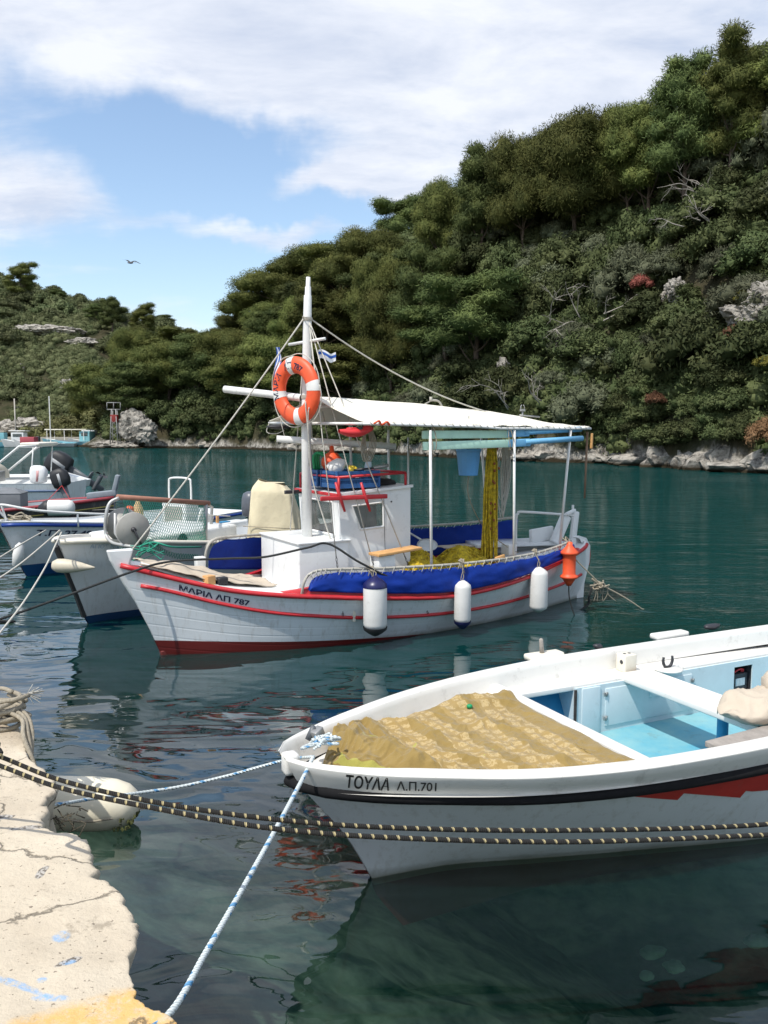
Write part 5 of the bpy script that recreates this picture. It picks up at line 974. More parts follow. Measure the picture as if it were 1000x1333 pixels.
mb = MB().use(mat('green_plastic', (.01, .28, .10))); mb.lathe([(0, 0), (.018, 0), (.018, .015), (.012, .02), (0, .02)], (.86, .40, DZ+.065), n=14); mb.build('plastic_cap', fr=TF, o=(.86, .4, DZ+.05), label='small green cap lying on the patterned blanket', cat='cap')
# ================================================================ boats moored on the left
def simple_boat(name, label, fr, L_, B, zb, zm, zst, hullm, deckm, bow_rake=.35, stern_w=.75, keel=-.3, depth=.30, plank=False, inside=None, wlk=.72):
    x = [0, .05, .15, .3, .5, .75, 1.0]; bb = [.04, .30, .58, .82, 1.0, .97, stern_w]; zz = [zb, zb*.97+zm*.03, zb*.75+zm*.25, zb*.4+zm*.6, zm, zm*.6+zst*.4, zst]
    sh = [(-bow_rake+(L_+bow_rake)*a, b*B/2, c) for a, b, c in zip(x, bb, zz)]
    wl = [(-bow_rake+(L_+bow_rake)*a, b*B/2*wlk*(.3 if a < .1 else .75 if a < .2 else 1)) for a, b in zip(x, bb)]; wl[0] = (wl[0][0], .012)
    if stern_w < .2: wl[-1] = (wl[-1][0], .012)
    hl = Hull(sh, wl, [(keel, .3), (0, 0), (zb, -bow_rake)], [(keel, L_-.1), (0, L_-.05), (zst, L_)], keel=keel, flare=.8)
    t_ = thing(name, label, 'boat', fr); mb = MB().use(hullm); mb.smooth = True
    for sd in (1, -1): hl.shell(mb, sd, 36, 12)
    if stern_w >= .2:
        a = [hl.pt(1, z) for z in (keel*.9, 0, zst*.5, zst)]; mb.add(a+[Vector((p.x, -p.y, p.z)) for p in a[::-1]], [tuple(range(8))], smooth=False)
    recalc(mb.build('hull', parent=t_)); hl.th = t_
    mb = MB().use(inside or deckm)
    for sd in (1, -1): hl.shell(mb, sd, 30, 4, off=-.05, z0=max(.05, zm-depth-.02))
    for sd in (1, -1):
        a = hl.line(.004, sd, .006); b = hl.line(.004, sd, -.055); mb.grid(lambda u, v: (a if v < .5 else b)[int(round(u*40))], 40, 1, smooth=False)
    mb.build('gunwale', parent=t_); return hl
def deckpart(hl, x0, x1, dz, m, nm='deck', zc=None):
    mb = MB().use(m)
    def fn(u, v): x = x0+(x1-x0)*u; zz = sint(hl.sh, x, 2)+dz if zc is None else zc; b = hl.pt(hl.t_at(x, max(.1, zz)), max(.05, zz)).y-.045; s = -1+2*v; return (x, s*b, zz+.03*(1-s*s)*(zc is None))
    mb.grid(fn, 14, 6); return mb.build(nm, parent=hl.th)
def railtube(hl, m, dz, r, nm='rub_rail', off=.012, sides=(-1, 1)):
    for sd in sides: mb = MB().use(m); mb.tube(hl.line(dz, sd, off, 0, 1, 40), r, 8); mb.build(nm, parent=hl.th)
# --- white boat with the net winch
BF = Fr((-3.70, 10.15), 61)
hb = simple_boat('winch_boat', 'white boat with a net winch on its bow, just left of the canopied boat', BF, 5.0, 1.95, 1.10, .84, .86, painted('white_blue_boot_hull', (.012, .05, .13), (.66, .67, .66), .10, False), white, bow_rake=.42, stern_w=.82)
deckpart(hb, -.3, 2.2, -.03, cream); deckpart(hb, 2.2, 4.9, 0, white, 'cockpit_floor', .45)
mb = MB().use(white); mb.box((1.45, .05, .95), (1.7, 1.15, .20), bev=.04); mb.build('trunk', parent=hb.th)
mb = MB().use(cream)
for sd in (-1, 1): mb.tube(hb.line(-.02, sd, .02, 0, 1, 40), .03, 6)
mb.build('rub_strake', parent=hb.th); mb = MB().use(drk)
q = Vector((1.15, -.537, .955)); mb.lathe([(.0, 0), (.055, 0), (.07, .006), (.085, .008), (.085, .0)], q, (0, -1, 0), 18); ob = mb.build('porthole', parent=hb.th)
mb = MB().use(mat('faded_blue_paint', (.30, .40, .50), .7)); mb.text('ΑΓΙΟΣ ΝΙΚ 206', lambda a, b: hb.surf(-.15+a*.9, sint(hb.sh, -.15+a*.9, 2)-.11+b, -1, .008), .07, 0); mb.build('lettering', parent=hb.th)
mb = MB().use(black); mb.tube([(-.43, 0, 1.02), (-.30, 0, .72), (-.15, 0, .38), (-.05, 0, .1)], .035, 6, smooth=False); mb.build('stem_strip', parent=hb.th)
# winch drums on a steel frame
mb = MB().use(mat('grey_drum', (.36, .35, .32), .45, .08, 5, dirt=.3)); c0 = P(173, 689, 9.75); 
def bl_(p): v = Vector(p)-Vector((BF.B[0], BF.B[1], 0)); return Vector((v.x*BF.d[0]+v.y*BF.d[1], v.x*BF.r[0]+v.y*BF.r[1], v.z))
c0 = bl_(c0); c1 = bl_(P(160, 683, 10.05)); ax = (c1-c0).normalized()
t_ = hb.th
mb.lathe([(0, -.02), (.20, -.02), (.205, -.012), (.205, .0), (.06, .02), (.06, (c1-c0).length-.02), (.205, (c1-c0).length), (.21, (c1-c0).length+.02), (0, (c1-c0).length+.02)], c0, ax, 32); mb.use(drk); mb.lathe([(0, -.06), (.025, -.06), (.03, -.02)], c0, ax, 12); mb.tube([c0-ax*.05, c0-ax*.05+Vector((.06, -.02, -.14)), c0-ax*.05+Vector((.10, -.02, -.20))], .012, 6); mb.build('net_winch', parent=t_)
mb = MB().use(mat('galvanised_tube', (.42, .42, .41), .4, .1, 8, metal=.4))
f0 = [bl_(p) for p in (P(155, 648, 10.0), P(143, 655, 9.95), P(138, 672, 9.9), P(138, 695, 9.9), P(146, 706, 9.8), P(162, 710, 9.7), P(175, 712, 9.65))]
mb.tube(catmull(f0, 5), .022, 8); mb.tube([bl_(P(150, 668, 9.8)), bl_(P(150, 694, 9.8)), bl_(P(158, 706, 9.75)), bl_(P(172, 716, 9.7))], .018, 8); mb.build('winch_frame', parent=t_); mb = MB().use(MATS['galvanised_tube']); mb.tube([bl_(P(268, 656, 11.2)), bl_(P(267, 716, 11.2))], .030, 8); mb.tube([bl_(P(268, 656, 11.2)), bl_(P(276, 660, 11.9)), bl_(P(274, 700, 11.9))], .022, 8); mb.build('net_stanchion', parent=t_)
mb = MB().use(mat('rusty_bar', (.34, .16, .11), .7, .2, 9)); mb.tube([bl_(P(153, 647, 10.0)), bl_(P(272, 655, 11.25))], .035, 10); mb.build('net_bar', parent=t_)
# green net: real crossing cords
mb = MB().use(greennet); A_, B_ = P(160, 650, 10.03), P(268, 657, 11.2); n_ = 44; rr = random.Random(4)
for k in range(n_+9):
    for sg in (1, -1):
        pts = []
        for i in range(13):
            f = i/12; q = (k+sg*9*f-(0 if sg > 0 else 0))/n_
            if q < 0 or q > 1: continue
            top_ = A_.lerp(B_, q); H_ = .62-.10*math.sin(q*6); pts.append(top_+Vector((.10*f*math.sin(q*9)*.5, -.25*f*f*(1), -H_*f-.0)))
        if len(pts) > 1: mb.tube(pts, .0038, 3)
mb.tube(catmull([P(180, 712, 9.75), P(200, 706, 9.8), P(225, 712, 9.9), P(262, 712, 10.6)], 6), .012, 5)
for k in range(14): a = P(188+rr.gauss(0, 8), 716+rr.gauss(0, 3), 9.6); mb.tube(catmull([a, a+Vector((rr.gauss(0, .08), rr.gauss(0, .05), rr.gauss(0, .05))), a+Vector((rr.gauss(0, .14), rr.gauss(0, .05), rr.gauss(0, .05)))], 5), .006, 4)
mb.build('green_net', o=tuple(A_), label='green mesh net draped from the rusty bar of the winch boat', cat='net')
mb = MB().use(orange); a = P(168, 672, 10.7); mb.lathe([(0, -.12), (.05, -.11), (.065, -.05), (.045, 0), (.06, .06), (.045, .13), (0, .14)], a, (.15, 0, 1), 14); mb.build('float', o=tuple(a), label='orange float hanging behind the green net below the rusty bar', cat='float')
mb = MB().use(mat('peach_float', (.70, .48, .25), .6)); a = P(180, 666, 10.9); mb.lathe([(0, -.14), (.05, -.12), (.07, -.03), (.06, .06), (.03, .12), (.03, .16), (0, .165)], a, (0, 0, 1), 14); mb.build('float', o=tuple(a), label='cream float hanging behind the green net beside the orange one', cat='float')
# console with hoop, bench
mb = MB().use(white); c = bl_(P(235, 668, 12.6)); mb.box((c.x, c.y, 1.08), (.30, .48, .46), bev=.03); mb.box((c.x+.22, c.y-.1, 1.0), (.32, .40, .30), ry=.5, bev=.02); mb.use(MATS['grey_drum']); mb.box((c.x-.155, c.y, 1.10), (.01, .34, .30)); mb.build('console', parent=t_)
mb = MB().use(wtube); u0 = Vector((c.x, c.y-.22, 1.2)); u1 = Vector((c.x, c.y+.22, 1.2)); mb.tube(catmull([u0, u0+Vector((0, 0, .38)), u0+Vector((0, .05, .47)), u1+Vector((0, -.05, .47)), u1+Vector((0, 0, .38)), u1], 5), .015, 8); mb.build('hoop', parent=t_)
mb = MB().use(wood); mb.box((c.x+.5, c.y-.38, .88), (.3, .16, .04)); mb.box((c.x+.45, c.y-.34, .98), (.04, .03, .2)); mb.build('seat_board', parent=t_)
mb = MB().use(white); mb.box((3.2, .62, .86), (1.3, .28, .10), bev=.03); mb.box((3.3, -.55, .86), (1.2, .3, .10), bev=.03); mb.use(bluep); mb.box((3.2, .60, .915), (.5, .1, .02)); mb.build('side_bench', parent=t_)
# grey outboard on the stern
def outboard(parent_th, c, s, m, nm='outboard_motor', tilt=0., rz=0., stripe=None):
    mt_ = Matrix.Rotation(rz, 3, 'Z') @ Matrix.Rotation(tilt, 3, 'Y')
    def blob(mb, prof, ):   # rounded-box cross sections
        vs = []; n_ = 20
        for z, lx, ly, ox in prof:
            for k in range(n_):
                a = 2*math.pi*k/n_; ca, sa = math.cos(a), math.sin(a); vs.append(Vector(c)+mt_ @ (Vector((ox+lx*math.copysign(abs(ca)**.6, ca), ly*math.copysign(abs(sa)**.6, sa), z))*s))
        fs = [(i*n_+k, i*n_+(k+1) % n_, (i+1)*n_+(k+1) % n_, (i+1)*n_+k) for i in range(len(prof)-1) for k in range(n_)]+[tuple(range(n_))[::-1], tuple((len(prof)-1)*n_+k for k in range(n_))]; mb.add(vs, fs, smooth=True)
    mb = MB().use(m); blob(mb, [(0, .14, .11, 0), (.03, .20, .14, .01), (.18, .23, .15, .02), (.34, .22, .145, .02), (.44, .17, .12, .0), (.475, .08, .06, -.02)]); 
    if stripe: mb.use(stripe); blob(mb, [(.05, .06, .1465, .02), (.2, .06, .156, .04), (.34, .06, .152, .05)])
    cw = mb.build('cowl', parent=parent_th)
    mb = MB().use(greyb); blob(mb, [(-.75, .05, .02, -.02), (-.35, .07, .035, 0), (0, .10, .07, 0)]); blob(mb, [(-.62, .17, .04, .06), (-.55, .17, .04, .06)]); blob(mb, [(-.42, .16, .09, .03), (-.40, .17, .10, .03)]); mb.build('leg', parent=parent_th)
    mb = MB().use(drk)
    for k in range(3):
        a = k*2.094; mb.add([Vector(c)+mt_ @ (Vector((.24+dx, math.cos(a+da)*r_, -.60+math.sin(a+da)*r_))*s) for dx, da, r_ in ((0, 0, .02), (.03, .3, .11), (.0, .0, .14), (-.03, -.4, .11))], [(0, 1, 2, 3)], smooth=False)
    mb.build('propeller', parent=parent_th); return cw
om = thing('outboard_motor', 'grey outboard motor on the stern of the winch boat beside the tan cover', 'motor', BF, (4.9, .2, .9)); cc = bl_(P(328, 652, 13.3)); outboard(om, (cc.x, cc.y, cc.z-.25), .85, mat('slate_cowl', (.09, .10, .12), .35))
# tan canvas cover
tcov = thing('canvas_covered_engine', 'tall cream canvas cover draped over gear behind the blue side cloth', 'cover', o=tuple(P(358, 692, 12.3))); mb = MB().use(tan); cb_ = P(358, 692, 12.3)
def tcf(u, v):
    a = u*2*math.pi; w = interp([(0, .40), (.25, .38), (.6, .34), (.85, .31), (1, .20)], v); z = cb_.z-.10+.84*v+(.05*math.cos(a)*-1)*v; f = 1+.10*noise.noise(Vector((math.cos(a)*2, math.sin(a)*2, v*1.6)))+.06*abs(math.sin(a*5+2*noise.noise(Vector((math.cos(a), math.sin(a), v)))))*(1-v*.5)
    ca, sa = math.cos(a), math.sin(a); return (cb_.x+.02+w*f*math.copysign(abs(ca)**.55, ca)-.05*v, cb_.y+w*.8*f*math.copysign(abs(sa)**.55, sa), z)
mb.grid(tcf, 72, 24); mb.add([cb_+Vector((-.02+.19*math.cos(a)-.01, .15*math.sin(a), .735)) for a in np.linspace(0, 6.28, 10)[:-1]], [tuple(range(9))]); mb.build('cover', parent=tcov)
mb = MB().use(rope_t); mb.tube([cb_+Vector((-.42, -.33, .12)), cb_+Vector((.4, -.34, .08))], .006, 5); mb.build('tie', parent=tcov)
# teardrop fender at its stem
a = P(92, 737, 9.7); mb = MB().use(mat('dirty_cream_vinyl', (.60, .54, .42), .5, .1, 4, dirt=.3)); mb.lathe([(0, -.20), (.05, -.19), (.08, -.14), (.085, -.06), (.075, .04), (.05, .16), (.025, .25), (.012, .30), (0, .31)], a+Vector((-.02, 0, 0)), (1, 0, -.06), 20); mb.build('fender', o=tuple(a), label='cream teardrop fender lying across the stem of the winch boat', cat='fender')
def wrope(pts, r, label, m=None): mb = MB().use(m or rope_w); p = catmull(pts, 7); mb.tube(p, r, 6); return mb.build('mooring_rope', o=tuple(p[len(p)//2]), label=label, cat='rope')
wrope([P(80, 693, 9.7), P(72, 710, 9.3), P(58, 740, 8.6), P(30, 785, 7.6), P(-5, 830, 6.7)], .010, 'white rope from the stem of the winch boat down to the quay at the left')
wrope([P(78, 690, 9.75), P(60, 706, 9.2), P(25, 735, 8.5), P(-20, 765, 8.0)], .009, 'second white rope from the winch boat running up left to the frame edge')
wrope([P(60, 690, 12.6), P(30, 707, 11.5), P(-20, 738, 10.4)], .010, 'pale rope from the blue trimmed boat to the left edge')
wrope([P(120, 664, 20), P(160, 663, 15), P(230, 668, 12.5), P(300, 672, 11.6)], .006, 'thin cord crossing above the deck of the winch boat', galv)
# --- blue trimmed boat
CF = Fr((-5.90, 13.5), 63)
hc = simple_boat('bow_rail_boat', 'white boat with blue trim and a bow rail at the left edge', CF, 5.0, 2.0, .95, .72, .70, painted('white_hull_deep_blue_boot', (.01, .07, .20), (.66, .68, .70), .20, True), white, bow_rake=.5, stern_w=.8)
deckpart(hc, -.4, 2.6, -.03, white); deckpart(hc, 2.6, 4.9, 0, white, 'cockpit_floor', .35); railtube(hc, mat('blue_trim', (.01, .05, .28), .4), -.05, .03, 'blue_trim')
mb = MB().use(lt); mb.text('Τ.Π. 27 40', lambda a, b: hc.surf(-.05+a*1.5, sint(hc.sh, -.05+a*1.5, 2)-.23+b, -1, .01), .13, .003); mb.build('lettering', parent=hc.th)
mb = MB().use(wtube); mb.tube(catmull([(.1, .48, .86), (-.2, .35, 1.10), (-.42, 0, 1.22), (-.1, -.40, 1.12), (.6, -.70, 1.02), (1.6, -.85, .90), (1.9, -.88, .78)], 6), .02, 8); mb.tube([(-.25, .1, .9), (-.42, 0, 1.22)], .018, 6); mb.tube([(.5, -.68, .8), (.5, -.67, 1.04)], .016, 6); mb.build('bow_rail', parent=hc.th)
mb = MB().use(fendw); mb.lathe([(0, -.22), (.07, -.18), (.09, 0), (.07, .14), (.02, .2)], P(24, 722, 13.1)-Vector((CF.B[0], CF.B[1], 0))*0, (.2, 0, 1), 14); mb.build('fender', o=tuple(P(24, 722, 13.1)), label='off white fender hanging under the bow of the blue trimmed boat', cat='fender')
mb = MB().use(rope_t); rr = random.Random(8)
for k in range(8): a = P(26, 676, 13.6); mb.tube(catmull([a+Vector((rr.gauss(0, .09), rr.gauss(0, .06), rr.gauss(.02, .03))) for _ in range(5)], 4), .014, 5)
mb.build('rope_heap', o=tuple(P(26, 676, 13.6)), label='small heap of tan rope on the foredeck of the blue trimmed boat', cat='rope')
# --- dark wooden boat, stern to the right
DF = Fr((-13.2, 19.4), 10)
hd = simple_boat('wooden_boat', 'dark low wooden boat with a red gunwale and grey inside', DF, 6.6, 1.9, .95, .50, .74, painted('dark_brown_hull', (.03, .02, .02), (.07, .06, .065), -.5, True), mat('grey_inside_paint', (.22, .25, .28), .7, .15, 6), bow_rake=.4, stern_w=.18, depth=.2)
mb = MB().use(red)
railtube(hd, mat('dull_red_paint', (.26, .03, .04), .5, .2, 8), .0, .045, 'gunwale_rail'); railtube(hd, mat('yellow_stripe', (.45, .36, .10), .6), -.20, .016, 'stripe'); deckpart(hd, .2, 6.2, 0, MATS['grey_inside_paint'], 'floor', .30)
mb = MB().use(MATS['grey_inside_paint']); mb.box((3.0, 0, .48), (.5, 1.5, .05)); mb.box((4.9, 0, .52), (.4, 1.4, .05)); mb.build('thwart', parent=hd.th)
mb = MB().use(mat('slate_box', (.16, .17, .18), .7)); mb.box((4.15, -.2, .72), (.75, .7, .36), bev=.02); mb.add([Vector((3.76, -.56, .9)), Vector((4.54, -.56, .9)), Vector((4.54, .16, .9)), Vector((3.76, .16, .9)), Vector((4.0, -.2, 1.02)), Vector((4.3, -.2, 1.02))], [(0, 1, 5, 4), (2, 3, 4, 5), (1, 2, 5), (3, 0, 4)], smooth=False); mb.build('engine_box', parent=hd.th)
mb = MB().use(MATS['slate_box']); mb.box((2.6, -.3, .64), (.8, .5, .22), bev=.02); mb.build('storage_box', parent=hd.th)
mb = MB().use(MATS['grey_inside_paint']); mb.box((6.62, 0, 1.0), (.10, .30, .60), ry=.25, bev=.02); mb.box((6.30, 0, .82), (.7, .32, .14), ry=-.1, bev=.02); mb.build('rudder_head', parent=hd.th)
mb = MB().use(rope_t)
for k in range(12): a = hd.surf(4.85+k*.085, sint(hd.sh, 4.85+k*.085, 2)-.03, -1, .05); mb.tube([a+Vector((-.05, 0, -.06)), a+Vector((-.02, -.01, .02)), a+Vector((.03, .05, .06))], .016, 5)
mb.build('rope_coils', fr=DF, o=(5.2, -.7, .5), label='tan rope looped along the red gunwale of the dark wooden boat', cat='rope')
fc_ = P(75, 661, 19.3); t_ = thing('fender', 'white cylinder fender with a black end lying against the dark wooden boat', 'fender', o=tuple(fc_)); mb = MB().use(fendw); mb.lathe([(.17, -.25), (.185, -.2), (.185, .25), (.16, .33), (.08, .38), (0, .385)], fc_, (1, .18, .0), 22); mb.build('fender_body', parent=t_); mb = MB().use(black); mb.lathe([(0, -.42), (.06, -.42), (.10, -.36), (.165, -.30), (.188, -.24), (.188, -.20)], fc_, (1, .18, 0), 22); mb.build('end_cap', parent=t_)
mb = MB().use(redpl); mb.tube([fc_+Vector((-.3, 0, .1)), fc_+Vector((0, .3, .5)), fc_+Vector((.35, 0, .1))], .008, 5); mb.build('lashing', parent=t_)
# --- white motor boat with bimini frame and canvas, outboards aft
EF = Fr((-16.2, 24.6), 4)
he = simple_boat('motor_boat', 'white motor boat with a tilted sunshade frame and a tan windscreen cover', EF, 6.9, 2.3, 1.15, .85, .86, painted('white_hull_blue_band', (.05, .09, .16), (.80, .82, .83), .05, False), white, bow_rake=.6, stern_w=.9)
deckpart(he, -.4, 3.0, .0, white); deckpart(he, 3.0, 6.8, 0, white, 'cockpit_floor', .5); railtube(he, mat('navy_stripe', (.05, .10, .20), .5), -.22, .028, 'stripe')
mb = MB().use(mat('khaki_cover', (.46, .43, .35), .85, .08, 4, bump=.4, bscale=4)); mb.grid(lambda u, v: (3.3+1.55*math.sin(u*math.pi/2)*1.0-.1, math.cos(v*math.pi)*.80*(.25+.75*math.cos(u*math.pi/2)**.3), .95+.68*math.sin(v*math.pi)**.5*math.cos(u*math.pi/2)**.55+.0), 18, 20); mb.build('windscreen_cover', parent=he.th)
mb = MB().use(wtube)
for sd in (-1, 1): mb.tube([(4.35, sd*.85, .95), (5.55, sd*.85, 1.93), (6.05, sd*.85, 1.96)], .035, 8); mb.tube([(5.95, sd*.85, 1.93), (5.85, sd*.88, .95)], .018, 6)
mb.tube([(5.6, -.85, 1.93), (5.6, .85, 1.93)], .035, 8); mb.tube([(6.05, -.85, 1.95), (6.05, .85, 1.95)], .035, 8); mb.build('sunshade_frame', parent=he.th)
mb = MB().use(canvas); mb.box((5.85, 0, 1.99), (.55, 1.75, .10), bev=.045); mb.build('rolled_sunshade', parent=he.th)
mb = MB().use(white); mb.box((4.2, -.3, 1.0), (.8, .9, .45), bev=.05); mb.use(steel); mb.box((4.75, -.5, 1.05), (.30, .5, .30), bev=.02); mb.build('console', parent=he.th)
mb = MB().use(drk); mb.tube([(4.45+.0, -.78+.18*math.cos(a), 1.12+.18*math.sin(a)) for a in np.linspace(0, 6.28, 17)], .015, 6); mb.build('steering_wheel', parent=he.th)
mb = MB().use(white); mb.tube([(6.0, -.9, .92), (6.1, -.9, 1.05), (6.7, -.9, 1.05), (6.75, -.9, .9)], .016, 6); mb.build('stern_rail', parent=he.th)
def motor(px, py, Y, s, m, label, tilt=0., stripe=None, rz=0.): c = P(px, py, Y); t_ = thing('outboard_motor', label, 'motor', o=tuple(c), group=None); outboard(t_, c, s, m, tilt=tilt, stripe=stripe, rz=rz); return t_
whc = mat('white_cowl', (.75, .75, .75), .3, .04, 4); blc = mat('black_cover', (.012, .013, .016), .55, .2, 4, bump=.3, bscale=4); gst = mat('grey_emblem', (.35, .36, .37), .6)
t_ = motor(50, 629, 24.2, 1.1, whc, 'white outboard cowl standing beside the sunshade frame', stripe=mat('pale_red_stripe', (.5, .25, .25), .5)); motor(82, 634, 24.0, 1.15, blc, 'nearer black covered outboard at the stern of the white motor boat', stripe=gst, tilt=-.35)
# --- boat behind, stern with tilted motor
GF = Fr((-16.2, 28.2), 2); hg = simple_boat('motor_boat', 'white motor boat half hidden behind, with a tilted black outboard', GF, 5.4, 2.1, 1.0, .85, .85, painted('white_hull_plain', (.1, .1, .12), (.70, .70, .70), .0, False), white, bow_rake=.6, stern_w=.9)
deckpart(hg, -.4, 5.3, -.08, white); t_ = thing('outboard_motor', 'tilted black outboard with its propeller raised out of the water', 'motor', o=tuple(P(92, 605, 27))); c = P(90, 612, 27); outboard(t_, c, 1.7, blc, tilt=-1.05, stripe=gst)
mb = MB().use(white); q = P(97, 627, 26); mb.add([q+Vector(v) for v in ((-.5, 0, .30), (.35, 0, .05), (.28, 0, -.16), (.0, 0, -.30), (-.4, 0, -.2), (-.5, .5, .30), (.35, .5, .05), (.28, .5, -.16), (.0, .5, -.30), (-.4, .5, -.2))], [(0, 1, 2, 3, 4), (9, 8, 7, 6, 5), (0, 5, 6, 1), (1, 6, 7, 2), (2, 7, 8, 3), (3, 8, 9, 4), (4, 9, 5, 0)], smooth=False); mb.build('motor_bracket', o=tuple(q), label='white swim bracket under the tilted black outboard', cat='bracket')
# ================================================================ far harbour
def far_boat(px, L_, Y, hullc, label, name, parts=(), flip=False, h=.9):
    c = P(px, 560, Y); fr = Fr((c.x-L_/2, Y), rnd.uniform(-8, 8)); hl = simple_boat(name, label, fr, L_, L_*.32, h*1.3, h*.8, h*.85, hullc, white, bow_rake=.5, stern_w=.8); deckpart(hl, 0, L_-.2, -.1, white)
    for nm, m, boxes in parts:
        mb = MB().use(m)
        for b in boxes: mb.box(b[0], b[1], bev=.04, ry=b[2] if len(b) > 2 else 0)
        mb.build(nm, parent=hl.th)
    return hl
whh = painted('white_far_hull', (.1, .1, .12), (.62, .62, .62), .0, False); tqh = painted('turquoise_hull', (.05, .2, .25), (.22, .50, .60), .1, False); pinkc = mat('faded_red_cover', (.42, .08, .10), .8)
far_boat(28, 5.0, 118, whh, 'small white motor boat with cabin at the far quay beside the red covered one', 'cabin_boat', [('cabin', white, [((2.2, 0, 1.5), (1.8, 1.2, 1.2)), ((2.2, 0, 2.3), (2.4, 1.4, .12))]), ('window', glass, [((2.2, -.62, 1.7), (1.3, .03, .4))]), ('motor', drk, [((4.9, 0, 1.1), (.5, .5, .9))])])
far_boat(38, 3.4, 112, whh, 'small far boat wrapped in a faded red cover at the left', 'covered_boat', [('cover', pinkc, [((1.7, 0, 1.1), (2.0, 1.1, .8))])])
far_boat(66, 7.0, 121, whh, 'low white sailing dinghy with a bare mast at the far quay', 'sailing_dinghy', [('mast', wtube, [((3.4, 0, 4.0), (.14, .14, 6.6))])], h=.6)
hq = far_boat(100, 9.5, 124, tqh, 'turquoise fishing boat with a flat canopy at the far quay', 'turquoise_boat', [('canopy', canvas, [((3.8, 0, 2.5), (6.5, 2.4, .14))]), ('canopy_post', wtube, [((x, y, 1.7), (.08, .08, 1.6)) for x in (.9, 3.6, 6.6) for y in (-1.1, 1.1)]), ('cabin', mat('turquoise_paint', (.2, .45, .5), .6), [((6.6, 0, 1.5), (1.6, 1.8, 1.5))]), ('window', glass, [((6.6, -.91, 1.8), (1.0, .03, .5))])])
far_boat(-4, 5, 119, tqh, 'small blue boat cut by the left edge at the far quay', 'blue_boat', [('cabin', mat('turquoise_paint', (.2, .45, .5)), [((2.9, 0, 1.5), (1.6, 1.2, 1.1))])])
far_boat(115, 5.5, 127, whh, 'white boat with a small wheelhouse behind the turquoise one', 'wheelhouse_boat', [('cabin', white, [((3.0, 0, 1.7), (2.0, 1.4, 1.4))])])
mb = MB().use(mat('far_quay_stone', (.40, .37, .31), .9, .15, .6)); mb.box((-62, 134, .35), (62, 8, 1.9)); mb.build('quay', kind='structure', label='low stone quay on the far side of the cove', cat='quay')
t_ = thing('utility_pole', 'tall pale wooden utility pole standing on the far quay at the left', 'pole', o=tuple(P(21, 575, 128))); c = P(21, 575, 128); mb = MB().use(mat('pale_pole', (.45, .42, .37), .9)); mb.tube([c+Vector((0, 0, -1)), c+Vector((0, 0, 6.6))], [.13, .09], 8); mb.build('pole', parent=t_); mb = MB().use(drk); mb.tube([c+Vector((0, 0, 5.2)), c+Vector((.4, 0, 5.3))], .05, 5); mb.box(c+Vector((.5, 0, 5.3)), (.35, .2, .12)); mb.build('lamp_arm', parent=t_)
# beacon : lattice tower with red box
bc = P(150, 572, 112); t_ = thing('beacon', 'small lattice beacon tower with a red box on the rocky spit', 'beacon', o=(bc.x, bc.y, bc.z)); mb = MB().use(mat('grey_lattice', (.26, .26, .25), .6))
for sx in (-1, 1):
    for sy in (-1, 1): mb.tube([bc+Vector((sx*.55, sy*.55, -.8)), bc+Vector((sx*.28, sy*.28, 4.0))], .085, 5)
for k in range(4):
    z = .2+k*.8; w = .5-.055*k; mb.tube([bc+Vector((-w, -w, z)), bc+Vector((w, -w, z+.8))], .03, 4); mb.tube([bc+Vector((w, -w, z)), bc+Vector((-w, -w, z+.8))], .03, 4)
mb.tube([bc+Vector((-.9, -.2, 4.0)), bc+Vector((.9, -.2, 4.0))], .07, 4); mb.tube([bc+Vector((-.9, -.2, 4.9)), bc+Vector((.9, -.2, 4.9))], .07, 4)
for x in (-.9, 0, .9): mb.tube([bc+Vector((x, -.2, 4.0)), bc+Vector((x, -.2, 4.9))], .06, 4)
mb.build('lattice', parent=t_); mb = MB().use(mat('faded_red_box', (.24, .025, .02), .7)); mb.box(bc+Vector((0, 0, 2.8)), (.9, .8, 1.0), bev=.04); mb.build('red_box', parent=t_)
# gull
g0 = P(170, 342, 60); t_ = thing('gull', 'gull gliding in the blue sky at the left', 'bird', o=tuple(g0)); 
mb = MB().use(mat('gull_grey', (.10, .10, .11), .8))
mb.lathe([(0, -.22), (.04, -.18), (.07, -.05), (.065, .08), (.04, .18), (.02, .24), (0, .26)], g0, (-1, .2, .05), 12)
for s, dz in ((-1, .18), (1, -.10)):
    a = [Vector((.06, 0, .03)), Vector((-.09, 0, .03)), Vector((-.06+.30*s*.9, 0, .16+dz*.2)), Vector((.10+.30*s*.9, 0, .15+dz*.2)), Vector((.03+.70*s*.9, .0, .05+dz)), Vector((.11+.68*s*.9, 0, .04+dz))]
    mb.add([g0+v for v in a], [(0, 1, 2, 3), (3, 2, 4, 5)], smooth=False); mb.add([g0+v+Vector((0, .02, -.012)) for v in a], [(3, 2, 1, 0), (5, 4, 2, 3)], smooth=False)
mb.add([g0+Vector(v) for v in ((.2, 0, 0), (.36, .06, .01), (.36, -.06, .01))], [(0, 1, 2)], smooth=False)
mb.build('body', parent=t_)
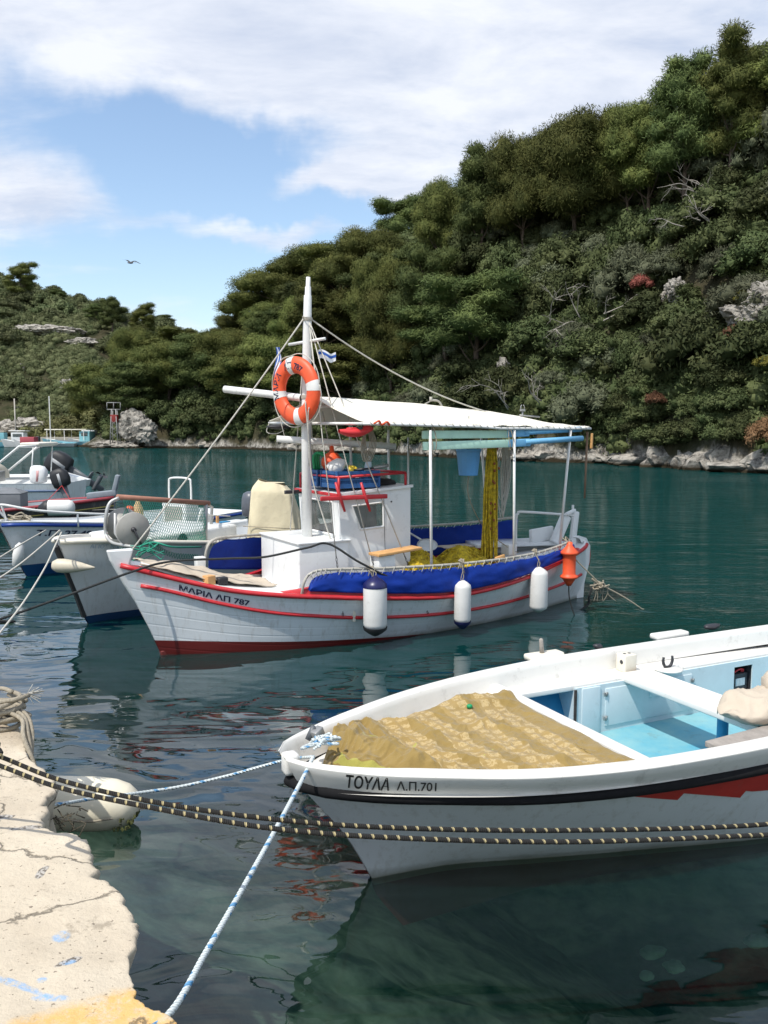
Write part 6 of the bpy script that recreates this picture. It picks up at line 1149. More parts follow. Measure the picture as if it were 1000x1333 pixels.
# ================================================================ hills
RS = [(-700, 120, 200, 8), (-100, 120, 50, -3), (100, 121, 14, -2), (122, 116, 6, .6), (150, 114, 12, 2.5), (185, 113, 22, 7), (240, 110, 24, 9), (300, 107, 22, 10.5), (345, 101, 26, 14), (400, 92, 28, 17), (450, 88, 28, 20), (500, 82, 30, 23), (560, 75, 33, 26), (620, 69, 35, 28.5), (680, 64, 37, 30), (760, 61, 38, 32), (830, 57, 40, 34.5), (880, 52.8, 42, 37), (940, 49, 44, 39.5), (1000, 46.5, 46, 42), (1150, 41, 48, 45), (1500, 32, 50, 44), (2600, 26, 52, 40)]
LS = [(-1400, 150, 140, 60), (-300, 137, 100, 52), (0, 138, 82, 40), (60, 138, 78, 37), (110, 138, 72, 34), (150, 138, 70, 31.5), (210, 138, 66, 26.5), (260, 136, 64, 21.5), (330, 134, 62, 16), (450, 134, 60, 13), (700, 134, 60, 10), (2600, 134, 60, 10)]
def prof(s, Hc, flat=0.):
    if s < 0: return max(-6., s*60)
    if s < 1: q = max(0., (s-flat)/(1-flat)); return Hc*(q**.82)*(1+.12*math.sin(q*math.pi))
    return Hc*(1-.06*(s-1))
def ground(px, Y):
    X = (px-500)/F*Y; n1_ = noise.noise(Vector((X*.05, Y*.05, 0))); n2_ = noise.noise(Vector((X*.16, Y*.16, 3))); n3_ = noise.noise(Vector((X*.5, Y*.5, 5)))
    px2 = px
    s0, e0, h0 = interp(RS, px2, 1), interp(RS, px2, 2), interp(RS, px2, 3); s1, e1, h1 = interp(LS, px2, 1), interp(LS, px2, 2), interp(LS, px2, 3)
    wob = 1.1*noise.noise(Vector((X*.35, Y*.05, 8)))+.5*noise.noise(Vector((X*1.1, 0, 8)))
    d0 = Y-(s0+wob); z0 = prof(d0/e0, h0); z1 = prof((Y-s1-wob)/e1, h1, .06)
    if d0 > 0: z0 += min(1.7, d0*1.6)*(.45 if px < 140 else 1)      # rocky rise straight out of the water
    z = max(z0, z1)
    if z > 0: k = min(1, z/4); z += k*(1.6*n1_+.9*n2_)+.35*n3_*min(1, z)
    return X, z
def hill_mat():
    m = bpy.data.materials.new('hill_ground'); m.use_nodes = True; t = m.node_tree; p = t.nodes['Principled BSDF']; p.inputs['Roughness'].default_value = 1; p.inputs['Specular IOR Level'].default_value = .05; lk = t.links.new
    g = N(t, 'ShaderNodeNewGeometry'); s_ = N(t, 'ShaderNodeSeparateXYZ'); lk(g.outputs['Position'], s_.inputs[0])
    def nz(sc, d=7, r=.6, xyz=(1, 1, 1)):
        mp = N(t, 'ShaderNodeMapping'); mp.inputs['Scale'].default_value = xyz; lk(g.outputs['Position'], mp.inputs[0]); n = N(t, 'ShaderNodeTexNoise'); setin(n, Scale=sc, Detail=d, Roughness=r); lk(mp.outputs[0], n.inputs['Vector']); return n.outputs[0]
    def rng(x, a, b, c=0., d=1.):
        r = N(t, 'ShaderNodeMapRange', interpolation_type='SMOOTHSTEP'); r.inputs['From Min'].default_value = a; r.inputs['From Max'].default_value = b; r.inputs['To Min'].default_value = c; r.inputs['To Max'].default_value = d; lk(x, r.inputs[0]); return r.outputs[0]
    def mix(f, a, b):
        n = N(t, 'ShaderNodeMix', data_type='RGBA'); lk(f, n.inputs['Factor'])
        for k, x in (('A', a), ('B', b)):
            if isinstance(x, tuple): n.inputs[k].default_value = (*x, 1)
            else: lk(x, n.inputs[k])
        return n.outputs['Result']
    soil = mix(rng(nz(.35), .35, .65), (.035, .040, .020), (.070, .062, .038)); rock = mix(rng(nz(1.4, 9, .75), .35, .65), (.13, .12, .105), (.50, .47, .42)); rock = mix(rng(nz(2.6, 6, .6, (1, 1, .35)), .55, .62, 0, .8), rock, (.05, .045, .04))
    low = rng(M_(t, 'ADD', s_.outputs[2], M_(t, 'MULTIPLY', nz(.22), -5)), -.9, -2.2); f = M_(t, 'MAXIMUM', low, rng(nz(.11, 6, .7), .67, .71)); c = mix(f, soil, rock)
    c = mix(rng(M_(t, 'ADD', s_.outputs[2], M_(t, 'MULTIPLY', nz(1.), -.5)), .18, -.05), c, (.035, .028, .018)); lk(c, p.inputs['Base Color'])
    b = N(t, 'ShaderNodeBump'); setin(b, Strength=1, Distance=.35); lk(nz(1.1, 9, .7), b.inputs['Height']); lk(b.outputs[0], p.inputs['Normal']); return m
hillm = hill_mat()
pxs = list(range(-700, 1500, 9))+list(range(1500, 2600, 30)); 
def yrow(v): return 24+(330-24)*v**1.35
nv = 190; mb = MB().use(hillm); nu = len(pxs)-1
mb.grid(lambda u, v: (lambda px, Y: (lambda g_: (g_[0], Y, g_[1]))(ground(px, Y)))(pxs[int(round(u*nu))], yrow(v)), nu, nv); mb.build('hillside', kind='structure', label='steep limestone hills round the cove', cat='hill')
# ---------------------------------------------------------------- foliage
def leaf_mat(name, ca, cb_, trans=.25, vs=.5):
    m = bpy.data.materials.new(name); m.use_nodes = True; t = m.node_tree; p = t.nodes['Principled BSDF']; lk = t.links.new; p.inputs['Roughness'].default_value = .75; p.inputs['Specular IOR Level'].default_value = .12
    g = N(t, 'ShaderNodeTexCoord'); o_ = N(t, 'ShaderNodeObjectInfo'); n = N(t, 'ShaderNodeTexNoise'); setin(n, Scale=vs, Detail=5, Roughness=.7); lk(g.outputs['Object'], n.inputs['Vector'])
    r = N(t, 'ShaderNodeMapRange'); r.inputs['From Min'].default_value = .33; r.inputs['From Max'].default_value = .67; lk(n.outputs[0], r.inputs[0]); a = N(t, 'ShaderNodeMix', data_type='RGBA'); lk(r.outputs[0], a.inputs['Factor']); a.inputs['A'].default_value = (*ca, 1); a.inputs['B'].default_value = (*cb_, 1)
    h = N(t, 'ShaderNodeHueSaturation'); lk(a.outputs['Result'], h.inputs['Color']); lk(M_(t, 'ADD', M_(t, 'MULTIPLY', o_.outputs['Random'], .03), .487), h.inputs['Hue']); lk(M_(t, 'ADD', M_(t, 'MULTIPLY', o_.outputs['Random'], .75), .62), h.inputs['Value']); lk(h.outputs[0], p.inputs['Base Color']); return m
pine_m = leaf_mat('pine_needles', (.058, .078, .022), (.165, .172, .050)); pine_d = leaf_mat('dark_pine_needles', (.042, .062, .022), (.120, .140, .045)); olive_m = leaf_mat('olive_leaves', (.070, .080, .045), (.145, .155, .095)); maq_m = leaf_mat('maquis_leaves', (.034, .050, .018), (.105, .118, .048)); far_m = leaf_mat('scrub_leaves', (.065, .085, .035), (.175, .185, .090)); tam_m = leaf_mat('tamarisk_leaves', (.10, .11, .045), (.20, .19, .085)); redb = leaf_mat('red_leaves', (.24, .06, .05), (.36, .13, .10)); brn = leaf_mat('rusty_leaves', (.13, .065, .035), (.21, .115, .065)); gold = leaf_mat('golden_leaves', (.13, .115, .025), (.20, .17, .04))
npr = np.random.RandomState(5)
ico = bmesh.new(); bmesh.ops.create_icosphere(ico, subdivisions=2, radius=1); ico.verts.index_update(); IV = np.array([v.co[:] for v in ico.verts]); IF = np.array([[v.index for v in f.verts] for f in ico.faces]); ico.free()
def foliage_mesh(name, puffs, m, per=150, leaf=(.30, .11), core=.70, up=.35):
    """puffs: (centre, radius triple). leaf-sized faces in shells round small lumpy cores"""
    V = []; T = []; Q = []; nb = 0
    for c, r in puffs:
        c = np.array(c, float); r = np.array(r, float)
        k = core*(1+.55*(npr.rand(len(IV))-.5)); v = c+IV*r*k[:, None]; V.append(v); T.append(IF+nb); nb += len(v)
        n_ = max(12, int(per*(r[0]*r[1]*r[2])**(2/3.)/.7)); d = npr.normal(size=(n_, 3)); d[:, 2] += up; d /= np.linalg.norm(d, axis=1)[:, None]; rad = .78+.50*npr.rand(n_)**2.0; pos = c+d*r*rad[:, None]
        tg = (npr.rand(n_) < .50)[:, None]; rv = npr.normal(size=(n_, 3)); ta = np.cross(d, rv)+d*.35*npr.normal(size=(n_, 1)); e1 = np.where(tg, ta, d*.9+rv*.55); e1 /= np.linalg.norm(e1, axis=1)[:, None]; e2 = np.where(tg, np.cross(d, e1)+npr.normal(size=(n_, 3))*.22, np.cross(e1, npr.normal(size=(n_, 3)))); e2 /= np.linalg.norm(e2, axis=1)[:, None]
        L1 = leaf[0]*(.6+.8*npr.rand(n_))[:, None]; L2 = leaf[1]*(.6+.8*npr.rand(n_))[:, None]
        q = np.stack([pos-e1*L1*.5-e2*L2*.4, pos-e1*L1*.5+e2*L2*.4, pos+e1*L1*.3+e2*L2*.5, pos+e1*L1*.6-e2*L2*.05], 1).reshape(-1, 3); V.append(q); Q.append(np.arange(n_*4).reshape(-1, 4)+nb); nb += n_*4
    V = np.concatenate(V); T = np.concatenate(T); Q = np.concatenate(Q); me = bpy.data.meshes.new(name); me.vertices.add(len(V)); me.vertices.foreach_set('co', V.astype(np.float32).ravel())
    nl = T.size+Q.size; me.loops.add(nl); me.loops.foreach_set('vertex_index', np.concatenate([T.ravel(), Q.ravel()]).astype(np.int32)); me.polygons.add(len(T)+len(Q)); st = np.concatenate([np.arange(len(T))*3, len(T)*3+np.arange(len(Q))*4]).astype(np.int32); me.polygons.foreach_set('loop_start', st)
    if m: me.materials.append(m)
    me.update(calc_edges=True); me.validate(); return me
def wood_mesh(name, H_, lean, limbs, m, r0=.2):
    mb = MB().use(m); tr = [Vector((lean[0]*f**1.5+.15*math.sin(f*5), lean[1]*f**1.5, H_*f-.6*(f == 0))) for f in np.linspace(0, 1, 7)]; mb.tube(tr, [r0*(1-.75*i/6) for i in range(7)], 7)
    for f, end in limbs:
        a = tr[min(6, int(f*6))]; e = Vector(end); mid = a.lerp(e, .5)+Vector((0, 0, -.25)); mb.tube(catmull([a, mid, e], 3), [r0*.38, r0*.36, r0*.32, r0*.28, r0*.22, r0*.16, r0*.10], 5)
    return mb.mesh(name)
def puffs_pine(rs, H_, Wd, kind):
    """umbrella-like Aleppo pine: clumps on limbs, denser and flat-topped above"""
    P_ = []; limbs = []; nl = {'broad': 15, 'tall': 13, 'loose': 11}[kind]
    for i in range(nl):
        f = (i+.5)/nl; hz = H_*({'broad': .42, 'tall': .35, 'loose': .40}[kind]+(1-{'broad': .42, 'tall': .35, 'loose': .40}[kind])*f**.9)
        rr_ = Wd/2*(({'broad': math.sqrt(max(0, 1-(f*.97)**2.6)), 'tall': .30+.55*(1-f)**.7*(1 if f > .12 else .7), 'loose': .35+.55*math.sin(math.pi*min(1, f*.8+.15))}[kind])); a = i*2.4+rs.rand()*.8
        q = rr_*(.55+.45*rs.rand()); c = (math.cos(a)*q, math.sin(a)*q, hz); limbs.append((min(.95, f*.6+.30), (c[0]*.85, c[1]*.85, hz-.3)))
        for k in range(rs.randint(3, 5)):
            s = (.85+1.05*rs.rand()**1.3)*Wd/9.; P_.append(((c[0]+rs.normal()*.10*Wd, c[1]+rs.normal()*.10*Wd, c[2]+rs.normal()*.035*H_), (s*1.22, s*1.22, s*.74)))
    top = {'broad': 8, 'tall': 4, 'loose': 3}[kind]
    for k in range(top): s = (.8+.5*rs.rand())*Wd/9; P_.append(((rs.normal()*Wd*.13*(1 if kind == 'broad' else .5), rs.normal()*Wd*.13*(1 if kind == 'broad' else .5), H_*(.93+.07*rs.rand())-s*.5), (s*1.2, s*1.2, s*.75)))
    return P_, limbs
PROTO = []
for i, (kind, m) in enumerate([('broad', pine_m), ('broad', pine_m), ('tall', pine_d), ('loose', pine_m), ('tall', pine_m), ('loose', pine_d)]):
    rs = np.random.RandomState(40+i); npr = np.random.RandomState(i); Hh, Ww = {'broad': (8, 8.5), 'tall': (10, 6), 'loose': (9, 6.5)}[kind]; pf, lb = puffs_pine(rs, Hh, Ww, kind)
    PROTO.append((kind, Hh, Ww, foliage_mesh('crown_mesh', pf, m, 560, (.25, .060)), wood_mesh('trunk_mesh', Hh*.9, (rs.normal()*.5, rs.normal()*.3), lb, bark, .22)))
def bushproto(seed, m, per=170, leaf=(.17, .10), flat=.8):
    rs = np.random.RandomState(seed); pf = []
    for k in range(34): a = rs.rand()*6.28; q = rs.rand()**.6*.98; s = .22+.22*rs.rand(); pf.append(((math.cos(a)*q, math.sin(a)*q, .25+(1-q*q)*.85*flat+rs.normal()*.08), (s, s, s*.8)))
    return foliage_mesh('foliage_mesh', pf, m, per, leaf, core=.62)
BM = {k: [bushproto(60+i*3+j, m, pr, lf) for j in range(3)] for i, (k, m, pr, lf) in enumerate((('maq', maq_m, 900, (.10, .06)), ('olive', olive_m, 1000, (.11, .035)), ('far', far_m, 600, (.13, .08)), ('tam', tam_m, 900, (.12, .05)), ('red', redb, 900, (.10, .06)), ('brn', brn, 900, (.10, .06)), ('gold', gold, 900, (.10, .06))))}
def put(name, me, loc, sc, rz, label, cat, group=None, parts=None):
    if parts:
        e = bpy.data.objects.new(name, None); COL.objects.link(e); e.location = loc; e.scale = sc; e.rotation_euler = (0, 0, rz); tag(e, label, cat, group)
        for nm, m_ in parts: c = bpy.data.objects.new(nm, m_); COL.objects.link(c); c.parent = e
        return e
    o = bpy.data.objects.new(name, me); COL.objects.link(o); o.location = loc; o.scale = sc; o.rotation_euler = (0, 0, rz); return tag(o, label, cat, group)
def pine(pi, px, Y, Hw, Ww, label, group=None, rz=None):
    kind, h0, w0, cm, tm = PROTO[pi]; X, z = ground(px, Y); sx = Ww/w0; return put('pine_tree', None, (X, Y, z-.2), (sx, sx, Hw/h0), rnd.uniform(0, 6.28) if rz is None else rz, label, 'tree', group, [('crown', cm), ('trunk', tm)])
# crest trees that shape the skyline: (px, top py, width px, prototype, extra label)
taken = []
def crest(px, py, wpx, pi, label, hw=None, group='pines along the ridge'):
    best = None
    s0, e0 = interp(RS, px, 1), interp(RS, px, 2); Yl = [s0+e0*k/40 for k in range(14, 56)]
    if px < 262: s0, e0 = interp(LS, px, 1), interp(LS, px, 2); Yl = [s0+e0*k/40 for k in range(24, 50)]
    want = hw or 8
    for Y in Yl:
        X, z = ground(px, Y); need = P(px, py, Y).z-z
        if best is None or abs(need-want) < abs(best[0]-want): best = (need, Y)
    need, Y = best; need = max(2.2, min(16, need)); w = wpx/F*Y; taken.append((px, Y, w)); pine(pi, px, Y, need, w, label, group)
for a in [(295, 432, 60, 3, 'dark pine standing alone at the left end of the right hand ridge', 6), (318, 412, 62, 1, 'small broad pine at the foot of the right ridge beside the mast', 6), (360, 358, 90, 0, 'pine leaning out on the skyline just left of the mast top', 8), (405, 335, 95, 1, 'broad pine on the skyline just right of the mast top', 8), (445, 318, 80, 3, 'loose pine on the skyline right of the mast', 8), (480, 306, 80, 0, 'round pine on the rising ridge', 8),
          (525, 262, 72, 5, 'dark pine poking above the ridge left of the tallest pair', 9), (572, 248, 72, 0, 'round pine left of the tall feathery one on the ridge', 9), (622, 196, 74, 2, 'tall feathery pine standing clear of the ridge in the middle', 12), (676, 196, 88, 1, 'broad pine just right of the tall feathery pine', 10), (742, 172, 118, 0, 'very broad pine on the ridge', 10), (808, 150, 92, 1, 'broad pine on the ridge left of the tall open pines', 10), (835, 150, 90, 3, 'loose pine below the tall open pines', 9),
          (880, 80, 95, 2, 'tall open pine with layered limbs at the upper right', 14), (932, 68, 85, 4, 'tall pine in the upper right corner', 14), (992, 66, 100, 4, 'tall pine cut by the right edge at the top', 15), (1040, 30, 110, 2, 'tall pine past the right edge', 15),
          (38, 346, 34, 4, 'dark pine on the left hill skyline nearest the edge', 9), (0, 350, 26, 2, 'small tree on the left hill skyline at the edge', 4), (84, 376, 22, 2, 'small dark pine on the left hill slope', 4), (152, 388, 30, 2, 'pine pair on the left skyline', 8), (132, 395, 24, 2, 'thin dark tree on the left skyline', 5), (192, 400, 32, 4, 'dark spreading pine on the left skyline', 8), (218, 410, 32, 2, 'rounded dark pine at the right end of the left ridge', 6), (240, 428, 34, 3, 'small pine in the saddle between the hills', 5), (258, 445, 22, 4, 'thin tree deep in the saddle between the hills', 4)]:
    crest(a[0], a[1], a[2], a[3], a[4], a[5])
# slope pines on the right hill
rs = random.Random(17); cnt = 0
def fits(X, Y, r, pool): return all((X-a)**2+(Y-b)**2 > (r*.5+c*.5)**2 for a, b, c in pool)
pool = [((p_-500)/F*Y, Y, w*.75) for p_, Y, w in taken]
for _ in range(9000):
    if cnt >= 120: break
    px = rs.uniform(95, 1120); s0, e0 = interp(RS, px, 1), interp(RS, px, 2); f = rs.uniform(.10, 1.02)
    if px > 640 and f < .34+.16*noise.noise(Vector((px*.01, 0, 0))): continue
    if px > 640 and f < .50 and rs.random() < .5: continue
    if px < 150: s0, e0 = 121, 20; 
    if px < 165 and f < .5: continue
    Y = s0+e0*f; X = (px-500)/F*Y; w = rs.uniform(6.0, 10.5)*(1.15 if px > 560 else 1); 
    if not fits(X, Y, w*.62, pool): continue
    _, z = ground(px, Y)
    if z < .8: continue
    pool.append((X, Y, w*.62)); Hh = rs.uniform(7, 10.5)
    top = P(px, interp([(95, 470), (170, 428), (260, 440), (300, 446), (345, 410), (400, 372), (480, 342), (510, 335), (560, 312), (600, 290), (650, 278), (700, 250), (760, 232), (840, 215), (870, 195), (1000, 160), (1200, 120)], px), Y).z
    if z+Hh > top: Hh = top-z
    if Hh < 3: continue
    pi = rs.choice([0, 1, 0, 1, 3, 4, 5, 2]); pine(pi, px, Y, Hh, w, 'green pine among the packed pines on the slope of the right hill', 'pines covering the right hill'); cnt += 1
print('slope pines', cnt)
# shrubs
GR = {'maq': ('shrub', 'dark green shrub among the bushes on the lower right hillside', 'dark shrubs on the right hillside'), 'olive': ('shrub', 'grey green olive-like bush on the right hillside', 'grey green bushes on the right hillside'), 'far': ('shrub', 'green shrub on the open slope of the left hill', 'shrubs on the left hill'), 'tam': ('shrub', 'yellowish round tree behind the far quay', 'round trees behind the far quay')}
def shrub(k, px, Y, r, h, label=None, group=True, dz=-.15):
    if label and k == 'maq': GR['bank'] = ('shrub', label, 'shrubs on the bank above the shore rocks'); X, z = ground(px, Y); return put('shrub', rs.choice(BM[k]), (X, Y, z+dz), (r, r, h), rs.uniform(0, 6.28), label, 'shrub', GR['bank'][2])
    if label and k == 'olive': X, z = ground(px, Y); return put('shrub', rs.choice(BM[k]), (X, Y, z+dz), (r, r, h), rs.uniform(0, 6.28), label, 'shrub', 'large grey green bushes on the right hillside')
    X, z = ground(px, Y); g_ = GR.get(k); return put('shrub' if k != 'tam' else 'round_tree', rs.choice(BM[k]), (X, Y, z+dz), (r, r, h), rs.uniform(0, 6.28), label or g_[1], 'shrub', (g_[2] if group and g_ else None))
for px, py, Y, r, h, k, lb in [(835, 366, 74, .72, .85, 'red', 'bright red leaved bush high on the right hillside'), (853, 518, 62, .6, .6, 'brn', 'rusty orange bush above the shore rocks'), (994, 562, 50, .75, 1.1, 'brn', 'dull rusty bush at the right edge above the shore'), (955, 432, 62, .6, .6, 'brn', 'brownish bush near the pale boulder'), (995, 470, 55, .5, .5, 'gold', 'yellow leaved bush at the right edge'), (966, 385, 66, .6, .6, 'gold', 'yellow green bush below the pines at right')]:
    bb_ = min(np.arange(48, 100, .5), key=lambda Y_: abs((P(px, py, Y_).z-ground(px, Y_)[1])-h*.5)+(9 if Y_ < interp(RS, px, 1) else 0)); X, z = ground(px, bb_); o = put('bush', BM[k][0], tuple(P(px, py, bb_-2.6)-Vector((0, 0, h*.6))), (r, r, h), rs.random()*6, lb, 'bush')
c1_ = 0; pool2 = []
for _ in range(20000):
    if c1_ >= 195: break
    px = rs.uniform(560, 1100) if rs.random() < .8 else rs.uniform(170, 560); s0, e0 = interp(RS, px, 1), interp(RS, px, 2); f = (.008+.60*rs.random()**1.7) if px > 600 else rs.uniform(.02, .25); Y = s0+e0*f+.6; X = (px-500)/F*Y; r = rs.uniform(1.3, 2.9)
    if not fits(X, Y, r*1.12, pool2): continue
    pool2.append((X, Y, r*1.12)); k = 'olive' if rs.random() < .22 else 'maq'; shrub(k, px, Y, r, r*rs.uniform(.8, 1.3)); c1_ += 1
for q_ in range(34):
    px = 812+q_*4.4+rs.uniform(-3, 3); zt_ = (1.9, 3.4, 5.2)[q_ % 3]+rs.uniform(-.4, .5); Y = min(np.arange(47, 66, .2), key=lambda Y_: abs(ground(px, Y_)[1]-zt_)+(9 if ground(px, Y_)[1] < .6 else 0)); shrub('maq', px, Y, rs.uniform(.9, 1.5), rs.uniform(.8, 1.3), 'low dark shrub clinging to the bank just above the right shore rocks', True)
for px, Y, r, h in [(975, 66, 3.2, 4.2), (1015, 62, 3, 4.5), (985, 72, 3.0, 4.0), (905, 70, 2.2, 2.6), (740, 66, 2.0, 2.4), (715, 72, 2.2, 2.4), (860, 64, 2.2, 2.2), (780, 63.5, 1.9, 2.0)]: shrub('olive', px, Y, r, h, 'large grey green olive-like tree on the right hillside', True)
c2_ = 0; pool3 = []
for _ in range(9000):
    if c2_ >= 78: break
    px = rs.uniform(-40, 270); f = rs.uniform(.10, .98); s0, e0 = interp(LS, px, 1), interp(LS, px, 2); Y = s0+e0*f; X = (px-500)/F*Y; r = rs.uniform(1.5, 3.1)
    if not fits(X, Y, r*1.35, pool3): continue
    if noise.noise(Vector((X*.07, Y*.07, 2))) < -.32: continue
    pool3.append((X, Y, r*1.5)); shrub('far', px, Y, r, r*rs.uniform(.7, 1.2)); c2_ += 1
for px, Y, r, h in [(198, 109.5, 2.2, 2.6), (183, 109.8, 1.5, 1.2), (164, 110.5, 1.2, 1.4)]: shrub('maq', px, Y, r, h)
for px, Y, r, h in [(52, 139, 3.8, 3.4), (68, 140, 3.6, 3.7), (85, 139, 4.2, 3.9), (104, 140, 3.6, 3.2), (0, 141, 2.6, 2.8), (140, 131, 3.0, 2.4), (128, 133, 2.2, 1.8)]: shrub('tam', px, Y, r, h)
# scrub that fills between them : one mass
npr = np.random.RandomState(77); pf = []; pfl = []; pr2 = random.Random(99)
for _ in range(9600):
    if pr2.random() < .55: px = pr2.uniform(140, 1130); s0, e0 = interp(RS, px, 1), interp(RS, px, 2); f = pr2.random()**1.35*1.05; sc = 1.
    else: px = pr2.uniform(-60, 290); s0, e0 = interp(LS, px, 1), interp(LS, px, 2); f = .06+.96*pr2.random(); sc = 1.5
    Y = s0+e0*f+.5; X, z = ground(px, Y)
    if z < .9+.7*noise.noise(Vector((X*.3, Y*.3, 4))): continue
    if noise.noise(Vector((X*.11, Y*.11, 31))) > (.42 if sc < 1.2 else .24): continue
    r = pr2.uniform(.5, 1.15)*sc; (pf if sc < 1.2 else pfl).append(((X, Y, z+r*.25), (r, r, r*.75)))
o = bpy.data.objects.new('scrub', foliage_mesh('scrub_mesh', pf, maq_m, 60, (.24, .14), core=.66)); COL.objects.link(o); tag(o, 'low dark evergreen scrub covering the right hill between the trees', 'scrub', kind='stuff')
o = bpy.data.objects.new('scrub', foliage_mesh('scrub_mesh', pfl, far_m, 60, (.24, .14), core=.66)); COL.objects.link(o); tag(o, 'lighter green scrub covering the open left hill', 'scrub', kind='stuff')
# dead branches and rock outcrops
def deadtree(px, py, Y, spread, seed, label, up=1., tufts=7):
    r_ = random.Random(seed); X, z = ground(px, Y); mb = MB().use(deadw); b = Vector((X, Y-.5, max(z, ground(px, Y+3)[1]-.6))); lean = r_.choice((-1, 1))
    def br(a, d, L_, r0, dep):
        n_ = 5; p = Vector(a); pts = [p.copy()]; d = d.normalized()
        for i in range(n_): d = (d+Vector((r_.gauss(0, .22), r_.gauss(0, .12), r_.gauss(-.03, .20)))).normalized(); p = p+d*L_/n_; pts.append(p.copy())
        mb.tube(catmull(pts, 2), [r0*(1-.8*i/(2*n_)) for i in range(2*n_+1)], 5)
        if dep:
            for k in range(r_.randint(2, 4)): br(pts[r_.randint(1, n_-1)], d+Vector((r_.gauss(0, .7), r_.gauss(0, .3), r_.gauss(.1, .5))), L_*r_.uniform(.3, .6), r0*.5, dep-1)
    for k in range(tufts//3): br(b+Vector((r_.gauss(0, .35)*spread, 0, r_.gauss(0, .08)*spread)), Vector((lean*r_.uniform(.1, 1.2), -.15, r_.uniform(.15, .9)*up)), spread*r_.uniform(.5, 1.1), .055, 2)
    return mb.build('dead_tree', o=tuple(b), label=label, cat='dead tree')
for px, py, sp_, sd, lb, up in [(702, 505, 4.2, 1, 'bleached dead branches fanning out above the canopy end', .9), (735, 405, 3.2, 2, 'bleached dead branches lying on the slope under the red bush', .45), (780, 400, 3.0, 5, 'bare grey branches right of the fallen ones on the slope', .6), (905, 245, 3.2, 3, 'bare branches in the shade under the right hand pines', .8), (905, 290, 2.6, 4, 'second set of bare branches lower under the right hand pines', .7)]:
    Yb = min(np.arange(48, 110, .5), key=lambda Y_: abs(P(px, py+8, Y_).z-ground(px, Y_)[1])+(9 if Y_ < interp(RS, px, 1) else 0)); deadtree(px, py, Yb-3.2, sp_, sd, lb, up, 12)
def rockmat():
    m = bpy.data.materials.new('limestone'); m.use_nodes = True; t = m.node_tree; p = t.nodes['Principled BSDF']; p.inputs['Roughness'].default_value = .95; p.inputs['Specular IOR Level'].default_value = .1; lk = t.links.new; g = N(t, 'ShaderNodeNewGeometry'); s_ = N(t, 'ShaderNodeSeparateXYZ'); lk(g.outputs['Position'], s_.inputs[0])
    n = N(t, 'ShaderNodeTexNoise'); setin(n, Scale=1.6, Detail=10, Roughness=.75); lk(g.outputs['Position'], n.inputs['Vector']); r = N(t, 'ShaderNodeValToRGB'); e = r.color_ramp.elements; e[0].position = .36; e[0].color = (.06, .055, .05, 1); e[1].position = .55; e[1].color = (.44, .41, .36, 1); lk(n.outputs[0], r.inputs[0])
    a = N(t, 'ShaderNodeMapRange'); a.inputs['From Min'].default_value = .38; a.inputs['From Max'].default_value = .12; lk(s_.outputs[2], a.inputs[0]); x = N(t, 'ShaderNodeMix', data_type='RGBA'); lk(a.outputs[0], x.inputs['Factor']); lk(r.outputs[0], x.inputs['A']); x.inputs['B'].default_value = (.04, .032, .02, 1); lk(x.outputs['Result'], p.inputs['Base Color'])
    b = N(t, 'ShaderNodeBump'); setin(b, Strength=1, Distance=.25); lk(n.outputs[0], b.inputs['Height']); lk(b.outputs[0], p.inputs['Normal']); return m
lime = rockmat()
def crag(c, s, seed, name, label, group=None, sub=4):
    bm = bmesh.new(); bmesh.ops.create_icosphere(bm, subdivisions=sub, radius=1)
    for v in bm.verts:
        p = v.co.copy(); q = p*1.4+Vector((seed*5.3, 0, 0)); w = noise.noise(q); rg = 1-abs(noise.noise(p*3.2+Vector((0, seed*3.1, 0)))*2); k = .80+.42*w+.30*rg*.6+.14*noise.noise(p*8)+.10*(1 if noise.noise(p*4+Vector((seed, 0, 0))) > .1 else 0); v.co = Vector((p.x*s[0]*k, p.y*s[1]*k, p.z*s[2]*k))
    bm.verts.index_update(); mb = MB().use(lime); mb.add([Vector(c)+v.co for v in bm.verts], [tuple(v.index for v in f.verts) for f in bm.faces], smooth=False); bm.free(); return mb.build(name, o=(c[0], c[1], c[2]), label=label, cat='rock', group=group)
k = 0
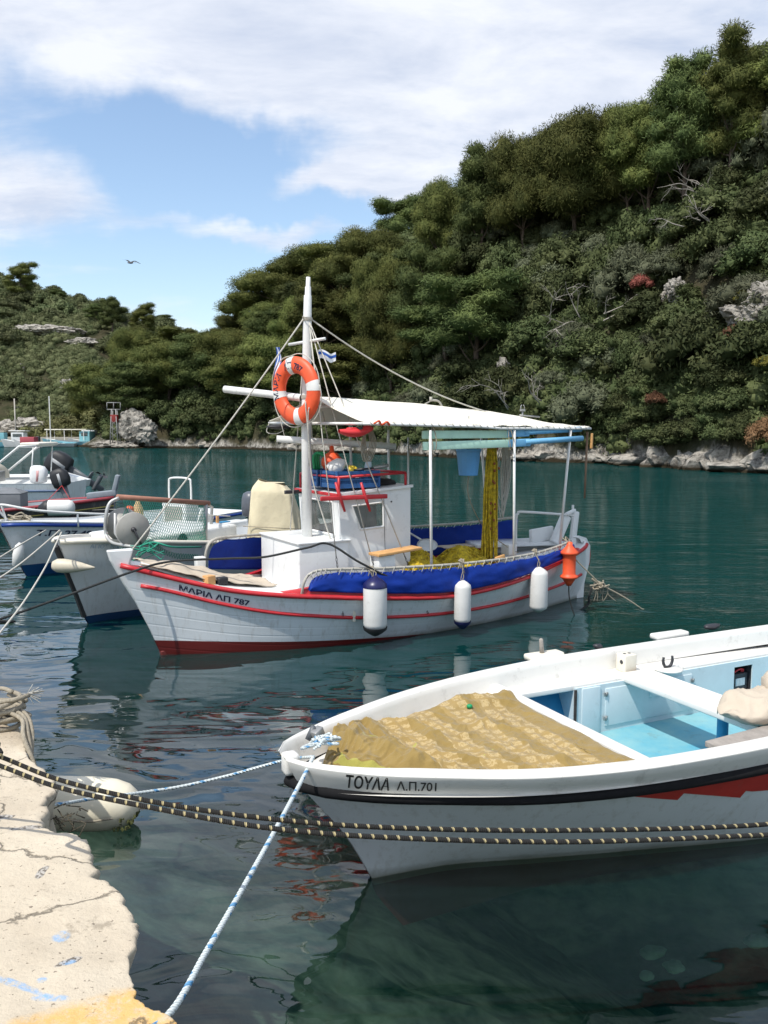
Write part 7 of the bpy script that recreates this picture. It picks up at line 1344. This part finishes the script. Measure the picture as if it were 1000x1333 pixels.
for px in list(np.arange(645, 1100, 17))+list(np.arange(200, 645, 62)):
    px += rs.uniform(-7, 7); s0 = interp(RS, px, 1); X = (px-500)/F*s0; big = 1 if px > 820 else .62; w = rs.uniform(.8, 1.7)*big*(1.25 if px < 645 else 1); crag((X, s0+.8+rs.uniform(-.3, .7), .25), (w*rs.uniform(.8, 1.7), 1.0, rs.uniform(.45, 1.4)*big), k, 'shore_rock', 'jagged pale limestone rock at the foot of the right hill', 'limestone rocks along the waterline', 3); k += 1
for px, py, w, h, lb in [(1004, 395, 1.9, 1.2, 'pale limestone boulder showing through the shrubs at the right edge'), (978, 412, 1.6, 1.0, 'smaller pale boulder left of the big one at the right edge'), (880, 378, .8, .9, 'small white rock below the pines right of the red bush'), (868, 388, .5, .5, 'tiny white rock beside the small white one'), (655, 500, .9, 1.9, 'grey rock face behind the dead branches above the canopy'), (640, 525, .8, 1.0, 'lower grey rock face behind the canopy'), (745, 412, .7, .5, 'small grey rock by the fallen branches')]:
    Yb = min(np.arange(48, 110, .5), key=lambda Y_: abs(P(px, py, Y_).z-ground(px, Y_)[1])+(9 if Y_ < interp(RS, px, 1) else 0)); c = P(px, py, Yb-.8); crag(c, (w, w*.8, h), 50+k, 'boulder', lb); k += 1
for px, py, Y, w, h, lb in [(176, 556, 113, 2.0, 2.3, 'tall pale limestone crag behind the beacon'), (190, 560, 111, 1.5, 1.6, 'low pale crag right of the tall one behind the beacon'), (153, 581, 113.5, 3.2, .75, 'flat pale rock spit under the beacon'), (165, 583, 112, 2.2, .5, 'low rock at the tip of the spit'), (34, 556, 139, 3.6, 1.5, 'pinkish rock cut behind the far quay at left'), (8, 556, 140, 2.6, 1.3, 'pinkish rock cut at the left edge behind the far quay'), (45, 433, 178, 4.5, 1.6, 'pale rock band high on the left hill'), (75, 432, 176, 5.0, 1.2, 'long pale rock band right of the first on the left hill'), (108, 445, 172, 3.2, .9, 'small pale rock at the right end of the rock band'), (86, 503, 156, 1.8, 1.2, 'grey rock low on the left hill above the round trees'), (30, 478, 165, 1.1, .8, 'small pale rock in the middle of the left hill')]:
    Yb = Y if py > 530 else min(np.arange(142, 215, .5), key=lambda Y_: abs(P(px, py, Y_).z-ground(px, Y_)[1])); c = P(px, py, Yb-.5); crag(c, (w, w*.6, h), 80+k, 'outcrop', lb); k += 1
